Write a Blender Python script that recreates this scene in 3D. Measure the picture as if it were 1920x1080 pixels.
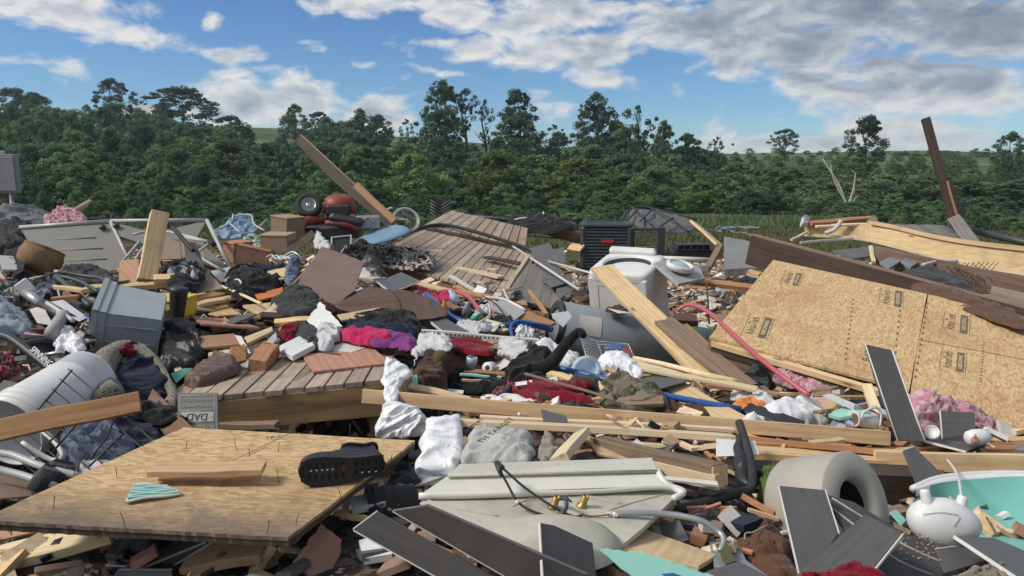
import bpy, bmesh, math, random
import numpy as np
from mathutils import Vector, Matrix, noise
from mathutils.geometry import delaunay_2d_cdt
random.seed(7)
for _o in list(bpy.data.objects): bpy.data.objects.remove(_o)
SC = bpy.context.scene; COL = SC.collection
V = Vector
# ---------------------------------------------------------------- camera
F = 1397.0; PITCH = math.atan(220 / F); EYE = V((0, 0, 1.7))
cd = bpy.data.cameras.new('camera'); cam = bpy.data.objects.new('camera', cd); COL.objects.link(cam)
cam.location = EYE; cam.rotation_euler = (math.pi / 2 - PITCH, 0, 0)
cd.sensor_width = 36; cd.lens = 36 * F / 1920; cd.clip_start = .05; cd.clip_end = 3000
SC.camera = cam
# ---------------------------------------------------------------- light
SUN_EL, SUN_AZ = 44, -106           # azimuth from +Y (ahead of the camera) towards +X
sd = bpy.data.lights.new('sun', 'SUN'); sun = bpy.data.objects.new('sun', sd); COL.objects.link(sun)
sd.energy = 1.75; sd.angle = math.radians(13); sd.color = (1, .95, .87)
_e, _a = math.radians(SUN_EL), math.radians(SUN_AZ)
SDIR = V((math.sin(_a) * math.cos(_e), math.cos(_a) * math.cos(_e), math.sin(_e)))
sun.rotation_euler = SDIR.to_track_quat('Z', 'Y').to_euler(); sun.location = (0, 0, 30)
SC.view_settings.view_transform = 'Standard'; SC.view_settings.look = 'None'
SC.view_settings.exposure = 0.9; SC.view_settings.gamma = 1
SC.cycles.max_bounces = 6; SC.cycles.transparent_max_bounces = 6
SC.cycles.use_denoising = True

class NT:
    """small node-tree helper"""
    def __init__(s, tree): s.t = tree; s.n = tree.nodes; s.l = tree.links; s.n.clear()
    def new(s, typ, **kw):
        n = s.n.new(typ)
        for k, v in kw.items():
            if hasattr(n, k): setattr(n, k, v)
        return n
    def put(s, sock, v):
        if isinstance(v, bpy.types.NodeSocket): s.l.new(v, sock)
        elif v is not None:
            if isinstance(v, tuple) and len(v) == 3 and sock.type == 'RGBA': v = v + (1,)
            sock.default_value = v
    def math(s, op, a, b=None, c=None, clamp=False):
        n = s.new('ShaderNodeMath', operation=op, use_clamp=clamp)
        s.put(n.inputs[0], a); s.put(n.inputs[1], b)
        if c is not None: s.put(n.inputs[2], c)
        return n.outputs[0]
    def vmath(s, op, a, b=None):
        n = s.new('ShaderNodeVectorMath', operation=op); s.put(n.inputs[0], a); s.put(n.inputs[1], b)
        return n.outputs['Value'] if op in ('LENGTH', 'DOT_PRODUCT', 'DISTANCE') else n.outputs[0]
    def mix(s, f, a, b, blend='MIX'):
        n = s.new('ShaderNodeMix', data_type='RGBA', blend_type=blend)
        s.put(n.inputs[0], f); s.put(n.inputs[6], a); s.put(n.inputs[7], b); return n.outputs[2]
    def map(s, v, sc=(1, 1, 1), rot=(0, 0, 0), loc=(0, 0, 0)):
        n = s.new('ShaderNodeMapping'); s.put(n.inputs[0], v)
        s.put(n.inputs[1], loc); s.put(n.inputs[2], rot); s.put(n.inputs[3], sc); return n.outputs[0]
    def noise(s, v, sc=5, det=4, rough=.55, dist=0, col=False):
        n = s.new('ShaderNodeTexNoise'); s.put(n.inputs['Vector'], v); s.put(n.inputs['Scale'], sc)
        s.put(n.inputs['Detail'], det); s.put(n.inputs['Roughness'], rough); s.put(n.inputs['Distortion'], dist)
        return n.outputs[1 if col else 0]
    def vor(s, v, sc=5, out='Distance', feature='F1', rnd=1):
        n = s.new('ShaderNodeTexVoronoi', feature=feature); s.put(n.inputs['Vector'], v); s.put(n.inputs['Scale'], sc)
        s.put(n.inputs['Randomness'], rnd); return n.outputs[out]
    def ramp(s, f, stops, interp='LINEAR'):
        n = s.new('ShaderNodeValToRGB'); cr = n.color_ramp; cr.interpolation = interp
        while len(cr.elements) < len(stops): cr.elements.new(.5)
        for e, (p, c) in zip(cr.elements, stops):
            e.position = p; e.color = (c if isinstance(c, tuple) else (c, c, c)) + (1,)
        s.put(n.inputs[0], f); return n.outputs[0]
    def rng(s, f, a, b, c=0, d=1):
        n = s.new('ShaderNodeMapRange'); s.put(n.inputs[0], f)
        for i, q in enumerate((a, b, c, d)): s.put(n.inputs[i + 1], float(q))
        return n.outputs[0]

MATS = {}
def newmat(name):
    m = bpy.data.materials.new(name); m.use_nodes = True; t = NT(m.node_tree)
    out = t.new('ShaderNodeOutputMaterial'); bs = t.new('ShaderNodeBsdfPrincipled')
    t.l.new(bs.outputs[0], out.inputs[0]); t.out = out; t.bs = bs
    tc = t.new('ShaderNodeTexCoord'); oi = t.new('ShaderNodeObjectInfo')
    t.rand = oi.outputs['Random']; t.raw = tc.outputs['Object']
    sc = t.vmath('SCALE', (17., 31., 23.)); t.put(sc.node.inputs[3], t.rand)
    t.co = t.vmath('ADD', tc.outputs['Object'], sc)
    MATS[name] = m; return m, t
def bump(t, h, s=.3, d=.01):
    b = t.new('ShaderNodeBump'); t.put(b.inputs['Strength'], s); t.put(b.inputs['Distance'], d)
    t.put(b.inputs['Height'], h); t.l.new(b.outputs[0], t.bs.inputs['Normal'])
def hsv(t, col, hv=.02, vv=.3):
    n = t.new('ShaderNodeHueSaturation'); t.put(n.inputs['Color'], col)
    t.put(n.inputs['Hue'], t.rng(t.rand, 0, 1, .5 - hv, .5 + hv))
    r2 = t.math('FRACT', t.math('MULTIPLY', t.rand, 7.31))
    t.put(n.inputs['Value'], t.rng(r2, 0, 1, 1 - vv, 1 + vv)); return n.outputs[0]

def m_wood(name, c1, c2,  dark=(.1, .05, .025), knots=.5, dirt=.35, rough=.7, gs=1., vv=.15, grime=(.12, .1, .08)):
    m, t = newmat(name)
    warp = t.noise(t.co, 2, 2, .5, col=True)
    co = t.vmath('ADD', t.co, t.map(warp, (.04, .04, .04)))
    g = t.noise(t.map(co, (1.2 * gs, 34 * gs, 34 * gs)), 1.4, 7, .62)
    ring = t.new('ShaderNodeTexWave', wave_type='BANDS', bands_direction='Y')
    t.put(ring.inputs['Vector'], t.map(co, (.35 * gs, 5.5 * gs, 5.5 * gs))); t.put(ring.inputs['Scale'], 1.5)
    t.put(ring.inputs['Distortion'], 9); t.put(ring.inputs['Detail'], 2); t.put(ring.inputs['Detail Scale'], 1.1)
    f = t.math('ADD', t.math('MULTIPLY', g, .84), t.math('MULTIPLY', ring.outputs[1], .16)) if gs < 1.5 else t.math('ADD', t.math('MULTIPLY', g, .7), t.math('MULTIPLY', t.noise(t.map(co, (3, 160, 160)), 1., 3, .6), .3))
    col = t.ramp(f, [(.28, c2), (.5, tuple((a * 1.2 + b * .8) / 2 for a, b in zip(c1, c2))), (.75, c1)])
    k = t.vor(t.map(co, (2.4 * gs, 7.5 * gs, 7.5 * gs)), 1.0)
    kf = t.ramp(k, [(0, 1.), (.075, .85), (.11, .25), (.17, 0.)])
    col = t.mix(t.math('MULTIPLY', kf, knots), col, dark)
    d = t.noise(t.co, 5, 5, .65); df = t.ramp(d, [(.5, 0.), (.72, 1.)])
    col = t.mix(t.math('MULTIPLY', df, dirt), col, grime)
    d2 = t.noise(t.co, 130, 2, .6)
    col = t.mix(t.ramp(d2, [(.66, 0.), (.72, dirt)]), col, dark)
    t.put(t.bs.inputs['Base Color'], hsv(t, col, .012, vv)); t.put(t.bs.inputs['Roughness'], rough)
    t.put(t.bs.inputs['Specular IOR Level'], .3)
    bump(t, f, .35 if gs < 1.5 else .08, .002); return m

def m_osb(name, tint=1., edge=False):
    m, t = newmat(name)
    w = t.noise(t.co, 6, 2, .5, col=True)
    co = t.vmath('ADD', t.co, t.map(w, (.03, .03, .03)))
    lay = []
    for r, sx, sy in ((.5, 30, 84), (-.7, 32, 90), (1.5, 28, 80)):
        c = t.vor(t.map(co, (sx, sy, 20), (0, 0, r)), 1.0, 'Color')
        s = t.new('ShaderNodeSeparateColor'); t.put(s.inputs[0], c); lay.append((s.outputs[0], s.outputs[1]))
    f = t.new('ShaderNodeMix', data_type='FLOAT'); t.put(f.inputs[0], t.math('GREATER_THAN', lay[0][1], .45))
    t.put(f.inputs[2], lay[0][0]); t.put(f.inputs[3], lay[1][0])
    g = t.new('ShaderNodeMix', data_type='FLOAT'); t.put(g.inputs[0], t.math('GREATER_THAN', lay[2][1], .62))
    t.put(g.inputs[2], f.outputs[0]); t.put(g.inputs[3], lay[2][0])
    fine = t.noise(t.co, 90, 3, .7)
    val = t.math('ADD', t.math('MULTIPLY', g.outputs[0], .62), t.math('MULTIPLY', fine, .38))
    k = tint
    col = t.ramp(val, [(.1, (.32 * k, .195 * k, .09 * k)), (.3, (.45 * k, .295 * k, .145 * k)), (.55, (.54 * k, .37 * k, .19 * k)), (.85, (.65 * k, .47 * k, .265 * k))])
    big = t.noise(t.co, 1.7, 4, .6)
    col = t.mix(t.ramp(big, [(.5, 0.), (.75, .4)]), col, (.27 * k, .14 * k, .06 * k))
    if edge:   # weathered, wet-stained margin with a shape of its own along the broken side
        sx = t.new('ShaderNodeSeparateXYZ'); t.put(sx.inputs[0], t.raw)
        e = t.math('ADD', sx.outputs[1], t.math('MULTIPLY', t.noise(t.co, 7, 6, .75), .42))
        col = t.mix(t.rng(e, edge[0], edge[1], .9, 0), col, (.13, .10, .085))
    t.put(t.bs.inputs['Base Color'], col); t.put(t.bs.inputs['Roughness'], .75); t.put(t.bs.inputs['Specular IOR Level'], .25)
    bump(t, val, .5, .004); return m

def m_plain(name, c, rough=.5, metal=0., dirt=.25, dc=(.1, .085, .065), vv=0., spec=.5, sc=4., b=.1, speck=.3, trans=0.):
    m, t = newmat(name)
    n1 = t.noise(t.co, sc, 6, .65); n2 = t.noise(t.co, sc * 14, 3, .6)
    col = t.mix(t.math('MULTIPLY', t.ramp(n1, [(.42, 0.), (.75, 1.)]), dirt), c, dc)
    col = t.mix(t.ramp(n2, [(.62, 0.), (.72, speck * dirt * 2)]), col, dc)
    col = t.mix(t.math('MULTIPLY', t.noise(t.co, sc * 3, 4), .16), col, (1, 1, 1), 'MULTIPLY')
    if vv: col = hsv(t, col, .01, vv)
    t.put(t.bs.inputs['Base Color'], col)
    t.put(t.bs.inputs['Roughness'], t.math('ADD', rough - .06, t.math('MULTIPLY', n1, .25), clamp=True)); t.put(t.bs.inputs['Metallic'], metal)
    t.put(t.bs.inputs['Specular IOR Level'], spec); t.put(t.bs.inputs['Transmission Weight'], trans)
    bump(t, n2, b, .003); return m

def m_fabric(name, c, c2=None, vv=0., pat=None, ps=30., rough=.9):
    m, t = newmat(name)
    if c2 is None: c2 = tuple(q * .7 for q in c)
    f = t.noise(t.co, 9, 5, .6)
    col = t.mix(f, c, c2)
    if pat:
        kind, pc = pat
        if kind == 'spots': q = t.ramp(t.noise(t.co, ps, 2, .5), [(.49, 0.), (.53, 1.)])
        elif kind == 'stripes':
            s = t.new('ShaderNodeSeparateXYZ'); t.put(s.inputs[0], t.raw)
            q = t.math('GREATER_THAN', t.math('SINE', t.math('MULTIPLY', s.outputs[0], ps)), .1)
        elif kind == 'check':
            s = t.new('ShaderNodeSeparateXYZ'); t.put(s.inputs[0], t.raw)
            a = t.math('GREATER_THAN', t.math('SINE', t.math('MULTIPLY', s.outputs[0], ps)), 0)
            b = t.math('GREATER_THAN', t.math('SINE', t.math('MULTIPLY', s.outputs[1], ps)), 0)
            q = t.math('MULTIPLY', t.math('ADD', a, b), .5)
        elif kind == 'curl': q = t.ramp(t.vor(t.co, ps, 'Distance'), [(.2, 1.), (.5, 0.)])
        col = t.mix(q, col, pc)
    d = t.noise(t.co, 140, 3, .7)
    col = t.mix(t.math('MULTIPLY', d, .25), col, (.0, .0, .0))
    col = t.mix(t.ramp(t.noise(t.co, 5, 6, .7), [(.55, 0.), (.8, .35)]), col, (.1, .08, .06))
    if vv: col = hsv(t, col, .02, vv)
    t.put(t.bs.inputs['Base Color'], col); t.put(t.bs.inputs['Roughness'], rough); t.put(t.bs.inputs['Specular IOR Level'], .15)
    t.put(t.bs.inputs['Sheen Weight'], .15)
    bump(t, t.math('ADD', t.noise(t.co, 45, 4, .6), t.math('MULTIPLY', d, .3)), .5, .012); return m

# ---------------------------------------------------------------- geometry helpers
_c, _s = math.cos(PITCH), math.sin(PITCH)
def at(px, py, q):
    """a point of the place: q = height above ground, or q*1j = metres ahead"""
    x = (px - 960) / F; y = (540 - py) / F
    d = V((x, _c + y * _s, -_s + y * _c))
    if isinstance(q, complex): return EYE + d * (q.imag / d.y)
    return EYE + d * ((q - EYE.z) / d.z)
def P(*a): return [at(*p) for p in a]

def tagp(o, label=None, cat=None, group=None, kind=None):
    for k, v in (('label', label), ('category', cat), ('group', group), ('kind', kind)):
        if v: o[k] = v
    return o
WORLD = {}
def empty(name, label, cat, loc, group=None, rot=None):
    o = bpy.data.objects.new(name, None); COL.objects.link(o); o.empty_display_size = .1
    M = Matrix.Translation(V(loc)) @ (rot.to_4x4() if rot else Matrix.Identity(4))
    o.matrix_world = M; WORLD[o.name] = M; return tagp(o, label, cat, group)

def frame_from(xa, up=V((0, 0, 1)), org=V((0, 0, 0))):
    x = V(xa).normalized(); y = V(up).cross(x)
    if y.length < 1e-4: y = V((0, 1, 0)).cross(x)
    y.normalize(); z = x.cross(y)
    M = Matrix((x, y, z)).transposed().to_4x4(); M.translation = org; return M
def fr(org, yaw=0, pitch=0, roll=0):
    """placement frame; angles in degrees"""
    from mathutils import Euler
    return Matrix.Translation(V(org)) @ Euler((math.radians(roll), math.radians(pitch), math.radians(yaw)), 'XYZ').to_matrix().to_4x4()

class MB:
    def __init__(s): s.v = []; s.f = []; s.sm = []
    def add(s, vs, fs, smooth=False):
        b = len(s.v); s.v += [V(x) for x in vs]; s.f += [tuple(i + b for i in f) for f in fs]; s.sm += [smooth] * len(fs); return s
    def box(s, lo, hi, M=None):
        (a, b, c), (d, e, f) = lo, hi
        vs = [V((x, y, z)) for x in (a, d) for y in (b, e) for z in (c, f)]
        if M: vs = [M @ v for v in vs]
        return s.add(vs, [(0, 1, 3, 2), (4, 6, 7, 5), (0, 4, 5, 1), (2, 3, 7, 6), (0, 2, 6, 4), (1, 5, 7, 3)])
    def cbox(s, lo, hi, M=None, r=.01, n=2):
        """box with rounded vertical edges and chamfered top/bottom"""
        (a, b, c), (d, e, f) = lo, hi
        prof = []
        for k, (cx, cy) in enumerate(((d - r, e - r), (a + r, e - r), (a + r, b + r), (d - r, b + r))):
            for i in range(n + 1):
                an = (k + i / n) * math.pi / 2; prof.append((cx + r * math.cos(an), cy + r * math.sin(an)))
        mx, my = (a + d) / 2, (b + e) / 2; rings = []
        q = min(r, .4 * (f - c)); ix = q / max(.001, (d - a) / 2); iy = q / max(.001, (e - b) / 2)
        for z, k in ((c, 1), (c + q, 0), (f - q, 0), (f, 1)):
            rings.append([(mx + (x - mx) * (1 - k * ix * .6), my + (y - my) * (1 - k * iy * .6), z) for x, y in prof])
        N = len(prof); vs = [V(p) for r_ in rings for p in r_]
        if M: vs = [M @ v for v in vs]
        fs = [(i * N + j, i * N + (j + 1) % N, (i + 1) * N + (j + 1) % N, (i + 1) * N + j) for i in range(3) for j in range(N)]
        fs += [tuple(range(N))[::-1], tuple(range(3 * N, 4 * N))]
        return s.add(vs, fs)
    def prism(s, pts, nrm):
        """polygon of world points extruded along nrm"""
        n = len(pts); vs = list(pts) + [p + nrm for p in pts]
        fs = [tuple(range(n)), tuple(range(n, 2 * n))[::-1]] + [(i, i + n, (i + 1) % n + n, (i + 1) % n) for i in range(n)]
        return s.add(vs, fs)
    def tube(s, pts, r, n=8, closed=False, smooth=True, cap=True, sub=4):
        pts = [V(p) for p in pts]
        if sub > 1 and len(pts) > 2: pts, rr = catmull(pts, sub, r, closed)
        else: rr = [r] * len(pts) if not isinstance(r, (list, tuple)) else list(r)
        m = len(pts); vs = []; fs = []; ref = None
        for i, p in enumerate(pts):
            d = (pts[(i + 1) % m] - pts[i - 1]) if closed else (pts[min(i + 1, m - 1)] - pts[max(i - 1, 0)])
            d = d.normalized() if d.length > 1e-9 else V((1, 0, 0))
            if ref is None: ref = V((0, 0, 1)) if abs(d.z) < .9 else V((1, 0, 0))
            a = (ref - d * ref.dot(d)); a = a.normalized() if a.length > 1e-6 else d.orthogonal().normalized()
            b = d.cross(a); ref = a
            for k in range(n):
                an = 2 * math.pi * k / n; vs.append(p + (a * math.cos(an) + b * math.sin(an)) * rr[i])
        for i in range(m if closed else m - 1):
            j = (i + 1) % m
            for k in range(n): fs.append((i * n + k, i * n + (k + 1) % n, j * n + (k + 1) % n, j * n + k))
        if cap and not closed: fs += [tuple(range(n))[::-1], tuple(range((m - 1) * n, m * n))]
        return s.add(vs, fs, smooth)
    def lathe(s, prof, M=None, n=24, sx=1, sy=1, smooth=True, arc=1.):
        vs = []; fs = []; m = len(prof); full = arc >= 1; nn = n if full else n + 1
        for r, z in prof:
            for k in range(nn):
                an = 2 * math.pi * arc * k / n; vs.append(V((r * math.cos(an) * sx, r * math.sin(an) * sy, z)))
        if M: vs = [M @ v for v in vs]
        for i in range(m - 1):
            for k in range(n if full else n):
                j = (k + 1) % nn if full else k + 1
                fs.append((i * nn + k, i * nn + j, (i + 1) * nn + j, (i + 1) * nn + k))
        return s.add(vs, fs, smooth)
    def build(s, name, mat, parent=None, M=None, kind=None):
        if M is None:
            lo = V([min(v[i] for v in s.v) for i in range(3)]); hi = V([max(v[i] for v in s.v) for i in range(3)])
            M = Matrix.Translation(V(((lo.x + hi.x) / 2, (lo.y + hi.y) / 2, lo.z)))
        I = M.inverted(); me = bpy.data.meshes.new(name)
        me.from_pydata([I @ v for v in s.v], [], s.f)
        me.polygons.foreach_set('use_smooth', s.sm)
        me.materials.append(MATS[mat] if isinstance(mat, str) else mat); me.update()
        bm = bmesh.new(); bm.from_mesh(me); bmesh.ops.recalc_face_normals(bm, faces=bm.faces); bm.to_mesh(me); bm.free()
        return link(name, me, M, parent, kind)
def link(name, me, M, parent=None, kind=None):
    o = bpy.data.objects.new(name, me); COL.objects.link(o)
    if parent is not None:
        o.parent = parent; o.matrix_local = WORLD[parent.name].inverted() @ M
    else: o.matrix_world = M
    WORLD[o.name] = M.copy()
    if kind: o['kind'] = kind
    return o
def catmull(pts, sub, r=1., closed=False):
    m = len(pts); out = []; ro = []
    rl = list(r) if isinstance(r, (list, tuple)) else [r] * m
    for i in range(m if closed else m - 1):
        g = (lambda k: k % m) if closed else (lambda k: max(0, min(m - 1, k)))
        p0, p1, p2, p3 = pts[g(i - 1)], pts[g(i)], pts[g(i + 1)], pts[g(i + 2)]
        for k in range(sub):
            t = k / sub
            out.append(.5 * ((2 * p1) + (p2 - p0) * t + (2 * p0 - 5 * p1 + 4 * p2 - p3) * t * t + (3 * p1 - p0 - 3 * p2 + p3) * t ** 3))
            ro.append(rl[g(i)] * (1 - t) + rl[g(i + 1)] * t)
    if not closed: out.append(pts[-1]); ro.append(rl[-1])
    return out, ro

def ch(t, name, mb, mat, M=None, label=None):
    o = mb.build(name, mat, t, M)
    if label: o['label'] = label
    return o

# ---- lumber: a sawn board between two points, a little bowed, with chamfered edges and optional broken ends
def board_mb(A, B, w, th, roll=0., bend=0., broken=(0, 0), nseg=10, seed=None, taper=1., sag=0.):
    rnd = random.Random(seed if seed is not None else hash((round(A.x, 3), round(A.y, 3), round(B.x, 3))) & 0xffff)
    M = frame_from(B - A, org=A) @ Matrix.Rotation(math.radians(roll), 4, 'X')
    L = (B - A).length; c = min(.0025, th * .2, w * .2); a, b = w / 2, th / 2
    prof = [(-a + c, -b), (a - c, -b), (a, -b + c), (a, b - c), (a - c, b), (-a + c, b), (-a, b - c), (-a, -b + c)]
    ph = rnd.uniform(0, 6); mb = MB(); vs = []
    for i in range(nseg + 1):
        u = i / nseg; k = 1 + (taper - 1) * u
        oy = bend * math.sin(u * math.pi) + .002 * math.sin(u * 9 + ph); oz = .002 * math.sin(u * 7 + ph) + sag * math.sin(u * math.pi)
        for j, (y, z) in enumerate(prof):
            x = u * L
            if i == 0 and broken[0]: x += rnd.uniform(0, broken[0]) * (1 if j % 2 else .2)
            if i == nseg and broken[1]: x -= rnd.uniform(0, broken[1]) * (1 if j % 2 else .2)
            vs.append(M @ V((x, y * k + oy, z + oz)))
    n = 8; fs = [(i * n + j, i * n + (j + 1) % n, (i + 1) * n + (j + 1) % n, (i + 1) * n + j) for i in range(nseg) for j in range(n)]
    fs += [tuple(range(n))[::-1], tuple(range(nseg * n, nseg * n + n))]
    mb.add(vs, fs)
    for e, (bk, x0, sg) in enumerate(((broken[0], 0, -1), (broken[1], L, 1))):
        if bk:
            for _ in range(5):
                y = rnd.uniform(-a, a) * .8; z = rnd.uniform(-b, b) * .7; q = rnd.uniform(.1, .3) * w; h = th * .3; l = rnd.uniform(.3, 1.) * bk
                xb = x0 - sg * (bk + .01)
                mb.add([M @ V(p) for p in ((xb, y - q, z - h), (xb, y + q, z - h), (xb, y + q, z + h), (xb, y - q, z + h), (x0 + sg * l, y, z))],
                       [(0, 1, 4), (1, 2, 4), (2, 3, 4), (3, 0, 4), (0, 3, 2, 1)])
    return mb, M
def board(name, label, cat, A, B, w, th, mat='pine', roll=0., group=None, parent=None, **kw):
    mb, M = board_mb(A, B, w, th, roll, **kw)
    o = mb.build(name, mat, parent, M)
    if parent is None: tagp(o, label, cat, group)
    elif label: o['label'] = label
    return o

def plane_of(pts):
    """pts: first three carry q, the rest are seen on the plane through them"""
    a, b, c = (at(*p[:3]) for p in pts[:3]); n = (b - a).cross(c - a).normalized()
    if n.dot(EYE - a) < 0: n = -n
    out = [a, b, c]
    for p in pts[3:]:
        if len(p) == 3: out.append(at(*p)); continue
        d = at(p[0], p[1], 1j) - EYE; out.append(EYE + d * ((a - EYE).dot(n) / d.dot(n)))
    return out, n
def ring_order(w, n):
    c = sum(w, V((0, 0, 0))) / len(w); x = (w[0] - c).normalized(); y = n.cross(x)
    return sorted(range(len(w)), key=lambda i: math.atan2((w[i] - c).dot(y), (w[i] - c).dot(x)))
def slab_mb(pts, th, jag=0., seed=1, order=None):
    w, n = plane_of(pts)
    x = max(w[1] - w[0], w[2] - w[0], key=lambda q: q.length).normalized(); M = Matrix((x, n.cross(x), n)).transposed().to_4x4(); M.translation = w[0]
    ow = [w[i] for i in (ring_order(w, n) if order is None else order)]
    if jag:
        rnd = random.Random(seed); q = []
        for i, p in enumerate(ow):
            r = ow[(i + 1) % len(ow)]; L = (r - p).length; k = max(1, int(L / (jag * 5))); q.append(p)
            e = (r - p).normalized().cross(n)
            for j in range(1, k): q.append(p.lerp(r, (j + rnd.uniform(-.3, .3)) / k) + e * rnd.uniform(-jag, jag))
        ow = q
    mb = MB(); c = min(.003, th * .25); m = len(ow); cen = sum(ow, V((0, 0, 0))) / m
    rings = []
    for dz, ins in ((0, c), (-c, 0), (-th + c, 0), (-th, c)):
        rings += [p + (cen - p).normalized() * ins + n * dz for p in ow]
    fs = [(i * m + j, i * m + (j + 1) % m, (i + 1) * m + (j + 1) % m, (i + 1) * m + j) for i in range(3) for j in range(m)]
    fs += [tuple(range(m)), tuple(range(3 * m, 4 * m))[::-1]]
    mb.add(rings, fs); return mb, M, n, ow
def slab(name, label, cat, pts, th=.012, mat='panel', group=None, parent=None, jag=0., seed=1, order=None):
    mb, M, n, _ = slab_mb(pts, th, jag, seed, order)
    o = mb.build(name, mat, parent, M)
    if parent is None: tagp(o, label, cat, group)
    elif label: o['label'] = label
    return o

def fold(u, v, sc, seed, ang):
    c, s_ = math.cos(ang), math.sin(ang); a, b = (u * c + v * s_) * sc, (-u * s_ + v * c) * sc * .42
    w = noise.noise(V((a * .5, b * .6, seed + 5.))); w2 = noise.noise(V((a * .6 + 3, b * .5, seed + 15.)))
    n0 = noise.noise(V((a * .45, b * .6, seed + 2.))); n1 = noise.noise(V((a * .75 + w * 1.5, b * .8 + w2, seed))); n2 = noise.noise(V((a * 1.7 - w2 * 2, b * 1.3 + w * 2, seed + 9.)))
    g = lambda n, k: math.exp(-(n / k) ** 2)
    return 1.1 * n0 + .85 * g(n1, .12) + .42 * g(n2, .11) - .25 * g(n1 - .3, .12) - .2
def cloth_mb(pts, amp=.03, sc=9., dome=.05, th=.004, seed=1, res=None, ang=.6, wob=.026, sub=None, drop=.02, curve=None, fuzz=0.):
    w, n = plane_of(pts)
    x = (w[1] - w[0]).normalized(); y = n.cross(x); M = Matrix((x, y, n)).transposed().to_4x4(); M.translation = w[0]; I = M.inverted()
    lp = [(I @ w[i]).to_2d() for i in ring_order(w, n)]
    L = sum((lp[i] - lp[i - 1]).length for i in range(len(lp)))
    xs = [p.x for p in lp]; ys = [p.y for p in lp]; A = (max(xs) - min(xs)) * (max(ys) - min(ys))
    res = res or max(.005, math.sqrt(A / 1500))
    rnd = random.Random(seed)
    sm, _r = catmull([V((p.x, p.y, 0)) for p in lp], 5, 1., True)
    bd = []
    for i, p in enumerate(sm):
        q = sm[(i + 1) % len(sm)]; k = max(1, int((q - p).length / res))
        for j in range(k):
            r = p.lerp(q, j / k); bd.append(V((r.x + wob * noise.noise(r * 17 + V((seed, 0, 0))), r.y + wob * noise.noise(r * 14 + V((0, seed, 3)))))) 
    nb = len(bd); B = np.array([(p.x, p.y) for p in bd])
    inner = []; yy = min(ys)
    while yy < max(ys):
        xx = min(xs)
        while xx < max(xs):
            q = (xx + rnd.uniform(-.3, .3) * res, yy + rnd.uniform(-.3, .3) * res)
            if np.min((B[:, 0] - q[0]) ** 2 + (B[:, 1] - q[1]) ** 2) > (res * .6) ** 2: inner.append(V(q))
            xx += res
        yy += res
    vs, _, fs, *_r = delaunay_2d_cdt(bd + inner, [], [list(range(nb))], 1, 1e-6)
    D = [math.sqrt(np.min((B[:, 0] - p.x) ** 2 + (B[:, 1] - p.y) ** 2)) for p in vs]; dm = max(D) or 1
    used = sorted({i for f in fs for i in f}); rm = {o: i for i, o in enumerate(used)}
    top = []
    for i in used:
        p = vs[i]; e = min(1, D[i] / (dm * .3)); e = math.sqrt(e)
        h = dome * .34 * e + .85 * amp * fold(p.x, p.y, sc * 1.5, seed, ang) * (.45 + .55 * e) - drop * (1 - e)
        if fuzz: h += rnd.uniform(-fuzz, fuzz) + 2 * fuzz * noise.noise(V((p.x * 60, p.y * 60, seed)))
        top.append(M @ V((p.x + amp * .4 * noise.noise(V((p.x * sc, p.y * sc, 7))), p.y + amp * .4 * noise.noise(V((p.x * sc, p.y * sc, 17))), h)))
    F_ = [tuple(rm[i] for i in f) for f in fs]; k = len(top)
    ec = {}
    for f in F_:
        for i in range(len(f)): ec[(f[i], f[(i + 1) % len(f)])] = 1
    mb = MB(); bot = [p - n * th for p in top]
    sd_ = [(a, b, b + k, a + k) for (a, b) in ec if (b, a) not in ec]
    mb.add(top + bot, F_ + [tuple(i + k for i in f[::-1]) for f in F_] + sd_, True)
    return mb, M
def cloth(name, label, cat, pts, mat, group=None, parent=None, **kw):
    mb, M = cloth_mb(pts, **kw); o = mb.build(name, mat, parent, M)
    if parent is None: tagp(o, label, cat, group)
    elif label: o['label'] = label
    return o
def hose(name, label, cat, pts, r, mat, n=10, sub=6, group=None, parent=None, closed=False):
    mb = MB().tube(pts, r, n, sub=sub, closed=closed); o = mb.build(name, mat, parent)
    if parent is None: tagp(o, label, cat, group)
    return o
def one(name, label, cat, mb, mat, M=None, group=None):
    return tagp(mb.build(name, mat, None, M), label, cat, group)
def rot_to(d, org):   # frame whose Z axis points along d
    return Matrix.Translation(V(org)) @ V(d).to_track_quat('Z', 'Y').to_matrix().to_4x4()
def text_part(name, body, M, size, mat, parent, ext=.0006, sx=1., shear=0.):
    cu = bpy.data.curves.new(name, 'FONT'); cu.body = body; cu.size = size; cu.extrude = ext; cu.align_x = 'CENTER'; cu.align_y = 'CENTER'; cu.shear = shear
    o = bpy.data.objects.new(name, cu); COL.objects.link(o)
    dg = bpy.context.evaluated_depsgraph_get(); dg.update()
    me = bpy.data.meshes.new_from_object(o.evaluated_get(dg)); bpy.data.objects.remove(o)
    me.transform(Matrix.Diagonal((sx, 1, 1, 1))); me.materials.clear(); me.materials.append(MATS[mat]); me.name = name
    return link(name, me, M, parent)
# ================================================================ SKY
wd = bpy.data.worlds.new('World'); SC.world = wd; wd.use_nodes = True
t = NT(wd.node_tree)
wo = t.new('ShaderNodeOutputWorld'); bg = t.new('ShaderNodeBackground'); t.l.new(bg.outputs[0], wo.inputs[0])
sky = t.new('ShaderNodeTexSky', sky_type='NISHITA', sun_disc=False); sky.sun_elevation = math.radians(SUN_EL)
sky.sun_rotation = math.radians(SUN_AZ); sky.ozone_density = 3.; sky.air_density = 1.; sky.dust_density = .3
gv = t.new('ShaderNodeTexCoord').outputs['Generated']
sx = t.new('ShaderNodeSeparateXYZ'); t.put(sx.inputs[0], gv)
el = t.math('MAXIMUM', sx.outputs[2], .0)
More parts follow.
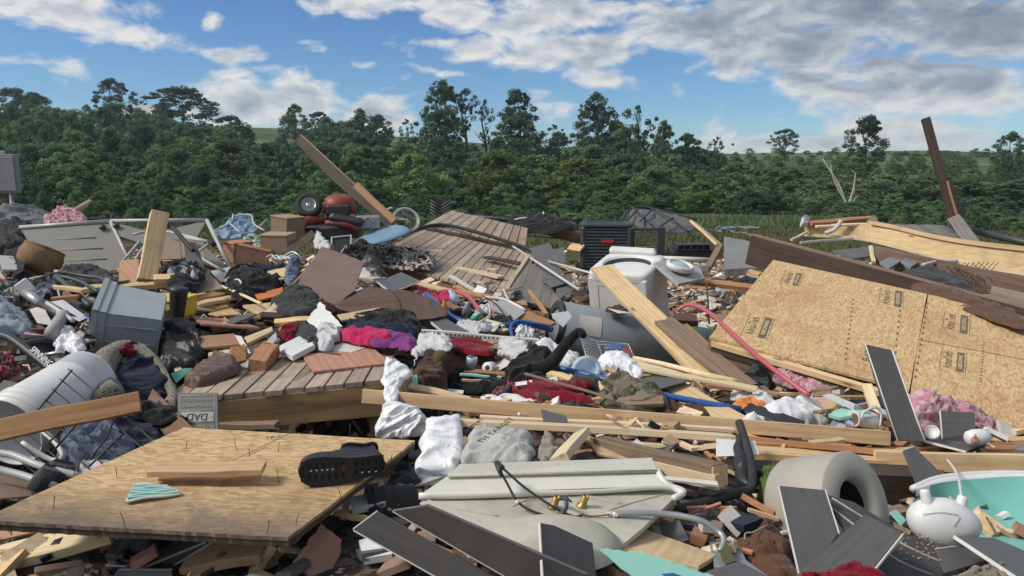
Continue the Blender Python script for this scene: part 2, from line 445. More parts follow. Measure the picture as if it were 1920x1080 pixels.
# clouds: a layer looked at from below (direction divided by elevation), thickened where the banks lie
den = t.math('ADD', el, .12)
px_ = t.math('DIVIDE', sx.outputs[0], den); py_ = t.math('DIVIDE', sx.outputs[1], den)
cv = t.new('ShaderNodeCombineXYZ'); t.put(cv.inputs[0], px_); t.put(cv.inputs[1], t.math('MULTIPLY', py_, 1.)); t.put(cv.inputs[2], t.math('MULTIPLY', el, 6.))
az = t.math('ARCTAN2', sx.outputs[0], sx.outputs[1])
av = t.new('ShaderNodeCombineXYZ'); t.put(av.inputs[0], az); t.put(av.inputs[1], t.math('ARCSINE', sx.outputs[2]))
wv = t.noise(av.outputs[0], 9, 3, .6, col=True)
avw = t.vmath('ADD', av.outputs[0], t.map(wv, (.07, .035, 0), (0, 0, 0), (-.035, -.017, 0)))
def dirpx(px, py):
    d = (at(px, py, 1j) - EYE).normalized(); return math.atan2(d.x, d.y), math.asin(d.z)
BANKS = [  # px, py, half width px, half height px, weight
    (70, 0, 135, 38, .58), (290, 10, 50, 22, .3), (270, 72, 95, 18, .36), (420, 92, 70, 16, .4), (400, 35, 22, 14, .4), (50, 108, 80, 14, .3), (130, 125, 42, 22, .34),
    (575, 92, 38, 11, .42), (690, 5, 140, 24, .5), (860, 20, 90, 34, .5), (1000, 22, 160, 40, .62), (890, 85, 120, 24, .5), (1060, 95, 140, 36, .62), (1130, 150, 90, 16, .3), (680, 122, 26, 9, .35), (840, 140, 40, 9, .35),
    (430, 196, 80, 40, .66), (550, 190, 70, 42, .72), (720, 205, 58, 32, .6), (1030, 205, 45, 26, .4), (570, 205, 200, 30, .3),
    (1500, 20, 330, 60, .62), (1500, 95, 210, 45, .62), (1620, 150, 180, 50, .62), (1830, 60, 170, 70, .66), (1800, 180, 160, 60, .6), (1270, 70, 90, 28, .45), (1260, 125, 60, 12, .3), (1480, 262, 190, 20, .5), (1700, 245, 200, 30, .5), (1330, 235, 30, 20, .3), (1270, 160, 26, 12, .25)]
acc = None
for bx, by, bw, bh, wt in BANKS:
    a, e = dirpx(bx, by); w_ = bw / F * math.cos(a) ** 2; h_ = bh / F
    d = t.vmath('LENGTH', t.map(avw, (1 / w_, 1 / h_, 0), (0, 0, 0), (-a / w_, -e / h_, 0)))
    g = t.math('MULTIPLY', t.rng(d, .45, 1.6, 1, 0), wt)
    acc = g if acc is None else t.math('MAXIMUM', acc, g)
# the rest of the dome (beside, behind and above the view) gets broken cloud too
far = t.math('MULTIPLY', t.math('GREATER_THAN', t.math('ABSOLUTE', az), .75), .5)
far = t.math('MAXIMUM', far, t.rng(el, .3, .45, 0, .5)); acc = t.math('MAXIMUM', acc, far)
stre = t.map(av.outputs[0], (1, 2.1, 1))
n1 = t.noise(stre, 13, 9, .58, .3)
n2 = t.noise(t.map(stre, (1, 1, 1), (0, 0, 0), (.004, -.018, 0)), 13, 9, .58, .3)   # same field looked up a little higher: lit tops
dn = t.math('ADD', t.math('MULTIPLY', t.math('SUBTRACT', n1, .5), 1.75), acc)
dn2 = t.math('ADD', t.math('MULTIPLY', t.math('SUBTRACT', n2, .5), 1.75), acc)
cov = t.rng(dn, .17, .47, 0, 1)
cov = t.math('POWER', cov, 1.1)
thick = t.rng(dn, .38, .9, 0, 1)
lit = t.rng(t.math('SUBTRACT', dn, dn2), -.16, .2, 0, 1)
big = t.noise(av.outputs[0], 5, 3, .5)
shade = t.math('SUBTRACT', t.math('ADD', .70, t.math('MULTIPLY', lit, .45)), t.math('MULTIPLY', thick, t.rng(big, .35, .62, .3, .75)), clamp=True)
rightd = t.rng(az, .0, .42, 0, .42)
shade = t.math('SUBTRACT', shade, t.math('MULTIPLY', rightd, t.rng(el, .06, .14)), clamp=True)
ccol = t.ramp(shade, [(0, (.24, .30, .39)), (.3, (.38, .44, .53)), (.6, (.66, .70, .75)), (.82, (.90, .90, .90)), (1, (.98, .97, .94))])
SKS = .15
ccol = t.mix(1., ccol, (1 / SKS * .455,) * 3, 'MULTIPLY')
blue = t.mix(1., sky.outputs[0], t.ramp(el, [(0, (.32, .41, .48)), (.08, (.22, .315, .41)), (.3, (.145, .24, .355)), (1, (.3, .40, .52))]), 'MULTIPLY')
hz = t.rng(el, .0, .075, .5, 0)
col = t.mix(t.math('MULTIPLY', cov, .97), blue, ccol)
t.put(bg.inputs[0], col); t.put(bg.inputs[1], SKS)
wd.cycles.sampling_method = 'MANUAL'; wd.cycles.sample_map_resolution = 1024

# ================================================================ MATERIALS
m_wood('pine', (.70, .53, .31), (.50, .325, .155), knots=.8, dirt=.22)
m_wood('pine_pale', (.72, .60, .41), (.56, .42, .24), knots=.6, dirt=.2)
m_wood('pine_red', (.46, .26, .125), (.27, .125, .05), knots=.5, dirt=.35)
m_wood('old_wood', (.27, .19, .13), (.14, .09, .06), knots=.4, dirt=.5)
m_wood('deck_wood', (.43, .34, .26), (.26, .195, .145), knots=.5, dirt=.45, gs=.8, vv=.2, grime=(.10, .085, .07))
m_wood('grey_wood', (.21, .20, .185), (.12, .11, .10), knots=.3, dirt=.4, vv=.2)
m_wood('dark_wood', (.088, .060, .044), (.040, .027, .019), knots=.4, dirt=.22)
m_wood('treated_wood', (.34, .22, .10), (.17, .10, .045), knots=.9, dirt=.4, gs=.7)
m_wood('cherry_ply', (.44, .245, .16), (.30, .155, .10), knots=.15, dirt=.3, gs=.8)
m_wood('walnut_ply', (.18, .095, .06), (.10, .05, .032), knots=.1, dirt=.3)
m_wood('blond_ply', (.58, .43, .27), (.46, .32, .18), knots=.2, dirt=.35)
m_wood('laminate', (.115, .111, .108), (.068, .065, .063), knots=.1, dirt=.15, rough=.42, gs=1.8, grime=(.16, .155, .15), vv=.18)
m_wood('laminate_oak', (.36, .29, .225), (.21, .16, .12), knots=.2, dirt=.25, rough=.45, gs=1.2)
m_osb('osb'); m_osb('osb_big', 1.02); m_osb('osb_stained', 1., (.2, .53))
m_plain('white_plastic', (.66, .66, .65), .4, dirt=.34, dc=(.26, .23, .19))
m_plain('white_metal', (.44, .44, .43), .35, dirt=.3)
m_plain('cream', (.56, .54, .49), .35, dirt=.2)
m_plain('porcelain', (.70, .68, .60), .22, dirt=.16, speck=.8)
m_plain('rough_cast', (.50, .48, .40), .6, dirt=.5)
m_plain('grey_tote', (.30, .345, .375), .5, dirt=.4, dc=(.20, .20, .19))
m_plain('grey_panel', (.36, .36, .36), .5, dirt=.3)
m_plain('grey_beige', (.19, .18, .165), .5, dirt=.2)
m_plain('drum_grey', (.36, .34, .295), .5, dirt=.3)
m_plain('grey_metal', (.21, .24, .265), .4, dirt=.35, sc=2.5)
m_plain('dark_metal', (.035, .045, .052), .45, dirt=.2)
m_plain('ac_green', (.028, .042, .048), .5, dirt=.3)
m_plain('black_plastic', (.018, .018, .02), .4, dirt=.15)
m_plain('black_rubber', (.022, .022, .022), .75, dirt=.35)
m_plain('red_paint', (.22, .03, .02), .45, dirt=.7)
m_plain('red_plastic', (.42, .02, .025), .35, dirt=.2)
m_plain('red_pipe', (.46, .09, .11), .35, dirt=.2, b=.02)
m_plain('blue_pipe', (.018, .10, .36), .35, dirt=.2, b=.02)
m_plain('teal', (.18, .48, .40), .4, dirt=.4, dc=(.14, .28, .24))
m_plain('teal_board', (.27, .56, .48), .55, dirt=.3, dc=(.2, .4, .36))
m_plain('green_plastic', (.03, .27, .19), .4, dirt=.2)
m_plain('yellow', (.66, .5, .02), .45, dirt=.2)
m_plain('orange', (.6, .19, .03), .5, dirt=.3)
m_plain('blue_cover', (.16, .26, .38), .5, dirt=.3)
m_plain('chrome', (.55, .56, .58), .25, metal=.9, dirt=.2)
m_plain('brass', (.42, .27, .08), .35, metal=.8, dirt=.3)
m_plain('copper', (.42, .15, .08), .4, metal=.7, dirt=.3)
m_plain('steel', (.36, .38, .40), .35, metal=.6, dirt=.3)
m_plain('cardboard', (.37, .26, .17), .85, dirt=.35, spec=.1)
m_plain('box_brown', (.26, .175, .12), .6, dirt=.3)
m_plain('linoleum', (.17, .105, .09), .6, dirt=.6, dc=(.24, .17, .14), sc=7)
m_plain('brown_plastic', (.10, .052, .035), .6, dirt=.3)
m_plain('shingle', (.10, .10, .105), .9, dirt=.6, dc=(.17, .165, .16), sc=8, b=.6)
m_plain('stone_dark', (.05, .055, .06), .9, dirt=.4)
m_plain('drywall', (.56, .54, .50), .85, dirt=.35, spec=.1)
m_plain('paper', (.66, .66, .66), .8, dirt=.15, vv=.1, spec=.1)
m_plain('plastic_film', (.74, .75, .77), .22, dirt=.15, b=.5)
m_plain('paint_skin', (.50, .53, .56), .3, dirt=.3, dc=(.2, .2, .2))
m_plain('ink', (.03, .035, .035), .8, dirt=.1)
m_plain('stamp_ink', (.10, .085, .055), .8, dirt=.4, dc=(.4, .27, .13), sc=30)
m_plain('white_print', (.7, .7, .7), .6, dirt=.2)
m_plain('sign_grey', (.20, .20, .19), .8, dirt=.3)
m_plain('sign_pale', (.42, .41, .38), .8, dirt=.3)
m_plain('rust', (.10, .04, .02), .8, dirt=.5)
m_plain('nail', (.12, .09, .07), .5, metal=.5, dirt=.3)
m_plain('moss', (.07, .12, .025), .95, dirt=.5, dc=(.15, .14, .04), sc=25, b=.8)
m_plain('bulb_glass', (.42, .48, .52), .1, dirt=.1)
m_plain('translucent_lid', (.45, .60, .74), .25, dirt=.08)
m_plain('concrete', (.19, .195, .19), .9, dirt=.5, dc=(.10, .10, .095), b=.5)
m_plain('wicker', (.24, .15, .075), .85, dirt=.7, dc=(.07, .04, .02), sc=22, b=.8)
m_plain('edge_white', (.64, .63, .60), .6, dirt=.2)
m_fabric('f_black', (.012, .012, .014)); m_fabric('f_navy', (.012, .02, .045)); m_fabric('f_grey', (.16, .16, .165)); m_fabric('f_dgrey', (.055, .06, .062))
m_fabric('f_white', (.64, .64, .65), (.54, .54, .55)); m_fabric('f_blue', (.11, .16, .23), (.20, .25, .31)); m_fabric('f_denim', (.10, .13, .20), (.17, .20, .28))
m_fabric('f_crimson', (.22, .008, .022), (.13, .004, .012)); m_fabric('f_red', (.60, .04, .045)); m_fabric('f_pink', (.62, .03, .13)); m_fabric('f_purple', (.26, .05, .24))
m_fabric('f_sheet', (.33, .37, .41), (.22, .27, .33)); m_fabric('f_olive', (.11, .10, .045)); m_fabric('f_tan', (.36, .33, .28), (.25, .22, .18))
m_fabric('f_brown', (.10, .055, .038)); m_fabric('f_furn', (.24, .25, .26), (.16, .17, .18))
m_fabric('insulation', (.60, .20, .28), (.50, .30, .33), pat=('spots', (.62, .42, .44)), ps=26); m_fabric('f_camo', (.10, .095, .06), pat=('spots', (.19, .17, .12)), ps=16)
m_fabric('f_leopard', (.025, .02, .02), (.03, .03, .03), pat=('spots', (.48, .43, .36)), ps=22)
m_fabric('f_flower', (.05, .05, .05), pat=('spots', (.5, .06, .10)), ps=45)
m_fabric('f_buffalo', (.40, .01, .03), (.3, .01, .02), pat=('check', (.01, .005, .008)), ps=90)
m_fabric('f_plaid', (.02, .02, .03), pat=('check', (.42, .40, .48)), ps=60)
m_fabric('f_shearling', (.30, .27, .22), (.20, .18, .14), pat=('curl', (.06, .055, .045)), ps=70)
m_fabric('f_zebra', (.05, .05, .055), (.09, .09, .09)); m_fabric('f_green', (.10, .26, .19), pat=('spots', (.5, .55, .5)), ps=25)
m_fabric('f_rust', (.16, .075, .04), (.08, .04, .025)); m_fabric('f_sack', (.52, .52, .50), (.44, .43, .41))
m_plain('leather', (.014, .013, .014), .38, dirt=.25, b=.4); m_plain('leather_brown', (.085, .04, .03), .5, dirt=.5, dc=(.16, .13, .12), b=.4)

def m_leaf(name, c1, c2, c3):
    m, t = newmat(name)
    f = t.noise(t.co, .9, 3, .6); g = t.noise(t.co, 7, 2, .6)
    v = t.math('ADD', t.math('MULTIPLY', f, .6), t.math('MULTIPLY', g, .4))
    col = t.ramp(v, [(.32, c1), (.5, c2), (.68, c3)]); at_ = t.new('ShaderNodeAttribute', attribute_name='tint'); tv = at_.outputs['Fac']
    col = t.mix(1., col, t.ramp(t.math('ADD', t.math('MULTIPLY', tv, .5), .5), [(0, (.55, .64, .68)), (.5, (1.1, 1.12, 1.1)), (1, (1.65, 1.6, 1.25))]), 'MULTIPLY'); col = hsv(t, col, .02, .25)
    t.put(t.bs.inputs['Base Color'], col); t.put(t.bs.inputs['Roughness'], .75); t.put(t.bs.inputs['Specular IOR Level'], .12)
    tr = t.new('ShaderNodeBsdfTranslucent'); t.put(tr.inputs[0], col); mx = t.new('ShaderNodeMixShader'); t.put(mx.inputs[0], .38)
    t.l.new(t.bs.outputs[0], mx.inputs[1]); t.l.new(tr.outputs[0], mx.inputs[2]); t.l.new(mx.outputs[0], t.out.inputs[0]); return m
m_leaf('leaf_dark', (.046, .076, .050), (.076, .116, .064), (.115, .16, .08))
m_leaf('leaf_mid', (.072, .112, .066), (.118, .17, .088), (.17, .228, .11))
m_leaf('leaf_light', (.095, .145, .05), (.15, .215, .072), (.21, .28, .10))
m_leaf('leaf_grass', (.045, .055, .022), (.08, .085, .034), (.14, .13, .065))
m_wood('bark', (.10, .085, .07), (.045, .038, .03), knots=.2, dirt=.3)
m_wood('bark_pale', (.50, .46, .38), (.34, .30, .24), knots=.2, dirt=.3)

# ================================================================ GROUND
def sstep(a, b, x): x = max(0., min(1., (x - a) / (b - a))); return x * x * (3 - 2 * x)
def terrain(x, y):
    if y < 20: return 0.
    rid = 4.6 + 5.4 * (1 - sstep(-60, 35, x)) + 1.2 * noise.noise(V((x * .02, y * .02, 3)))
    z = -.7 * sstep(28, 40, y) * (1 - sstep(38, 60, y)) + rid * sstep(42, 150, y) - 3.5 * sstep(160, 420, y)
    return z + .35 * noise.noise(V((x * .11, y * .11, 0))) * sstep(22, 40, y)
def heap(x, y):
    """the low heap of rubble the wreckage lies on"""
    h = (.30 - .14 * sstep(.6, 1.3, x)) * (1 - sstep(7, 12, y)) + .12 * (1 - sstep(12, 17, y))
    h += (.16 + .18 * (1 - sstep(-3.6, -2.6, x))) * (1 - sstep(-1.7, -.7, x)) * sstep(4.3, 5.4, y) * (1 - sstep(9.2, 10.6, y))
    h += .16 * (1 - sstep(-2.2, -1.5, x)) * sstep(2.6, 3.6, y) * (1 - sstep(4.3, 5.4, y))
    if x > -.1: h *= 1 - sstep(4.6, 5.7, y) * sstep(-.1, .5, x)
    pit = sstep(-2.6, -2.2, x) * (1 - sstep(-.4, -.1, x)) * sstep(2.75, 3.0, y) * (1 - sstep(4.4, 5.2, y))
    h *= 1 - pit * .97
    b = .09 * noise.noise(V((x * 1.7, y * 1.7, 1))) + .05 * noise.noise(V((x * 5, y * 5, 2)))
    k = min(1, h / .15)
    return max(0, h + b * k)
def gridmesh(name, xs, ys, fn, mat, kind='structure'):
    vs = [(x, y, fn(x, y)) for y in ys for x in xs]; nx = len(xs)
    fs = [(j * nx + i, j * nx + i + 1, (j + 1) * nx + i + 1, (j + 1) * nx + i) for j in range(len(ys) - 1) for i in range(nx - 1)]
    me = bpy.data.meshes.new(name); me.from_pydata(vs, [], fs); me.polygons.foreach_set('use_smooth', [True] * len(fs)); me.materials.append(MATS[mat])
    o = bpy.data.objects.new(name, me); COL.objects.link(o); o['kind'] = kind; return o
m, t = newmat('ground')
g1 = t.noise(t.raw, .35, 4, .6); g2 = t.noise(t.raw, 6, 6, .7); g3 = t.noise(t.raw, 40, 3, .7)
grass = t.ramp(t.math('ADD', t.math('MULTIPLY', g2, .5), t.math('MULTIPLY', g3, .5)), [(.3, (.04, .05, .018)), (.5, (.085, .09, .034)), (.72, (.16, .145, .07))])
dirt = t.ramp(t.math('ADD', t.math('MULTIPLY', g2, .5), t.math('MULTIPLY', g3, .5)), [(.3, (.06, .04, .027)), (.5, (.18, .125, .085)), (.64, (.28, .215, .16)), (.75, (.42, .38, .34))])
s = t.new('ShaderNodeSeparateXYZ'); t.put(s.inputs[0], t.raw)
gy = t.math('ADD', s.outputs[1], t.math('MULTIPLY', g1, 6))
hill = t.ramp(t.noise(t.raw, .12, 5, .6), [(.38, (.06, .085, .04)), (.55, (.10, .13, .055)), (.7, (.15, .175, .075))])
grass = t.mix(t.rng(s.outputs[1], 45, 70), grass, hill)
t.put(t.bs.inputs['Base Color'], t.mix(t.rng(gy, 14.5, 17.5), dirt, grass)); t.put(t.bs.inputs['Roughness'], .95); t.put(t.bs.inputs['Specular IOR Level'], .1)
bump(t, g3, .8, .03)
def lin(a, b, n): return [a + (b - a) * i / n for i in range(n + 1)]
gx = [-700, -500, -300, -200] + lin(-140, 140, 70) + [200, 300, 500, 700]
gyy = [-160, -60, -20, -5] + lin(0, 20, 10) + lin(22, 60, 20) + lin(64, 170, 36) + lin(185, 420, 12) + [700]
gridmesh('ground', gx, gyy, terrain, 'ground')
m, t = newmat('rubble')
w = t.noise(t.raw, 4, 3, .5, col=True); co = t.vmath('ADD', t.raw, t.map(w, (.08, .08, .08)))
v1 = t.vor(t.map(co, (1, 1.6, 1)), 14, 'Color'); v2 = t.vor(co, 45, 'Color')
ss = t.new('ShaderNodeSeparateColor'); t.put(ss.inputs[0], v1); s2 = t.new('ShaderNodeSeparateColor'); t.put(s2.inputs[0], v2)
c1 = t.ramp(ss.outputs[0], [(0, (.035, .03, .027)), (.35, (.08, .06, .042)), (.6, (.13, .09, .06)), (.8, (.08, .085, .09)), (.95, (.25, .19, .14)), (1, (.3, .29, .28))], 'CONSTANT')
c2 = t.ramp(s2.outputs[0], [(0, (.015, .013, .012)), (.5, (.05, .035, .025)), (.8, (.12, .085, .06)), (.95, (.3, .27, .24))], 'CONSTANT')
t.put(t.bs.inputs['Base Color'], t.mix(t.math('GREATER_THAN', ss.outputs[1], .5), c1, c2)); t.put(t.bs.inputs['Roughness'], .9)
bump(t, t.math('ADD', ss.outputs[2], s2.outputs[2]), .8, .03)
gridmesh('rubble_heap_terrain', lin(-8, 8, 150), lin(.3, 17, 160), lambda x, y: heap(x, y) - .012 - (.05 if y > 15 or y < .5 else 0), 'rubble')

# ================================================================ TREES
def crown_np(seed, nb, nl, shape, leaf=.045, open_=0.):
    """crown in a unit box: leaf-sized faces grouped in clumps along an uneven envelope"""
    r = np.random.RandomState(seed); C = []
    while len(C) < nb:
        z = r.rand() ** .8; a = r.rand() * 6.283
        R = {'round': math.sqrt(max(0, 1 - (2 * z - 1) ** 2)), 'oval': math.sqrt(max(0, 1 - (2 * z - 1) ** 2)) * (1 - .35 * z),
             'spread': (z ** .4) * math.sqrt(max(0, 1.02 - z ** 2.2)), 'column': .75 * math.sqrt(max(0, 1 - (2 * z - 1) ** 4)) * (1.05 - .6 * z),
             'shrub': math.sqrt(max(0, 1 - z ** 2.5)), 'ragged': math.sqrt(max(0, 1 - (2 * z - 1) ** 2)) * (.45 + .75 * abs(math.sin(z * 7 + seed)))}[shape]
        R *= .42 * (.75 + .35 * math.sin(a * 3 + seed) * .5 + .25 * r.rand())
        q = r.rand() ** .45; C.append((R * q * math.cos(a), R * q * math.sin(a), .04 + z * .9, (.03 + .055 * r.rand() ** 1.5) * (1.15 - .3 * z)))
    C = np.array(C); n = nb * nl; ci = np.repeat(np.arange(nb), nl)
    d = r.normal(size=(n, 3)); d /= np.linalg.norm(d, axis=1)[:, None]
    rad = C[ci, 3] * (.35 + .75 * r.rand(n) ** .6)
    p = C[ci, :3] + d * rad[:, None] * np.array([1.1, 1.1, .85])
    nrm = d * .7 + r.normal(size=(n, 3)) * .6 + np.array([0, 0, .2]); nrm /= np.linalg.norm(nrm, axis=1)[:, None]
    u = np.cross(nrm, r.normal(size=(n, 3))); u /= np.linalg.norm(u, axis=1)[:, None]; v = np.cross(nrm, u)
    s = leaf * (.55 + .8 * r.rand(n))[:, None]
    quad = np.stack([p - u * s, p - v * s * .55 + nrm * s * .15, p + u * s, p + v * s * .55 + nrm * s * .15], 1)
    return quad.reshape(-1, 3)
def np_mesh(name, v, mat):
    me = bpy.data.meshes.new(name); n = len(v); me.vertices.add(n); me.vertices.foreach_set('co', v.astype(np.float32).ravel())
    me.loops.add(n); me.loops.foreach_set('vertex_index', np.arange(n, dtype=np.int32)); me.polygons.add(n // 4)
    me.polygons.foreach_set('loop_start', np.arange(0, n, 4, dtype=np.int32)); me.polygons.foreach_set('loop_total', np.full(n // 4, 4, dtype=np.int32))
    me.materials.append(MATS[mat]); me.update(); me.validate(); return me
def trunk_mb(seed, crown0=.3, nlimb=7):
    r = random.Random(seed); mb = MB()
    path = [V((0, 0, -.06))] + [V((r.uniform(-.02, .02) * k, r.uniform(-.02, .02) * k, .25 * k)) for k in (1, 2, 3)] + [V((r.uniform(-.05, .05), 0, .95))]
    mb.tube(path, [.026, .021, .016, .010, .003], 6)
    for i in range(nlimb):
        z = crown0 + (.85 - crown0) * i / nlimb; a = r.uniform(0, 6.28); l = r.uniform(.18, .36) * (1.1 - z * .6)
        b = V((0, 0, z)); e = b + V((math.cos(a) * l, math.sin(a) * l, l * r.uniform(.3, .9)))
        mb.tube([b, b.lerp(e, .5) + V((0, 0, -.02)), e], [.009, .006, .002], 5)
    return mb
SHAPES = {'oak': ('round', 90, 70, .019), 'tall': ('oval', 100, 70, .017), 'spread': ('spread', 90, 70, .019), 'column': ('column', 80, 60, .020),
          'shrub': ('shrub', 90, 60, .023), 'ragged': ('ragged', 60, 60, .019), 'thin': ('ragged', 34, 44, .022)}
CR = {}
for i, (k, (sh, nb, nl, lf)) in enumerate(SHAPES.items()):
    for j in range(2): CR[k, j] = crown_np(11 + i * 7 + j * 3, nb, nl, sh, lf)
TM = {}
def tree(kind, px, topy, wpx, Y, mat, label, cat='tree', base=.18, var=0, name='leafy_tree', group=None, botpy=None):
    top = at(px, topy, complex(0, Y)); zg = terrain(top.x, Y) - .1; H = top.z - zg; W = wpx / F * Y * 1.55
    o = empty(name, label, cat, (top.x, Y, zg), group)
    key = (kind, var, mat)
    if key not in TM: tk = trunk_mb(5 + var).build('trunk', 'bark', None, Matrix.Identity(4)); TM[key] = (np_mesh('crown', CR[kind, var % 2], mat), tk.data); bpy.data.objects.remove(tk)
    if botpy is not None: zb = at(px, botpy, complex(0, Y)).z - zg
    else: zb = H * base
    a = random.uniform(0, 6.28)
    for n_, me, S in (('trunk', TM[key][1], Matrix.Diagonal((H * .8, H * .8, H * .97, 1))), ('crown', TM[key][0], Matrix.Translation((0, 0, zb)) @ Matrix.Diagonal((W, W, H - zb, 1)) @ Matrix.Rotation(a, 4, 'Z'))):
        c = bpy.data.objects.new(n_, me); COL.objects.link(c); c.parent = o; c.matrix_local = S
    return o
# trees whose crowns stand out against the sky
for q in [
    ('oak', 22, 162, 75, 95, 'leaf_dark', 'round dark tree at the far left end of the tree line', .3, 0),
    ('oak', 62, 172, 80, 90, 'leaf_dark', 'low wide tree just right of the round one at the far left of the skyline', .1, 1),
    ('oak', 207, 146, 62, 92, 'leaf_dark', 'lone round crown rising above the left tree line beside the roof', .32, 1),
    ('oak', 335, 160, 125, 88, 'leaf_dark', 'broad airy crown left of the big white cloud', .25, 0),
    ('shrub', 300, 188, 60, 84, 'leaf_dark', 'small bushy tree leaning on the broad airy crown, right of the roof', .1, 1),
    ('oak', 430, 214, 70, 80, 'leaf_dark', 'low dark crown under the left edge of the big white cloud', .2, 0),
    ('oak', 552, 194, 40, 85, 'leaf_dark', 'small dark pointed crown above the leaning plank, left of its pair', .3, 1),
    ('oak', 597, 207, 46, 85, 'leaf_dark', 'small rounded crown above the leaning plank, right of its pair', .3, 0),
    ('tall', 675, 200, 58, 76, 'leaf_dark', 'ragged dark tree left of centre on the skyline', .2, 0),
    ('oak', 710, 214, 50, 75, 'leaf_dark', 'dark tree whose crown leans right at the left gap in the skyline', .3, 1),
    ('thin', 762, 220, 32, 78, 'leaf_dark', 'thin see-through sapling standing alone in the skyline gap', .3, 0),
    ('tall', 826, 146, 80, 68, 'leaf_dark', 'tallest tree of the skyline with a leafy top and an ivy-thick base', .3, 1),
    ('oak', 828, 200, 88, 67, 'leaf_dark', 'dense dark tree at the foot of the tallest tree', .1, 0),
    ('ragged', 873, 164, 48, 68, 'leaf_dark', 'airy crown touching the right side of the tallest tree', .45, 1),
    ('thin', 910, 182, 34, 68, 'leaf_mid', 'slender lone tree with a thin crown and bare stem near the centre', .35, 1),
    ('spread', 972, 165, 86, 68, 'leaf_dark', 'tall spreading tree with light showing through, centre of the skyline', .3, 0),
    ('oak', 965, 215, 90, 66, 'leaf_dark', 'dark full crown under the spreading tree at centre', .1, 1),
    ('thin', 1040, 230, 46, 72, 'leaf_dark', 'low open-branched tree in the dip right of centre', .3, 0),
    ('tall', 1118, 168, 88, 62, 'leaf_dark', 'big dense egg-shaped tree right of centre on the skyline', .15, 0),
    ('ragged', 1196, 194, 70, 62, 'leaf_dark', 'forked tree whose top leans right beside the dense egg-shaped one', .2, 0),
    ('tall', 1245, 222, 46, 60, 'leaf_dark', 'pointed dark tree stepping down right of the forked tree', .15, 1),
    ('shrub', 1292, 248, 66, 60, 'leaf_dark', 'low bushy tree at the right foot of the dark group', .1, 0),
    ('thin', 1345, 254, 36, 62, 'leaf_dark', 'small wispy crown at the right tail of the dark group', .4, 1),
    ('oak', 1474, 240, 50, 90, 'leaf_dark', 'small dark round-topped tree standing alone on the right ridge', .3, 0),
    ('tall', 1628, 212, 80, 70, 'leaf_dark', 'tall full tree standing alone on the right side of the ridge', .12, 1),
    ('oak', 1902, 246, 56, 64, 'leaf_dark', 'tree cut by the right edge of the view', .15, 1),
    ('shrub', 1772, 282, 40, 120, 'leaf_mid', 'small round bush on the ridge right of the leaning post', .1, 0),
    ('shrub', 1698, 287, 60, 120, 'leaf_mid', 'low bush on the ridge left of the leaning post', .1, 1),
]:
    k, px, ty, w, Y, mt, lb, bs, vr = q
    tree(k, px, ty, w, Y, mt, lb, base=bs, var=vr)
# nearer bushes and saplings one can tell apart in front of the wood
rb = random.Random(3)
for i, (px, ty, w, Y, mt) in enumerate([(60, 265, 130, 40, 'leaf_mid'), (150, 262, 120, 44, 'leaf_mid'), (235, 290, 120, 38, 'leaf_dark'), (330, 270, 130, 42, 'leaf_mid'), (420, 258, 120, 46, 'leaf_mid'),
        (510, 262, 110, 41, 'leaf_mid'), (600, 270, 110, 45, 'leaf_dark'), (690, 268, 120, 40, 'leaf_mid'), (770, 285, 110, 38, 'leaf_light'), (850, 275, 120, 43, 'leaf_mid'), (930, 280, 120, 40, 'leaf_light'),
        (1010, 285, 110, 44, 'leaf_mid'), (1080, 292, 120, 38, 'leaf_light'), (1160, 285, 120, 42, 'leaf_mid'), (1130, 330, 100, 33, 'leaf_light'), (1225, 310, 110, 38, 'leaf_mid'), (1318, 338, 84, 34, 'leaf_light'),
        (1395, 300, 100, 46, 'leaf_mid'), (1470, 310, 120, 44, 'leaf_mid'), (1560, 330, 130, 38, 'leaf_mid'), (1660, 325, 130, 40, 'leaf_mid'), (1740, 330, 120, 38, 'leaf_mid'), (1820, 335, 130, 36, 'leaf_dark'), (1900, 340, 120, 34, 'leaf_mid')]):
    where = ['behind the meter box', 'behind the pink insulation', 'behind the white door panel', 'above the upright post end', 'left of the plank tip', 'under the tip of the leaning plank',
             'behind the overturned mower', 'above the bicycle wheel', 'behind the dark grid panel', 'above the far deck corner', 'above the middle of the far deck', 'above the right end of the far deck',
             'above the air conditioner', 'right of the air conditioner top', 'just behind the air conditioner', 'above the screened frame', 'standing out on the grassy slope', 'left of the bare dead branches',
             'below the small ridge tree', 'under the bare dead branches', 'below the tall lone ridge tree', 'left of the leaning post', 'right of the leaning post', 'at the right edge of the view'][i]
    tree('shrub' if i % 3 else 'oak', px, ty, w, Y, mt, f"{'yellow-green' if mt == 'leaf_light' else 'mid-green' if mt == 'leaf_mid' else 'dark green'} bush {where}", 'bush', base=.03, var=i % 2, name='bush', group='bushes along the front of the wood')
# the wood itself: one mass of crowns that nobody could count
rw = np.random.RandomState(5); acc_v = []
def mass(px, ty, w, Y, k, vr):
    top = at(px, ty, complex(0, Y)); zg = terrain(top.x, Y) - .4; H = max(.8, top.z - zg); W = min(w / F * Y * 1.35, H * 1.1 + .7)
    a = rw.rand() * 6.28; v = CR[k, vr]; c, s_ = math.cos(a), math.sin(a)
    acc_v.append(np.stack([(v[:, 0] * c - v[:, 1] * s_) * W + top.x, (v[:, 0] * s_ + v[:, 1] * c) * W + Y, v[:, 2] * H + zg], 1))
def skyline(px):
    xs = [-500, 0, 60, 150, 250, 330, 400, 450, 475, 505, 540, 640, 700, 735, 780, 900, 1000, 1060, 1150, 1230, 1300, 1360, 1400, 1500, 1700, 1920, 2500]
    ys = [180, 178, 182, 190, 205, 206, 228, 228, 262, 262, 222, 214, 236, 262, 248, 262, 250, 258, 230, 250, 262, 284, 305, 312, 318, 322, 320]
    return float(np.interp(px, xs, ys))
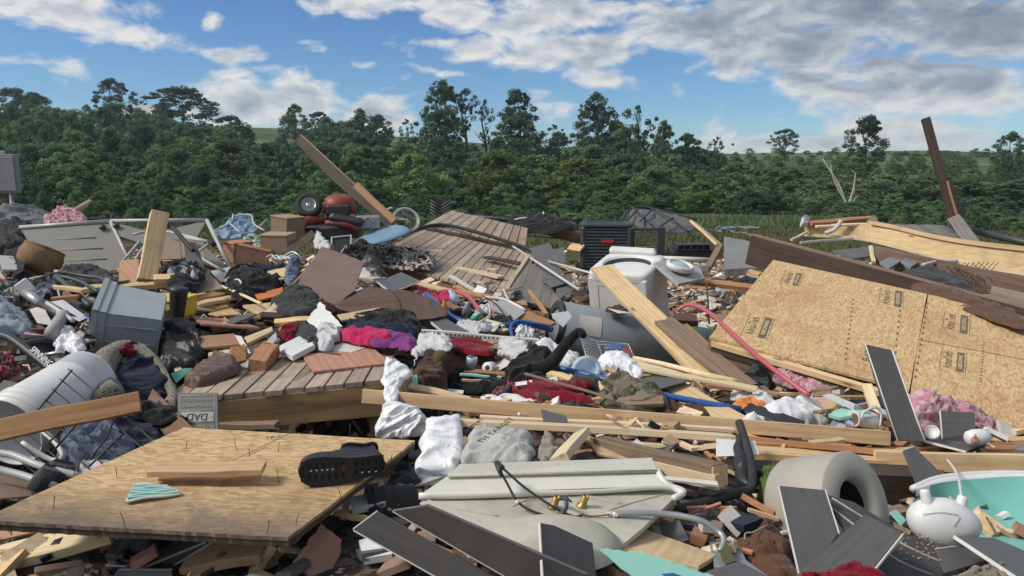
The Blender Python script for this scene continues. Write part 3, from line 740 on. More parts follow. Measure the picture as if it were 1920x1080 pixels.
for px in range(-420, 2340, 42):
    for Y, dy, w in ((80, 2, 78), (68, 16, 84), (57, 34, 90), (48, 54, 96), (40, 78, 100), (34, 104, 100), (29, 134, 96), (26, 164, 80), (23.5, 180, 66), (21.5, 194, 52)):
        x = px + rw.uniform(-24, 24); b = skyline(x) + dy * (.95 if x < 1380 else .45) + rw.uniform(-14, 16)
        if 1220 < x < 1520 and Y < 44: b = max(b, 345 + rw.uniform(0, 12))
        if 1200 < x < 1510 and Y < 33: continue
        if Y < 25 and 1180 < x < 1540: continue
        mass(x, b, w * rw.uniform(.75, 1.2), Y, ('oak', 'column', 'tall', 'tall')[rw.randint(4)], rw.randint(2))
n_wood = len(acc_v)
for px in range(1290, 2060, 30):
    for Y, ty, w in ((120, 281, 64), (106, 287, 76), (94, 294, 80), (82, 301, 84), (70, 309, 90)):
        if rw.rand() < .86: mass(px + rw.uniform(-14, 14), ty + rw.uniform(-4, 6), w * rw.uniform(.6, 1.1), Y, ('shrub', 'oak', 'tall')[rw.randint(3)], rw.randint(2))
for px in range(1380, 2000, 26):      # hedgy bushes on the far right ridge
    mass(px, 286 + rw.uniform(-4, 6), 60, 128 + rw.uniform(-10, 10), 'shrub', rw.randint(2))

tagp(link('hillside_scrub', np_mesh('hillside_scrub', np.concatenate(acc_v[n_wood:]), 'leaf_light'), Matrix.Identity(4), kind='stuff'), 'light green scrub covering the far hillside on the right'); del acc_v[n_wood:]
wme = np_mesh('woodland', np.concatenate(acc_v), 'leaf_mid'); at_ = wme.attributes.new('tint', 'FLOAT', 'POINT')
at_.data.foreach_set('value', np.concatenate([np.full(len(v), rw.uniform(-1, .8), np.float32) for v in acc_v]))
wood = link('woodland', wme, Matrix.Identity(4), kind='stuff')
tagp(wood, 'dense green wood that fills the middle distance behind the wreckage', None)
# dead tree
o = empty('dead_tree', 'bare pale dead tree with forked branches in front of the right-hand wood', 'tree', at(1590, 400, 36j))
mb = MB()
for pl, r in (([(1592, 400), (1580, 352), (1566, 320), (1556, 298)], .05), ([(1590, 385), (1571, 345), (1566, 308)], .035), ([(1592, 395), (1585, 365), (1578, 345)], .03),
              ([(1590, 385), (1605, 355), (1614, 324)], .035), ([(1594, 378), (1606, 366), (1612, 342)], .02), ([(1596, 385), (1612, 368), (1631, 372)], .025)):
    k = len(pl); mb.tube([at(a, b, 27j) + V((0, .2 * i, 0)) for i, (a, b) in enumerate(pl)], [r * 1.25 * (1 - .7 * i / (k - 1)) for i in range(k)], 6)
ch(o, 'trunk', mb, 'bark_pale')
# far house on the ridge
h0 = at(262, 232, 100j); o = empty('house', 'house with a low grey gable roof half hidden by trees on the left ridge', 'house', h0)
mb = MB().box((-2.6, -2, -1), (2.6, 2, .9), Matrix.Translation(h0)); ch(o, 'wall', mb, 'grey_beige')
mb = MB(); q = [h0 + V(p) for p in ((-3, -2.4, .8), (3, -2.4, .8), (3, 2.4, .8), (-3, 2.4, .8), (-2.2, 0, 2.3), (2.2, 0, 2.3))]
mb.add(q, [(0, 1, 5, 4), (2, 3, 4, 5), (1, 2, 5), (3, 0, 4), (3, 2, 1, 0)]); ch(o, 'roof', mb, 'sign_pale')
# grass blades along the far side of the clearing
def blades(name, n, fn, hgt, mat, label, seed):
    r = np.random.RandomState(seed); v = []
    for _ in range(n):
        x, y = fn(r); z = terrain(x, y) - .01; a = r.rand() * 6.28; h = hgt * (.5 + r.rand()); w = .012 + .02 * r.rand()
        dx, dy = math.cos(a) * w, math.sin(a) * w; lx, ly = r.normal() * h * .3, r.normal() * h * .3
        v += [(x - dx, y - dy, z), (x + dx, y + dy, z), (x + lx + dx * .3, y + ly + dy * .3, z + h), (x + lx - dx * .3, y + ly - dy * .3, z + h)]
    tagp(link(name, np_mesh(name, np.array(v), mat), Matrix.Identity(4), kind='stuff'), label)
blades('grass', 30000, lambda r: (r.uniform(-24, 26), 14.5 + 13 * r.rand() ** .8), .08, 'leaf_grass', 'rough grass along the far edge of the clearing', 4)
blades('weeds', 9000, lambda r: (r.uniform(-26, 26), r.uniform(22, 27)), .17, 'leaf_mid', 'tall weeds at the foot of the wood', 6)
# ================================================================ helpers for the wreckage
def surf(pts):
    w, n = plane_of(pts); a = w[0]
    def on(px, py, up=0.):
        d = at(px, py, 1j) - EYE; return EYE + d * ((a - EYE).dot(n) / d.dot(n)) + n * up
    return on, n
def mark(parent, name, pl, a, b, body, size, mat='ink', up=.0012, sx=1., flip=False):
    """flat lettering on the plane pl, centred between pixels a and b, reading from a to b"""
    on, n = surf(pl); A, B = on(*a, up), on(*b, up); x = (B - A).normalized()
    M = Matrix((x, n.cross(x), n)).transposed().to_4x4(); M.translation = (A + B) / 2
    return text_part(name, body, M, size, mat, parent, sx=sx)
def edge_strip(o, w, n, i, j, th, mat='edge_white', wd=.004):
    a, b = w[i], w[j]; cen = sum(w, V((0, 0, 0))) / len(w); d = (b - a).normalized(); out = d.cross(n)
    if out.dot(a - cen) < 0: out = -out
    mb = MB(); r = random.Random(i * 7 + j); q = [a + out * .0006 + n * .0012, b + out * .0006 + n * .0012, b + out * wd + n * .0012, a + out * wd + n * .0012]
    mb.prism(q, -n * (th + .002)); return mb.build('edge', mat, o)
def lam(label, pts, edges=(), mat='laminate', th=.007, cat='floor plank', name='laminate_plank', group='dark laminate planks scattered through the wreckage', jag=0., seed=1):
    mb, M, n, _ = slab_mb(pts, th, jag, seed); o = tagp(mb.build(name, mat, None, M), label, cat, group); w, _n = plane_of(pts)
    for i, j in edges: edge_strip(o, w, n, i, j, th)
    return o
def bd(label, a, b, w, th, mat='pine', roll=0., name='lumber_board', cat='board', group=None, **kw):
    return board(name, label, cat, at(*a), at(*b), w, th, mat, roll, group, **kw)
G_OFF = 'loose boards and offcuts in the wreckage'

# ================================================================ LEFT: meter box, tarp, white door
mp = at(17, 372, 9j); o = empty('meter_box', 'grey electric meter box on a short post at the left edge', 'meter box', (mp.x, 9, 0))
Mm = fr((at(8, 362, 9j).x, 9, at(8, 362, 9j).z), 18)
ch(o, 'cabinet', MB().cbox((-.17, -.08, 0), (.17, .08, .46), Mm, .012), 'grey_metal')
ch(o, 'cover', MB().cbox((-.15, -.10, .03), (.15, -.082, .43), Mm, .006), 'grey_panel')
ch(o, 'cap', MB().cbox((-.05, -.03, .46), (.05, .03, .50), Mm, .006), 'white_metal')
ch(o, 'post', MB().tube([V((mp.x - .05, 9.02, 0)), V((mp.x - .05, 9.02, mp.z + .05))], .045, 10), 'old_wood')
ch(o, 'conduit', MB().tube([V((mp.x + .05, 8.96, .1)), V((mp.x + .05, 8.96, mp.z + .06))], .022, 8), 'steel')
cloth('carpet', 'grey rolled carpet heaped beside the meter box post', 'carpet', [(-30, 395, 8.6j), (45, 386, 9j), (-30, 440, 8.2j), (98, 397), (110, 412), (70, 430), (20, 440)], 'f_furn', amp=.05, dome=.10, sc=5, seed=3)
cloth('carpet', 'dark grey crumpled carpet below the rolled one at the left edge', 'carpet', [(-30, 425, 7.8j), (60, 418, 8j), (-30, 470, 7.2j), (75, 440), (50, 462), (20, 475)], 'f_dgrey', amp=.07, dome=.10, sc=7, seed=4)
cloth('insulation_clump', 'pink fibreglass insulation clump on top of the carpet near the white door', 'insulation', [(82, 410, 8.2j), (118, 388, 8.5j), (90, 420, 8.1j), (160, 405), (163, 420), (120, 422)], 'insulation', amp=.04, dome=.10, sc=12, seed=5, fuzz=.012)
bd('short pale board sticking up behind the pink insulation clump', (128, 402, 8.8j), (166, 381, 9.2j), .11, .03, 'pine_pale', roll=-50)
fr_ = [(152, 402, 9j), (212, 400, 9.3j), (206, 412, 9j), (158, 410, 8.8j)]
hose('wire_hoop', 'thin dark rectangular frame behind the white door', 'frame', P(*fr_), .012, 'dark_metal', closed=True, sub=1)

o = empty('white_door', 'white metal door panel with pressed ribs, folded and leaning at the left', 'door', at(200, 520, 7j))
plL = [(37, 427, 7.3j), (207, 415, 7.5j), (95, 513, 6.85j)]
mb, M, n, _ = slab_mb(plL + [(250, 505)], .03, order=[0, 1, 3, 2]); ch(o, 'panel', mb, 'grey_beige', M)
onL, nL = surf(plL)
ch(o, 'rim', MB().tube([onL(37, 428, .01), onL(207, 416, .01)], .02, 8, sub=1), 'white_metal')
ch(o, 'rim', MB().tube([onL(207, 416, .01), onL(250, 505, .01)], .016, 8, sub=1), 'white_metal')
for k, (a, b) in enumerate((((97, 449), (180, 446)), ((108, 469), (192, 466)), ((123, 489), (200, 486)))):
    ch(o, 'pressed_rib', MB().tube([onL(*a, -.004), onL(*b, -.004)], .012, 8, sub=1), 'grey_beige')
plR = [(208, 416, 7.5j), (388, 413, 7.7j), (432, 505, 7.1j)]
mb, M, n, _ = slab_mb(plR + [(412, 505), (368, 447), (290, 436), (222, 442)], .03); ch(o, 'panel', mb, 'grey_beige', M)
onR, nR = surf(plR)
ch(o, 'rim', MB().tube([onR(208, 416, .01), onR(388, 414, .01)], .02, 8, sub=1), 'white_metal')
ch(o, 'rim', MB().tube([onR(388, 414, .01), onR(432, 505, .01)], .02, 8, sub=1), 'white_metal')
for a, b in (((194, 430), 8), ((219, 427), 6)):
    c = onL(*a, .02); ch(o, 'handle', MB().lathe([(0, .03), (.02, .03), (.03, .02), (.034, 0)], rot_to(nL, c), 14), 'black_plastic')
# white tubular walking frame tangled in the door
o = empty('walking_frame', 'white tubular walking frame tangled under the right half of the white door', 'walker', at(400, 500, 6.9j))
for pl in ([(250, 440, 7j), (300, 432, 7.1j), (400, 455, 6.9j)], [(395, 455, 6.9j), (372, 478, 6.8j), (420, 508, 6.6j)], [(262, 452, 6.9j), (232, 488, 6.7j)], [(275, 455, 6.8j), (245, 500, 6.6j)], [(395, 455, 6.9j), (345, 445, 7j)]):
    ch(o, 'tube', MB().tube(P(*pl), .012, 8, sub=3), 'white_metal')
ch(o, 'rubber_foot', MB().tube(P((393, 452, 6.9j), (402, 459, 6.85j)), .024, 8), 'black_rubber')
bd('grey pry bar like black pipe sticking up beside the upright timber', (324, 427, 6.6j), (362, 470, 6.3j), .03, .03, 'black_plastic', name='black_pipe', cat='pipe')
slab('roof_panel', 'dark grey broken panel corner right of the upright timber', 'panel', [(345, 460, 6.5j), (368, 452, 6.6j), (385, 505, 6.2j), (350, 500)], .01, 'shingle', order=[0, 1, 2, 3])
for px0 in (295, 340): slab('brown_board', ['brown drawer side standing behind the upright timber', 'brown drawer side with a pale edge behind the walking frame'][px0 > 300], 'panel', [(px0, 447, 7.1j), (px0 + 42, 449, 7.1j), (px0 + 45, 485, 6.9j), (px0 + 2, 487)], .014, 'box_brown')
# upright timber
board('timber_post', 'thick pale square timber standing upright in front of the white door', 'post', at(275, 526, 5.9j), at(299, 400, 6.15j), .135, .13, 'pine', 38, seed=3)
slab('plywood_offcut', 'reddish plywood offcut standing left of the upright timber', 'board', [(224, 488, 6.1j), (260, 485, 6.1j), (262, 530, 5.9j), (222, 530)], .016, 'cherry_ply')
bd('short pale board lying at the foot of the upright timber', (288, 524, 5.8j), (352, 519, 5.9j), .09, .04, 'pine', roll=20)
bd('long pale board lying behind the grey storage tote', (160, 542, 5.7j), (338, 531, 5.9j), .09, .04, 'pine', roll=10)
# wicker basket
c = at(62, 512, 6.6j); o = empty('wicker_basket', 'round brown wicker basket tipped against the white door', 'basket', c)
Mw = fr(c + V((0, 0, .0)), 20, 25, -15)
ch(o, 'bowl', MB().lathe([(.05, 0), (.13, .02), (.175, .09), (.185, .17), (.165, .235), (.15, .24), (.165, .17), (.15, .09), (.1, .04)], Mw, 28), 'wicker')
ch(o, 'rim', MB().tube([Mw @ V((.16 * math.cos(a), .16 * math.sin(a), .24)) for a in [k * .5236 for k in range(12)]], .012, 6, closed=True, sub=2), 'wicker')
# red tub at the edge, black bag
c = at(2, 528, 5.4j); o = empty('red_tub', 'red plastic tub at the left edge', 'tub', c)
ch(o, 'tub', MB().lathe([(.09, .1), (.1, .1), (.085, 0), (.03, -.02), (0, -.02)][::-1], fr(c, 0, 8, 160), 24), 'red_plastic'); ch(o, 'rim', MB().lathe([(.095, .095), (.108, .095), (.108, .105), (.095, .105)], fr(c, 0, 8, 160), 24), 'white_plastic')
cloth('bin_bag', 'black bin bag below the red tub', 'bag', [(-20, 535, 5.2j), (40, 528, 5.3j), (-20, 600, 4.6j), (45, 560), (30, 590)], 'black_plastic', amp=.05, dome=.08, sc=9, seed=6)
cloth('dark_coat', 'dark coat bunched under the white door', 'coat', [(110, 518, 6.3j), (145, 500, 6.5j), (115, 545, 5.9j), (200, 508), (215, 530), (160, 548)], 'f_dgrey', amp=.06, dome=.09, sc=8, seed=7)
cloth('dark_shirt', 'black shirt lying left of the dark coat', 'shirt', [(20, 478, 7.2j), (50, 455, 7.5j), (10, 500, 6.6j), (40, 500), (20, 512)], 'f_black', amp=.05, dome=.08, sc=8, seed=8)
slab('book', 'slate grey book lying at the left edge above the red tub', 'book', [(-5, 478, 6.6j), (25, 480, 6.6j), (35, 505, 6.1j), (5, 505)], .02, 'grey_panel')
# walker / bent chrome tubes
o = empty('chair_frame', 'bent dark metal chair frame in front of the white door', 'chair frame', at(170, 540, 5.6j))
for pl in ([(60, 528, 5.6j), (110, 512, 5.8j), (160, 518, 5.8j), (190, 522, 5.7j), (198, 535, 5.6j)], [(105, 518, 5.6j), (130, 540, 5.4j), (170, 575, 5.1j)], [(110, 517, 5.6j), (150, 528, 5.5j), (185, 548, 5.3j)]):
    ch(o, 'tube', MB().tube(P(*pl), .014 if pl[0][0] != 105 else .022, 8, sub=4), 'dark_metal')
hose('broom_handle', 'thin wooden broom handle lying across the chair frame', 'handle', P((55, 523, 5.9j), (125, 509, 6.1j)), .008, 'pine_pale', sub=1)
cloth('patterned_cloth', 'black and white crumpled cloth in the chair frame', 'cloth', [(68, 540, 5.3j), (92, 520, 5.5j), (70, 555, 5.2j), (105, 530), (98, 562), (80, 560)], 'f_plaid', amp=.05, dome=.07, sc=12, seed=9)
# exercise bike
o = empty('exercise_bike', 'black and silver exercise bike lying on its side at the left', 'exercise bike', at(90, 690, 4.2j))
a, b = at(40, 542, 5j), at(80, 572, 4.8j); ch(o, 'seat_post', MB().tube([a, b], .034, 12), 'steel')
ch(o, 'post_sleeve', MB().tube([b, at(135, 603, 4.6j)], .042, 12), 'black_plastic')
ch(o, 'slider', MB().tube([at(88, 568, 4.65j), at(110, 582, 4.6j), at(138, 602, 4.5j)], .014, 8), 'white_metal')
ch(o, 'clamp', MB().cbox((-.04, -.02, -.05), (.05, .02, .05), fr(at(46, 540, 4.95j), 10, -35), .008), 'white_plastic')
ch(o, 'stem', MB().tube([at(120, 590, 4.6j), at(95, 626, 4.3j)], .038, 8), 'grey_panel')
ch(o, 'frame_tube', MB().tube([at(-10, 628, 4.2j), at(20, 634, 4.15j), at(70, 672, 4.0j), at(130, 722, 3.85j)], .024, 10), 'black_plastic')
pa, pb = at(58, 652, 4.02j), at(108, 695, 3.88j)
x = (pb - pa).normalized(); nn = (EYE - (pa + pb) / 2); nn = (nn - x * nn.dot(x)).normalized(); Mt = Matrix((x, nn.cross(x), nn)).transposed().to_4x4(); Mt.translation = (pa + pb) / 2 + nn * .0255
text_part('lettering', 'SPINNING', Mt, .045, 'white_print', o)
fw = rot_to((EYE - at(85, 700, 4.2j)).normalized() + V((.3, 0, .5)), at(85, 700, 4.25j))
ch(o, 'flywheel', MB().lathe([(.2, -.012), (.225, -.012), (.23, 0), (.225, .012), (.2, .012), (.19, 0)], fw, 36), 'dark_metal')
ch(o, 'flywheel_disc', MB().lathe([(.0, .004), (.19, .004), (.19, -.004), (0, -.004)], fw, 36), 'black_plastic')
ch(o, 'crank', MB().tube([at(70, 668, 4.15j), at(118, 660, 4.1j)], .012, 8), 'chrome')
o = empty('pink_baton', 'pink and grey racket shaft lying over the exercise bike', 'racket', at(50, 630, 4.5j))
ch(o, 'shaft', MB().tube(P((0, 625, 4.45j), (45, 626, 4.45j), (105, 636, 4.4j)), .012, 8), 'insulation'); ch(o, 'grip', MB().tube(P((40, 630, 4.4j), (95, 634, 4.38j)), .013, 8), 'f_dgrey')
cloth('quilt', 'blue-grey quilt spilling in from the left edge', 'quilt', [(-40, 560, 4.8j), (5, 545, 5j), (-40, 660, 4.1j), (35, 580), (78, 622), (20, 626)], 'f_sheet', amp=.05, dome=.12, sc=9, seed=10, ang=1.1)
cloth('flowered_cloth', 'red and pink flowered cloth at the left edge under the exercise bike', 'cloth', [(-20, 672, 3.9j), (20, 668, 4j), (-20, 715, 3.7j), (38, 690), (40, 706), (10, 712)], 'f_flower', amp=.04, dome=.06, sc=16, seed=11)
slab('magazine', 'pale magazine page between the exercise bike and the grey tote', 'magazine', [(92, 566, 4.8j), (118, 562, 5j), (165, 595, 4.7j), (150, 602), (110, 590)], .004, 'paper')
slab('carton', 'torn grey carton under the exercise bike post', 'carton', [(55, 580, 4.7j), (80, 572, 4.8j), (100, 610, 4.4j), (70, 605)], .004, 'drywall')
cloth('plastic_bag', 'clear crumpled plastic bag beside the mouth of the grey tote', 'plastic bag', [(100, 645, 4.3j), (122, 612, 4.5j), (125, 655, 4.2j), (145, 625), (160, 655), (140, 668)], 'plastic_film', amp=.04, dome=.05, sc=14, seed=12)
slab('blue_box', 'small blue box at the mouth of the grey tote', 'box', [(148, 596, 4.7j), (158, 590, 4.7j), (168, 596, 4.65j), (165, 608), (153, 605)], .05, 'blue_pipe')
cloth('black_netting', 'black lace cloth spilling from the grey tote', 'cloth', [(142, 615, 4.5j), (165, 600, 4.6j), (145, 650, 4.3j), (175, 620), (175, 655)], 'f_leopard', amp=.04, dome=.04, sc=15, seed=13)
for k, (a, b, m_) in enumerate((((95, 537, 5.4j), (160, 545, 5.2j), 'pine'), ((100, 560, 5.2j), (150, 556, 5.2j), 'pine_red'))):
    bd(['pine stick lying behind the exercise bike post', 'reddish board end just above the pale magazine'][k], a, b, .06, .025, m_, group=G_OFF)
# grey tote, tipped on its side, mouth to the left
oc = at(180, 602, 4.65j); ax = (at(312, 615, 4.8j) - oc).normalized(); upv = V((.05, -.25, 1)).normalized(); yv = ax.cross(upv).normalized(); upv = yv.cross(ax)
Mt = Matrix((yv, upv, ax)).transposed().to_4x4(); Mt.translation = oc
o = empty('storage_tote', 'grey plastic storage tote tipped on its side in the wreckage', 'storage tote', oc + V((0, 0, -.2)))
def tote_walls(mb, w0, h0, w1, h1, L, th, M):
    for sgn in (1, -1):
        mb.add([M @ V(p) for p in ((-w0, sgn * h0, 0), (w0, sgn * h0, 0), (w1, sgn * h1, L), (-w1, sgn * h1, L), (-w0, sgn * (h0 - th), 0), (w0, sgn * (h0 - th), 0), (w1, sgn * (h1 - th), L), (-w1, sgn * (h1 - th), L))],
               [(0, 1, 2, 3), (4, 7, 6, 5), (0, 4, 5, 1), (1, 5, 6, 2), (2, 6, 7, 3), (3, 7, 4, 0)])
        mb.add([M @ V(p) for p in ((sgn * w0, -h0, 0), (sgn * w0, h0, 0), (sgn * w1, h1, L), (sgn * w1, -h1, L), (sgn * (w0 - th), -h0, 0), (sgn * (w0 - th), h0, 0), (sgn * (w1 - th), h1, L), (sgn * (w1 - th), -h1, L))],
               [(0, 1, 2, 3), (4, 7, 6, 5), (0, 4, 5, 1), (1, 5, 6, 2), (2, 6, 7, 3), (3, 7, 4, 0)])
mb = MB(); tote_walls(mb, .24, .175, .205, .15, .38, .004, Mt); mb.cbox((-.205, -.15, .375), (.205, .15, .385), Mt, .03)
for y0 in (.09, -.02): mb.cbox((.222, y0 - .004, .06), (.236, y0 + .004, .36), Mt, .003)
ch(o, 'body', mb, 'grey_tote')
mb = MB(); tote_walls(mb, .265, .20, .26, .195, .03, .012, Mt); tote_walls(mb, .258, .191, .244, .181, .075, .008, Mt); ch(o, 'rim', mb, 'grey_tote')
# yellow basket
c = at(262, 598, 5.3j); o = empty('yellow_basket', 'yellow plastic laundry basket with slots behind the grey tote', 'basket', c)
My = fr(c, -8, 0, 0); mb = MB().cbox((-.02, -.14, .02), (.38, .14, .16), My, .02); ch(o, 'body', mb, 'yellow')
mb = MB(); 
for k in range(5): mb.box((.25 + .022 * k, -.145, .04), (.262 + .022 * k, -.139, .1), My)
ch(o, 'slots', mb, 'ink'); ch(o, 'rim', MB().cbox((-.03, -.15, .155), (.39, .15, .17), My, .02), 'yellow')
# tall black boot and leather bag
o = empty('tall_boot', 'tall black leather boot standing beside the yellow basket', 'boot', at(335, 612, 5.1j))
a, b = at(336, 540, 5.1j), at(330, 612, 5.1j)
ch(o, 'shaft', MB().tube([a, a.lerp(b, .4), a.lerp(b, .8), b + V((.0, -.03, -.03))], [.062, .055, .045, .05], 14), 'leather')
ch(o, 'foot', MB().tube([b + V((0, .02, -.02)), b + V((-.03, -.08, -.08)), b + V((-.05, -.18, -.10))], [.05, .048, .03], 12), 'leather')
cloth('leather_bag', 'slumped black leather bag with a gathered mouth under the tall boot', 'bag', [(308, 618, 4.9j), (350, 608, 5j), (300, 690, 4.4j), (382, 635), (380, 672), (345, 692)], 'leather', amp=.06, dome=.16, sc=7, seed=14)
# fur-trimmed hat/coat
cen = at(260, 722, 3.95j)
cloth('fur_lined_hood', 'dark navy hood turned inside out with a grey shearling border', 'hood', [(198, 735, 3.75j), (240, 672, 4.05j), (240, 800, 3.55j), (290, 672), (322, 720), (318, 775), (300, 800)], 'f_navy', amp=.04, dome=.1, sc=5, seed=15)
hd = bpy.data.objects['fur_lined_hood']
mbf = MB().tube(P((205, 752, 3.55j), (188, 712, 3.8j), (200, 675, 3.95j), (232, 655, 4.1j), (270, 662, 4.1j), (300, 690, 4.0j), (322, 735, 3.8j), (322, 775, 3.6j)), [.075, .078, .065, .05, .035, .025, .022, .02], 14)
for i, v_ in enumerate(mbf.v): mbf.v[i] = v_ + V((noise.noise(v_ * 45), noise.noise(v_ * 45 + V((9, 0, 0))), noise.noise(v_ * 45 + V((0, 9, 0))))) * .012
ch(hd, 'shearling_border', mbf, 'f_shearling')
c = at(225, 645, 4.3j); cloth('red_glove', 'small red and black glove lying on the shearling border', 'glove', [(225, 652, 4j), (240, 640, 4.1j), (235, 662, 4j), (262, 645), (268, 660)], 'f_crimson', amp=.02, dome=.03, sc=15, seed=16)
# white bucket
a, b = at(168, 708, 3.75j), at(14, 812, 3.2j); o = empty('white_bucket', 'white plastic bucket lying on its side behind the black wire rack', 'bucket', at(100, 850, 3.4j))
Mb = rot_to(b - a, a); L = (b - a).length
ch(o, 'body', MB().lathe([(0, .0), (.148, .0), (.152, .006), (.165, L * .75), (.167, L), (.16, L), (.155, .02), (0, .015)], Mb, 40), 'white_plastic')
for k, z in enumerate((.78, .86, .94)): ch(o, 'rib', MB().lathe([(.160, L * z - .002), (.172, L * z - .002), (.172, L * z + .002), (.160, L * z + .002)], Mb, 40), 'white_plastic')
h = [(70, 802, 3.05j), (100, 825, 3.0j), (118, 855, 2.95j), (95, 862, 2.95j), (40, 830, 2.95j)]
ch(o, 'handle', MB().tube(P(*h), .011, 8), 'white_plastic')
# black wire rack
on, n = surf([(122, 690, 3.5j), (300, 860, 2.75j), (10, 860, 2.85j)]); o = empty('wire_rack', 'black wire rack leaning over the white bucket', 'wire rack', on(200, 880))
for k in range(9):
    f_ = k / 8; a = (128 - 118 * f_, 692 + 150 * f_); b = (a[0] + 205 - 60 * f_, a[1] + 175 - 55 * f_)
    ch(o, 'wire', MB().tube([on(*a), on((a[0] + b[0]) / 2, (a[1] + b[1]) / 2, .01), on(*b)], .0035, 5, sub=2), 'black_plastic')
for a, b in (((136, 696), (48, 800)), ((190, 745), (100, 850)), ((250, 800), (165, 880)), ((138, 785), (95, 830))):
    ch(o, 'cross_wire', MB().tube([on(*a, .007), on(*b, .007)], .0045, 6, sub=1), 'black_plastic')
ch(o, 'wire', MB().tube([on(246, 789, .01), on(222, 795, .03), on(205, 830, .03), on(170, 865, .01)], .004, 6, sub=4), 'black_plastic')
bd('brown board with a pale sawn edge crossing over the wire rack at the left', (-60, 818, 2.78j), (262, 753, 3.0j), .085, .035, 'pine_red', roll=62, seed=5)
cloth('denim_sweater', 'dark blue-grey sweater crumpled behind the wire rack', 'sweater', [(112, 830, 3.2j), (150, 796, 3.4j), (120, 885, 2.9j), (205, 800), (250, 838), (200, 880)], 'f_denim', amp=.05, dome=.12, sc=8, seed=17)
cloth('navy_trousers', 'navy trousers above the crumpled sweater', 'trousers', [(175, 790, 3.45j), (230, 770, 3.6j), (200, 850, 3.1j), (290, 800), (300, 850), (240, 850)], 'f_navy', amp=.05, dome=.04, sc=7, seed=18)
slab('dark_board', 'dark brown board leaning behind the stained OSB sheet', 'board', [(268, 768, 3.6j), (286, 728, 3.75j), (375, 815, 3.25j), (330, 840)], .018, 'walnut_ply', order=[0, 1, 2, 3])
o = empty('garden_chair_frame', 'two white metal tubes of a broken chair frame at the left edge', 'chair frame', at(60, 900, 2.7j))
for pl in ([(-30, 848, 2.75j), (20, 852, 2.75j), (80, 875, 2.7j), (150, 893, 2.7j)], [(-30, 876, 2.65j), (30, 888, 2.65j), (105, 912, 2.6j)]): ch(o, 'tube', MB().tube(P(*pl), .014, 10), 'white_metal')
cloth('grey_cushion', 'dark grey cushion between the two white chair tubes', 'cushion', [(60, 895, 2.6j), (90, 872, 2.75j), (70, 915, 2.55j), (135, 885), (120, 905)], 'f_dgrey', amp=.02, dome=.08, sc=5, seed=19)
cloth('white_rag', 'white rag poking up behind the edge of the stained OSB sheet', 'rag', [(150, 885, 2.85j), (165, 862, 2.95j), (155, 892, 2.8j), (205, 868), (185, 885)], 'f_white', amp=.03, dome=.02, sc=14, seed=20)
slab('brown_carton', 'brown carton side with a printed patch at the left edge', 'carton', [(-10, 870, 2.9j), (50, 885, 2.9j), (60, 930, 2.6j), (-10, 935)], .006, 'box_brown')
# ================================================================ camp chair, drawers, mower, plank, bicycle
o = empty('camp_chair', 'collapsed blue camp chair with white tubes behind the drawers', 'camp chair', at(430, 450, 8.8j))
mb, M = cloth_mb([(398, 438, 8.6j), (435, 408, 9.1j), (430, 445, 8.5j), (470, 405), (482, 428), (460, 442)], amp=.05, dome=.05, sc=8, seed=21); ch(o, 'seat_fabric', mb, 'blue_cover', M)
for pl in ([(395, 436, 8.6j), (432, 418, 8.8j), (437, 402, 8.9j)], [(432, 420, 8.7j), (455, 440, 8.5j)], [(437, 405, 8.9j), (470, 403, 8.9j), (476, 420, 8.7j), (496, 432, 8.5j)], [(470, 440, 8.5j), (500, 412, 8.8j)]):
    ch(o, 'tube', MB().tube(P(*pl), .011, 6), 'white_metal')
cloth('green_floral_cloth', 'green and white floral cloth left of the brown drawer boxes', 'cloth', [(455, 448, 8.2j), (470, 438, 8.4j), (470, 462, 8j), (490, 445), (495, 470)], 'f_green', amp=.04, dome=.05, sc=12, seed=22)
def drawerbox(label, lo, size, yaw, roll, pitch, mat='box_brown', mt2='cardboard'):
    M = fr(lo, yaw, pitch, roll); w, d, h = size; o = empty('drawer_box', label, 'drawer', lo, 'brown drawer boxes thrown on the heap')
    ch(o, 'front', MB().cbox((0, 0, 0), (w, .018, h), M, .004), mat)
    mb = MB().cbox((0, .02, 0), (.014, d, h * .97), M, .003).cbox((w - .014, .02, 0), (w, d, h * .97), M, .003).cbox((.014, d - .014, 0), (w - .014, d, h * .97), M, .003)
    ch(o, 'sides', mb, mat); ch(o, 'top', MB().cbox((-.008, -.008, h * .972), (w + .008, d, h * .972 + .015), M, .004), mt2); ch(o, 'bottom', MB().box((.014, .02, .005), (w - .014, d - .014, .01), M), mat); return o
drawerbox('tall brown drawer box standing left of the overturned mower', at(507, 448, 8.3j), (.24, .28, .26), -28, 0, 6)
drawerbox('lower brown drawer box in front of the tall one', at(490, 478, 7.6j), (.29, .22, .2), -8, 4, 0)
drawerbox('brown drawer box with a dark slot leaning right below the camp chair', at(440, 492, 7.3j), (.30, .2, .17), 14, 0, 14, 'cherry_ply', 'pine_red')
drawerbox('open red-brown drawer box right of the walking frame', at(418, 490, 7.6j), (.16, .25, .2), -30, 0, 5, 'cherry_ply', 'pine_red')
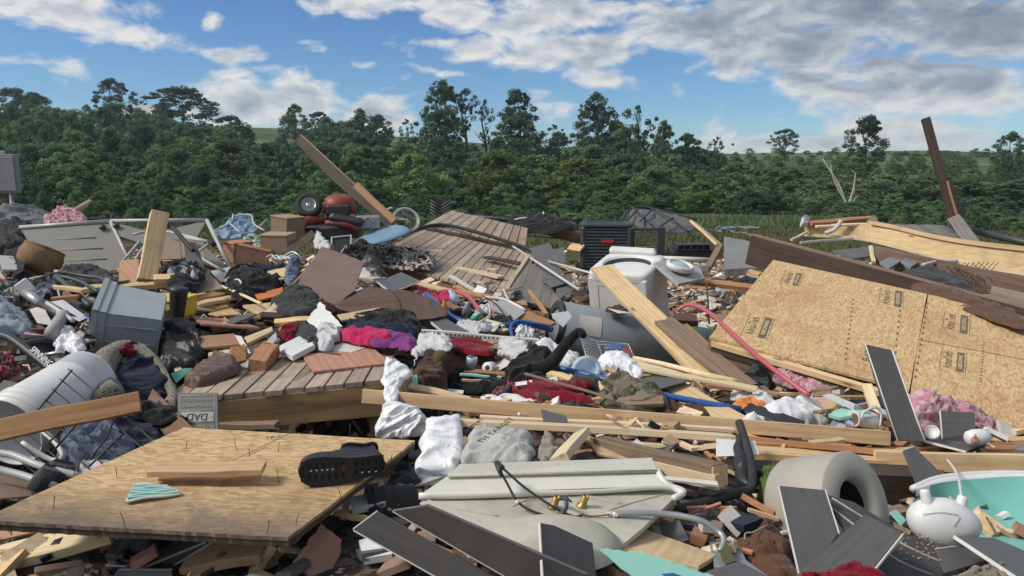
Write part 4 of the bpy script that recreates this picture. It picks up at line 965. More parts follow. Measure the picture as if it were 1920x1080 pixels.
# riding mower on its side
c = at(620, 436, 9j); o = empty('riding_mower', 'red riding mower lying overturned under the leaning plank', 'riding mower', c)
def wheel(mb_t, mb_r, cpos, axis, R, wd):
    M = rot_to(axis, cpos)
    mb_t.lathe([(R * .56, -wd * .4), (R * .8, -wd * .5), (R * .95, -wd * .4), (R, -wd * .15), (R, wd * .15), (R * .95, wd * .4), (R * .8, wd * .5), (R * .56, wd * .4)], M, 28)
    mb_r.lathe([(0, wd * .25), (R * .2, wd * .28), (R * .25, wd * .1), (R * .45, wd * .1), (R * .52, wd * .4), (R * .57, wd * .38), (R * .57, -wd * .38), (0, -wd * .3)], M, 24)
wp = at(579, 386, 8.9j); t1, t2 = MB(), MB(); wheel(t1, t2, wp, V((.25, -1, .5)), .155, .13)
wo_ = ch(o, 'wheel', t1, 'black_rubber'); ch(wo_, 'rim', t2, 'steel')
body = MB()
def bent(pts, r): body.tube(P(*pts), r, 12)
hood = MB().lathe([(.02, .24), (.10, .235), (.17, .20), (.195, .12), (.20, 0), (.18, 0), (.175, .11), (.15, .17), (.02, .2)], fr(at(638, 402, 9j), 5, 0, 12), 30, sx=.98, sy=.85)
ch(o, 'hood', hood, 'red_paint')
ch(o, 'grille', MB().cbox((-.15, -.19, -.02), (.15, -.15, .13), fr(at(638, 402, 9j), 5), .03), 'black_plastic')
fen = MB().tube(P((562, 424, 8.7j), (578, 414, 8.8j), (606, 412, 8.9j), (622, 402, 8.9j), (650, 404, 8.9j), (672, 416, 8.8j)), [.05, .06, .05, .055, .06, .04], 12)
ch(o, 'fender', fen, 'red_paint')
ch(o, 'fender', MB().tube(P((610, 418, 8.7j), (650, 420, 8.7j), (672, 430, 8.7j)), [.03, .05, .03], 12), 'red_paint')
ch(o, 'seat', MB().cbox((-.2, -.1, -.05), (.2, .1, .05), fr(at(650, 412, 8.75j), 0, 10), .04), 'black_plastic')
ch(o, 'chassis', MB().cbox((-.40, -.12, -.1), (.38, .2, .05), fr(at(615, 432, 8.9j), 0, -3), .02), 'black_plastic')
ch(o, 'engine', MB().cbox((-.14, -.1, -.06), (.14, .1, .1), fr(at(690, 420, 8.9j), 10), .02).tube(P((672, 418, 8.7j), (690, 408, 8.8j), (702, 418, 8.8j)), .012, 6), 'steel')
ch(o, 'steering_rod', MB().tube(P((598, 378, 9j), (603, 366, 9j), (610, 368, 9j)), .01, 6), 'dark_metal')
# leaning plank
o = empty('leaning_plank', 'long dark weathered joist leaning up over the mower', 'beam', at(735, 425, 9.2j))
A, B = at(737, 420, 9.2j), at(562, 262, 10.2j)
mb, M = board_mb(A, B, .14, .04, roll=-62, broken=(0, .12), nseg=12, seed=9, bend=.03); ch(o, 'face', mb, 'dark_wood', M)
mb, M = board_mb(A + V((.03, -.03, .03)), at(664, 352, 9.6j) + V((.03, -.03, .03)), .09, .06, roll=-55, broken=(0, .05), seed=10); ch(o, 'nailer', mb, 'treated_wood', M)
mb, M = board_mb(A + V((.0, .03, .06)), B + V((.02, .0, .06)), .02, .02, roll=-55, seed=11); ch(o, 'edge', mb, 'old_wood', M)
# bicycle
c = at(762, 428, 9.8j); o = empty('bicycle', 'fallen bicycle with its pale wheel up at the foot of the leaning plank', 'bicycle', c)
wf = rot_to(V((.35, -.8, .55)), at(762, 412, 9.8j)); mt_, mr_ = MB(), MB()
mt_.tube([wf @ V((.17 * math.cos(k * math.pi / 8), .17 * math.sin(k * math.pi / 8), 0)) for k in range(16)], .015, 7, closed=True, sub=2)
mr_.tube([wf @ V((.148 * math.cos(k * math.pi / 8), .148 * math.sin(k * math.pi / 8), 0)) for k in range(16)], .008, 5, closed=True, sub=2)
wl = ch(o, 'wheel', mt_, 'white_metal'); ch(wl, 'rim', mr_, 'steel')
sp = MB()
for k in range(14): sp.tube([wf @ V((0, 0, .02 * (-1) ** k)), wf @ V((.148 * math.cos(k * .449), .148 * math.sin(k * .449), 0))], .0018, 4, sub=1)
ch(wl, 'spokes', sp, 'steel')
ch(o, 'fork', MB().tube(P((762, 412, 9.7j), (740, 410, 9.7j), (728, 400, 9.8j)), .016, 8), 'white_metal')
ch(o, 'handlebar', MB().tube(P((722, 402, 9.8j), (728, 392, 9.8j), (736, 390, 9.8j)), .014, 8), 'white_metal')
ch(o, 'frame', MB().tube(P((735, 412, 9.8j), (742, 398, 9.9j), (748, 396, 10j)), .018, 8).tube(P((738, 420, 9.9j), (700, 432, 9.7j)), .018, 8), 'dark_metal')
cloth('blue_sled', 'pale blue plastic shell lying in front of the bicycle', 'plastic shell', [(665, 452, 8.6j), (700, 432, 9j), (672, 458, 8.4j), (750, 422), (768, 432), (720, 450)], 'blue_cover', amp=.004, dome=.08, sc=3, seed=23, wob=.0)
# ================================================================ CENTRE BACK: far deck, siding, air conditioner, washer, water heater
def deck(label, quad, n, name='wooden_deck', th=.028, mat='deck_wood', gap=.12, joists=True, cat='deck', seed=1, drop=.12):
    """quad: near-left, far-left, far-right, near-right; boards run from the near edge to the far one"""
    w, nr = plane_of(quad); r = random.Random(seed); a, b, c, d = w
    o = empty(name, label, cat, (a + d) / 2 - V((0, 0, .2)))
    for k in range(n):
        f0, f1 = (k + gap / 2) / n, (k + 1 - gap / 2) / n; up = nr * r.uniform(-.003, .004)
        e0, e1 = r.uniform(-.008, .008), r.uniform(-.008, .008)
        q0, q1, q2, q3 = a.lerp(d, f0), b.lerp(c, f0), b.lerp(c, f1), a.lerp(d, f1); dr = (q1 - q0).normalized()
        pts = [q0 + dr * e0 + up, q1 + dr * e1 + up, q2 + dr * e1 + up, q3 + dr * e0 + up]
        M = frame_from(dr, nr, pts[0]); ch(o, 'plank', MB().prism(pts, -nr * th), mat, M)
    if joists:
        for f in (.02, .5, .98):
            p, q = a.lerp(b, f) - nr * (th + .004), d.lerp(c, f) - nr * (th + .004); x = (b - a).normalized() * .02
            ch(o, 'joist', MB().prism([p - x, p + x, q + x, q - x], -nr * drop), 'old_wood', frame_from(q - p, nr, p))
    return o
deck('far upper half of the collapsed grey-brown deck with a buckled corner', [(792, 423, 11.6j), (846, 394, 12.6j), (990, 428, 12.4j), (986, 463)], 11, seed=3)
deck('long lower half of the collapsed deck sloping down behind the leopard blanket', [(690, 482, 8.9j), (792, 430, 11.3j), (1004, 478, 10.2j), (962, 560)], 17, seed=4)
hose('black_cable', 'thick black cable lying across the collapsed deck', 'cable', P((735, 448, 10.2j), (790, 427, 11.3j), (835, 422, 11.7j), (900, 437, 11.3j), (960, 456, 10.9j), (1010, 472, 10.2j), (1040, 478, 9.9j)), .028, 'black_rubber')
o = empty('woven_panel', 'black woven lattice panel standing behind the far deck corner', 'panel', at(825, 400, 13.5j))
ch(o, 'board', MB().prism(P((805, 378, 13.5j), (845, 377, 13.5j), (845, 404, 13.5j), (805, 404, 13.5j)), V((0, .03, 0))), 'black_plastic')
for k in range(5):
    y0 = 374 + k * 6; ch(o, 'slat', MB().tube(P((806, y0, 13.45j), (825, y0 + 12, 13.45j)), .009, 5, sub=1), 'grey_wood'); ch(o, 'slat', MB().tube(P((827, y0 + 12, 13.45j), (845, y0, 13.45j)), .009, 5, sub=1), 'grey_wood')
for lb, a, b, w_, m_ in [('dark wet offcut lying on the lower deck near its right end', (912, 482, 9.4j), (978, 495, 9j), .13, 'dark_wood'),
        ('pale tapered board lying on the deck beside the leopard blanket', (820, 494, 9.1j), (940, 520, 8.4j), .13, 'pine_pale'),
        ('pale thin board overlapping the tapered one on the deck', (850, 492, 9.3j), (932, 508, 8.9j), .09, 'blond_ply'),
        ('pale stick along the upper edge of the leopard blanket', (662, 457, 9.6j), (830, 472, 9.3j), .04, 'pine_pale'),
        ('long pale board at the near edge of the deck under the leopard blanket', (745, 523, 7.9j), (905, 560, 7.2j), .10, 'pine'),
        ('weathered dark board at the near right edge of the deck', (850, 520, 8.4j), (972, 540, 8.2j), .14, 'grey_wood'),
        ('cream pipe end lying at the near edge of the deck', (845, 518, 8.3j), (903, 552, 7.5j), .05, 'cream'),
        ('short greyed board leaning on the deck left of the leopard blanket', (700, 455, 10j), (760, 448, 10.6j), .12, 'deck_wood')]:
    bd(lb, a, b, w_, .025, m_, group=G_OFF, seed=len(lb))
cloth('leopard_blanket', 'leopard print blanket rolled up on the collapsed deck', 'blanket', [(662, 466, 9.2j), (720, 460, 9.4j), (700, 490, 8.6j), (800, 474), (818, 490), (800, 504), (740, 500), (690, 482)], 'f_leopard', amp=.05, dome=.12, sc=6, seed=31, ang=-.2)
# fallen roof siding
quad = [(952, 556, 7.9j), (984, 482, 9.0j), (1054, 540, 8.0j), (1050, 582)]
deck('grey lap siding torn off and hanging from the right end of the deck', quad, 5, 'siding_panel', .012, 'grey_wood', .03, False, 'siding', seed=6)
bd('rough broken edge board along the left side of the grey siding', (940, 560, 7.9j), (992, 480, 9.0j), .05, .06, 'deck_wood', broken=(.05, .1))
for i, (pts, lb) in enumerate([([(992, 465, 10j), (1030, 455, 10.4j), (1050, 490, 9.2j), (1010, 505)], 'upper dark roofing sheet right of the deck end'), ([(1030, 470, 9.8j), (1056, 462, 10j), (1062, 490, 9.2j), (1040, 500)], 'small dark roofing piece beside the air conditioner'),
        ([(1000, 500, 8.9j), (1045, 492, 9j), (1062, 530, 8j), (1030, 540)], 'dark roofing sheet lying above the grey siding'), ([(1038, 520, 8.4j), (1070, 512, 8.6j), (1075, 545, 7.8j), (1050, 560)], 'torn dark roofing scrap right of the siding')]):
    slab('roofing_sheet', lb, 'roofing', pts, .008, 'shingle', jag=.02, seed=i, group='dark roofing scraps beside the deck', order=[0, 1, 2, 3])
for lb, a, b, r in (('long thin pale rod crossing from the deck to the bare ground', (962, 462, 9.6j), (1085, 543, 7.4j), .014), ('thin pale rod lying left of the washer', (1028, 490, 9j), (1118, 515, 7.4j), .013)):
    hose('pale_rod', lb, 'rod', P(a, b), r, 'cream', sub=1)
bd('greenish weathered beam lying behind the air conditioner', (1022, 427, 13.2j), (1092, 448, 12.8j), .22, .06, 'treated_wood', roll=60)
bd('pale green strip lying on the ground left of the air conditioner', (992, 442, 13.3j), (1088, 450, 12.8j), .09, .02, 'green_plastic', name='metal_strip', cat='strip')
bd('short orange-brown board beside the foot of the air conditioner', (1068, 462, 12.2j), (1092, 466, 12.0j), .15, .03, 'pine', roll=40)
# junk heap behind the deck: bikes, bags
cloth('bin_bag', 'black bin bags heaped behind the right end of the deck', 'bag', [(940, 425, 13.6j), (985, 405, 14j), (950, 432, 13.2j), (1060, 412), (1085, 425), (1040, 436)], 'f_black', amp=.08, dome=.08, sc=4, seed=33)
o = empty('scrap_bicycle', 'tangle of a small dark bicycle on the black bags behind the deck', 'bicycle', at(1020, 420, 13.6j))
ch(o, 'frame', MB().tube(P((1000, 408, 13.4j), (1018, 398, 13.5j), (1030, 412, 13.4j), (1000, 408, 13.4j)), .02, 6, sub=1), 'dark_metal')
ch(o, 'handlebar', MB().tube(P((1006, 392, 13.5j), (1012, 398, 13.5j), (1008, 404, 13.5j)), .018, 6), 'dark_metal')
ch(o, 'fork', MB().tube(P((1018, 398, 13.4j), (1026, 408, 13.3j), (1034, 414, 13.3j)), .018, 6), 'white_metal')
wf = rot_to(V((.5, -.8, .3)), at(1038, 408, 13.6j)); ch(o, 'wheel', MB().tube([wf @ V((.13 * math.cos(k * .785), .13 * math.sin(k * .785), 0)) for k in range(8)], .02, 6, closed=True, sub=3), 'black_rubber')
hose('white_bumper', 'pale plastic bumper strip behind the deck', 'strip', P((965, 412, 13.6j), (985, 409, 13.6j), (998, 412, 13.6j)), .022, 'white_metal')
hose('fence_rail', 'long dark rail lying behind the far edge of the deck', 'rail', P((868, 404, 14j), (940, 410, 14j), (985, 418, 13.8j)), .03, 'dark_metal', sub=1)
# air conditioner
c = at(1135, 506, 12.4j); o = empty('air_conditioner', 'dark outdoor air conditioner unit with a red badge standing on bare ground', 'air conditioner', c)
Ma = fr(c, -6, 0, 0); W2, D2, H2 = .42, .40, .80
ch(o, 'base', MB().cbox((-W2, -D2, 0), (W2, D2, .05), Ma, .05), 'ac_green')
mb = MB().cbox((-W2 + .03, -D2 + .03, .05), (W2 - .03, D2 - .03, H2 - .05), Ma, .06)
ch(o, 'coil', mb, 'black_plastic')
mb = MB()
for k in range(13): z = .075 + k * .052; mb.cbox((-W2 + .012, -D2 + .012, z), (W2 - .012, D2 - .012, z + .026), Ma, .06)
for sx_, sy_ in ((-1, -1), (1, -1), (1, 1), (-1, 1)): mb.cbox((sx_ * (W2 - .045) - .045, sy_ * (D2 - .045) - .045, .05), (sx_ * (W2 - .045) + .045, sy_ * (D2 - .045) + .045, H2 - .04), Ma, .04)
ch(o, 'louvre_guard', mb, 'ac_green')
mb = MB(); pr = []
for z, k in ((H2 - .05, 0), (H2 - .02, 0), (H2, .03), (H2 + .004, .09), (H2 - .03, .12)):
    q = []
    for cx, cy, a0 in ((1, 1, 0), (-1, 1, 1), (-1, -1, 2), (1, -1, 3)):
        for i in range(5): an = (a0 + i / 4) * math.pi / 2; q.append(V((cx * (W2 - .09) + (.09 - k * .6) * math.cos(an) - cx * k * .5, cy * (D2 - .09) + (.09 - k * .6) * math.sin(an) - cy * k * .5, z)))
    pr.append(q)
N = 20; mb.add([Ma @ v for q in pr for v in q], [(i * N + j, i * N + (j + 1) % N, (i + 1) * N + (j + 1) % N, (i + 1) * N + j) for i in range(4) for j in range(N)])
ch(o, 'top_cover', mb, 'ac_green')
mb = MB()
for k in range(9): R = .05 + .03 * k; mb.tube([Ma @ V((R * math.cos(j * .5236), R * math.sin(j * .5236), H2 - .022)) for j in range(12)], .004, 4, closed=True, sub=2)
for k in range(8): mb.tube([Ma @ V((.05 * math.cos(k * .785), .05 * math.sin(k * .785), H2 - .02)), Ma @ V((.33 * math.cos(k * .785), .33 * math.sin(k * .785), H2 - .02))], .005, 4, sub=1)
ch(o, 'fan_grille', mb, 'dark_metal')
ch(o, 'badge', MB().cbox((-.08, -D2 + .002, .49), (.12, -D2 + .014, .545), Ma, .003), 'red_plastic')
# louvred side guard standing beside it
c = at(1186, 482, 12.1j); o = empty('louvre_panel', 'loose louvred guard panel standing right of the air conditioner', 'guard panel', c); Ml = fr(c, 4, 0, 0)
mb = MB().cbox((0, 0, 0), (.03, .03, .46), Ml, .006).cbox((.42, 0, 0), (.53, .05, .48), Ml, .01).cbox((.03, 0, .43), (.42, .03, .47), Ml, .006).cbox((.03, 0, 0), (.42, .03, .03), Ml, .006); ch(o, 'frame', mb, 'ac_green')
mb = MB()
for k in range(8): mb.cbox((.03, .004, .05 + k * .048), (.42, .02, .062 + k * .048), Ml, .003)
ch(o, 'louvres', mb, 'ac_green')
# collapsed screened gazebo
on, n = surf([(1175, 390, 15.5j), (1300, 425, 15j), (1180, 430, 14j)]); o = empty('gazebo_roof', 'collapsed gazebo frame with torn dark screen behind the air conditioner', 'gazebo', at(1240, 432, 14.5j))
mb, M = cloth_mb([(1186, 392, 15.6j), (1225, 394, 15.6j), (1178, 415, 14.8j), (1260, 402), (1306, 415), (1290, 434), (1222, 432)], amp=.05, dome=.05, sc=2, seed=35); ch(o, 'screen', mb, 'shingle', M)
for pl in ([(1166, 412, 14.8j), (1186, 388, 15.4j), (1230, 392, 15.4j), (1306, 412, 15j)], [(1186, 389, 15.3j), (1212, 412, 14.6j), (1222, 420, 14.2j)], [(1222, 393, 15.2j), (1200, 415, 14.4j)], [(1222, 393, 15.2j), (1260, 410, 14.6j), (1290, 434, 14j)], [(1170, 420, 14.3j), (1196, 392, 15.2j)], [(1262, 408, 14.6j), (1236, 426, 14.1j)]):
    ch(o, 'frame_tube', MB().tube(P(*pl), .02, 6, sub=2), 'dark_metal')
# concrete slab, crate, pipes, boards on the right of the AC
slab('concrete_slab', 'tilted grey concrete slab wedged under the long dark beam', 'concrete slab', [(1357, 443, 10.4j), (1405, 452, 10j), (1358, 505, 9.2j), (1440, 500), (1438, 470)], .1, 'concrete', order=[0, 1, 4, 3, 2], jag=.01)
bd('pale plank leaning down onto the concrete slab', (1302, 418, 11.6j), (1352, 463, 10.3j), .17, .04, 'pine', roll=-30)
bd('short greyed stud propping the leaning pale plank', (1350, 462, 10.3j), (1325, 508, 9.8j), .11, .04, 'old_wood', roll=20)
c = at(1262, 484, 11j); o = empty('masonry_crate', 'black plastic crate with square openings lying near the concrete slab', 'crate', c); Mc = fr(c, 4, 0, 0)
ch(o, 'tray', MB().cbox((0, 0, 0), (.66, .25, .10), Mc, .02), 'black_plastic')
mb = MB()
for k in range(6): mb.box((.06 + .095 * k, -.02, .12), (.07 + .095 * k, .26, .2), Mc)
mb.box((.06, -.02, .19), (.62, .26, .2), Mc).box((.06, -.02, .12), (.62, .26, .13), Mc); ch(o, 'grid', mb, 'dark_metal')
hose('white_pipe', 'white drain pipe lying on the ground behind the washer lid', 'pipe', P((1232, 484, 10.2j), (1340, 488, 10.1j)), .035, 'cream', sub=1)
bd('grey block lying below the white drain pipe', (1288, 502, 9.3j), (1330, 503, 9.2j), .16, .07, 'concrete', name='block', cat='block')
o = empty('tangled_wire', 'tangle of pale blue-grey wire on the grass behind the concrete slab', 'wire', at(1360, 432, 13j)); mb = MB(); r = random.Random(4)
for k in range(7):
    x0 = 1320 + 14 * k; mb.tube(P(*[(x0 + r.uniform(-22, 22), 432 + r.uniform(-9, 5), complex(0, 13 + r.uniform(-.4, .4))) for _ in range(5)]), .012, 5)
ch(o, 'strands', mb, 'grey_metal')
bd('reddish board lying right of the washer lid', (1302, 528, 7.4j), (1440, 542, 7.2j), .1, .04, 'pine_red', roll=15)
bd('short pine block just left of the large OSB floor panel', (1405, 510, 7.6j), (1428, 516, 7.5j), .12, .05, 'pine', roll=10)
hose('steel_rod', 'thin rusty steel rod stuck upright in the ground behind the red pipe', 'rod', P((1325, 528, 6.9j), (1330, 608, 6.8j)), .008, 'rust', sub=1)
cloth('tarp', 'blue-black strap heap lying left of the OSB panel corner', 'strap', [(1370, 530, 7.8j), (1420, 512, 8.2j), (1380, 535, 7.6j), (1416, 526)], 'f_navy', amp=.03, dome=.03, sc=9, seed=36)
# washer
c = at(1112, 600, 7.3j); c.z = .0; o = empty('washing_machine', 'white top-loading washing machine with its lid thrown open to the right', 'washing machine', c)
Mw = fr(c, -30, 0, 0) @ Matrix.Rotation(math.radians(13), 4, 'X'); Ww, Dw, Hw = .60, .60, .70
ch(o, 'cabinet', MB().cbox((0, 0, .02), (Ww, Dw, Hw), Mw, .015), 'white_plastic')
mb = MB()
for q in ((.1, .14, .5, .62),):
    mb.box((q[0], -.004, q[1]), (q[2], .002, q[1] + .006), Mw).box((q[0], -.004, q[3]), (q[2], .002, q[3] + .006), Mw).box((q[0], -.004, q[1]), (q[0] + .006, .002, q[3]), Mw).box((q[2], -.004, q[1]), (q[2] + .006, .002, q[3]), Mw)
ch(o, 'pressed_outline', mb, 'white_metal')
mb = MB(); MT = Mw @ Matrix.Translation((.30, .30, Hw)); E = 32
def el(rx, ry, z, n_=4): return [MT @ V((rx * (abs(math.cos(a)) ** (2 / n_)) * math.copysign(1, math.cos(a)), ry * (abs(math.sin(a)) ** (2 / n_)) * math.copysign(1, math.sin(a)), z)) for a in [2 * math.pi * k / E for k in range(E)]]
rings = [el(.305, .305, -.03, 8), el(.308, .308, .03, 8), el(.30, .30, .055, 7), el(.27, .27, .06, 4), el(.25, .22, .065, 2.4), el(.24, .21, .058, 2.2), el(.235, .205, .04, 2.1)]
mb.add([v for r_ in rings for v in r_], [(i * E + j, i * E + (j + 1) % E, (i + 1) * E + (j + 1) % E, (i + 1) * E + j) for i in range(6) for j in range(E)], True); ch(o, 'top_rim', mb, 'white_plastic')
mb = MB(); rings = [el(.235, .205, .04, 2.1), el(.19, .16, -.3, 2), el(.02, .02, -.32, 2)]
mb.add([v for r_ in rings for v in r_], [(i * E + j, i * E + (j + 1) % E, (i + 1) * E + (j + 1) % E, (i + 1) * E + j) for i in range(2) for j in range(E)], True); ch(o, 'drum', mb, 'dark_metal')
ch(o, 'control_panel', MB().cbox((.0, .54, Hw + .04), (.5, .62, Hw + .12), Mw, .03), 'white_plastic')
onl, nl = surf([(1228, 492, 7.1j), (1268, 486, 7.4j), (1275, 530, 6.7j)]); mb, M, n, _ = slab_mb([(1226, 493, 7.1j), (1266, 484, 7.4j), (1272, 532, 6.7j), (1322, 522), (1312, 500)], .03, order=[0, 1, 4, 3, 2]); ld = ch(o, 'lid', mb, 'grey_panel', M)
lc = onl(1272, 508, .02); ML = rot_to(nl, lc)
ch(o, 'lid_window', MB().lathe([(.135, 0), (.155, .01), (.16, .04), (.15, .055), (.135, .06), (.12, .05), (.11, .02), (.0, .0)], ML, 28, sy=.8), 'white_plastic')
ch(o, 'window_glass', MB().lathe([(.115, .04), (.08, .055), (0, .06)], ML, 24, sy=.8), 'bulb_glass')
# water heater on its side
a, b = at(1040, 618, 6.3j), at(1345, 668, 6.6j); a.z += .02; ax = (b - a).normalized(); L = (b - a).length; MH = rot_to(ax, a)
o = empty('water_heater', 'grey steel water heater tank lying on its side in front of the washer', 'water heater', (a + b) / 2 - V((0, 0, .25))); R = .235
ch(o, 'tank', MB().lathe([(0, .0), (R * .94, .0), (R, .012), (R, L - .01), (R * .9, L), (0, L + .01)], MH, 48), 'grey_metal')
ch(o, 'end_ring', MB().lathe([(R * .7, -.012), (R * 1.01, -.012), (R * 1.012, .02), (R * .995, .024)], MH, 48), 'black_plastic')
def curved_label(name, s0, s1, t0, t1, mat, off=.003):   # patch on the tank: length s0..s1 m, angle degrees
    mb = MB(); vs = []; K = 8
    for s_ in (s0, s1):
        for k in range(K + 1): an = math.radians(t0 + (t1 - t0) * k / K); vs.append(MH @ V(((R + off) * math.cos(an), (R + off) * math.sin(an), s_)))
    mb.add(vs, [(k, k + 1, K + 2 + k, K + 1 + k) for k in range(K)], True); return ch(o, name, mb, mat)
tocam = MH.inverted() @ EYE; tc_ = math.degrees(math.atan2(tocam.y, tocam.x)); upl = MH.to_3x3().inverted() @ V((0, 0, 1)); tu = math.degrees(math.atan2(upl.y, upl.x)); sg = 1 if ((tu - tc_ + 540) % 360 - 180) > 0 else -1
T = lambda d: tc_ + sg * d
curved_label('energy_label', .14, .34, T(-4), T(38), 'drywall'); curved_label('rating_plate', .05, .11, T(-38), T(-8), 'edge_white'); curved_label('rating_print', .06, .10, T(-33), T(-13), 'ink', .0045)
slab('paper_sheet', 'folded white paper sheet stuck on the water heater', 'paper', [(1034, 588, 6.02j), (1066, 583, 6.02j), (1056, 614, 5.98j), (1072, 594), (1036, 596)], .002, 'paper', order=[0, 1, 3, 2, 4])
curved_label('dent', .72, .9, T(20), T(50), 'rust', .002) if False else None
cloth('dirt_clod', 'clod of brown dirt and leaves lying on top of the water heater', 'debris', [(1136, 578, 6.25j), (1160, 574, 6.35j), (1140, 582, 6.2j), (1182, 580), (1170, 585)], 'f_rust', amp=.02, dome=.03, sc=18, seed=38)
slab('white_lid_scrap', 'white curved plastic scrap on the water heater under the long plank', 'plastic scrap', [(1140, 578, 6.15j), (1195, 588, 6.1j), (1160, 587, 6.05j)], .004, 'white_plastic')
# long boards leaning over washer and heater
bd('long clean pine plank leaning from the washer down across the water heater', (1128, 502, 6.75j), (1345, 720, 4.75j), .205, .035, 'pine', roll=8, seed=12, name='pine_plank')
bd('dirt-streaked rough plank lying right of the long clean pine plank', (1245, 603, 5.6j), (1400, 728, 4.55j), .17, .035, 'old_wood', roll=4, seed=13, name='rough_plank', broken=(.06, .02))
bd('rough brown plank partly under the dirt-streaked one', (1275, 612, 5.7j), (1412, 735, 4.6j), .12, .03, 'treated_wood', roll=6, seed=14, name='rough_plank', broken=(.05, .02))
bd('clean pine plank end running down to the black bent rail', (1205, 692, 4.75j), (1378, 792, 3.75j), .165, .03, 'pine', roll=3, seed=15, name='pine_plank')
hose('red_pipe', 'red flexible water pipe arching from the washer over the OSB panel edge', 'pipe', P((1270, 582, 5.7j), (1292, 572, 5.65j), (1325, 583, 5.4j), (1362, 615, 5.0j), (1405, 655, 4.6j), (1460, 700, 4.3j), (1518, 742, 4.1j)), .0155, 'red_pipe')
slab('brown_block', 'small dark brown block beside the start of the red pipe', 'block', [(1263, 586, 5.9j), (1300, 588, 5.95j), (1310, 602, 5.8j), (1268, 600)], .05, 'brown_plastic')
# ================================================================ MIDDLE HEAP (linoleum, hangers, clothes, boards)
slab('linoleum_sheet', 'big purple-brown sheet of old flooring standing tilted in the heap', 'flooring sheet', [(556, 533, 5.9j), (603, 462, 6.6j), (683, 490, 6.4j), (665, 545), (628, 572)], .012, 'linoleum', order=[0, 1, 2, 3, 4], jag=.01)
cloth('flooring_sheet', 'brown flooring sheet curling forward right of the tilted purple-brown one', 'flooring sheet', [(626, 573, 5.6j), (680, 540, 6.0j), (700, 590, 5.4j), (735, 545), (752, 590)], 'brown_plastic', amp=.03, dome=0, sc=1.5, seed=41, wob=.004, drop=0)
cloth('flooring_sheet', 'wide flat end of the brown flooring sheet under the long dark plank', 'flooring sheet', [(738, 545, 5.95j), (800, 556, 5.9j), (752, 592, 5.35j), (838, 582), (826, 594)], 'brown_plastic', amp=.02, dome=0, sc=1.5, seed=42, wob=.004, drop=0)
for lb, pts, m_, th in [
    ('pale plywood piece with a nail hole lying over the navy clothes', [(632, 590, 5.35j), (722, 574, 5.6j), (640, 600, 5.2j), (702, 592)], 'blond_ply', .014),
    ('pale board end beside the black bag above the curled flooring', [(672, 522, 6.6j), (710, 513, 6.8j), (690, 532, 6.4j), (722, 520)], 'pine_pale', .02),
    ('golden panel scrap lying left of the pale plank pile', [(390, 588, 5.6j), (418, 567, 5.9j), (455, 590, 5.6j), (440, 600)], 'osb', .012),
    ('blond board leaning below the long thin stick', [(455, 572, 5.6j), (515, 566, 5.75j), (498, 598, 5.4j)], 'blond_ply', .02),
    ('long red-brown panel lying flat over the dark cavity', [(355, 590, 5.35j), (440, 600, 5.3j), (488, 614, 5.0j), (378, 606)], 'cherry_ply', .018),
    ('second red-brown panel in front of the first', [(372, 630, 4.8j), (440, 625, 4.9j), (452, 645, 4.7j), (380, 652)], 'cherry_ply', .016),
    ('narrow dark wood block under the second red-brown panel', [(432, 650, 4.5j), (460, 645, 4.6j), (462, 675, 4.4j), (438, 680)], 'pine_red', .05),
    ('pinkish plywood board lying on the near deck', [(565, 664, 4.55j), (700, 652, 4.7j), (588, 696, 4.1j), (732, 680)], 'cherry_ply', .016),
    ('flat white panel under the white T-shirt', [(610, 655, 4.65j), (655, 636, 4.9j), (690, 650, 4.7j), (660, 660)], 'drywall', .012),
    ('grey plasterboard strip leaning over the cavity left of the white book', [(455, 685, 4.25j), (517, 622, 4.9j), (520, 636, 4.7j), (462, 690)], 'grey_panel', .006),
    ('white curved trim piece leaning on the red-brown panels', [(440, 628, 4.8j), (452, 630, 4.75j), (470, 662, 4.5j), (458, 662)], 'drywall', .006),
    ('cream panel with rounded corner left of the grey strip', [(458, 632, 4.8j), (510, 612, 4.95j), (462, 644, 4.7j), (512, 620)], 'blond_ply', .02),
    ('brown carton flap right of the striped cloth', [(388, 508, 6.4j), (420, 540, 5.9j), (355, 552, 5.8j), (372, 520)], 'box_brown', .006),
    ('white-grey panel corner under the hangers', [(395, 508, 6.6j), (432, 500, 6.8j), (415, 530, 6.3j)], 'drywall', .008),
    ('pale curled card left of the hangers', [(415, 526, 6.3j), (475, 495, 6.9j), (478, 503, 6.7j), (425, 530)], 'drywall', .005),
    ('orange-brown board below the denim jeans', [(500, 508, 6.5j), (540, 500, 6.7j), (542, 522, 6.3j), (520, 524)], 'pine', .018),
    ('orange panel with white ends under the black clothes', [(478, 552, 5.8j), (530, 538, 6.1j), (532, 552, 5.9j), (486, 562)], 'orange', .015),
]:
    w0 = len(pts); slab('panel_scrap', lb, 'panel', pts, th, m_, order=None if w0 == 3 else ([0, 1, 3, 2] if lb.startswith(('pale plywood', 'pale board end', 'pinkish', 'cream panel')) else [0, 1, 2, 3]), group='panel scraps and offcuts in the middle of the heap')
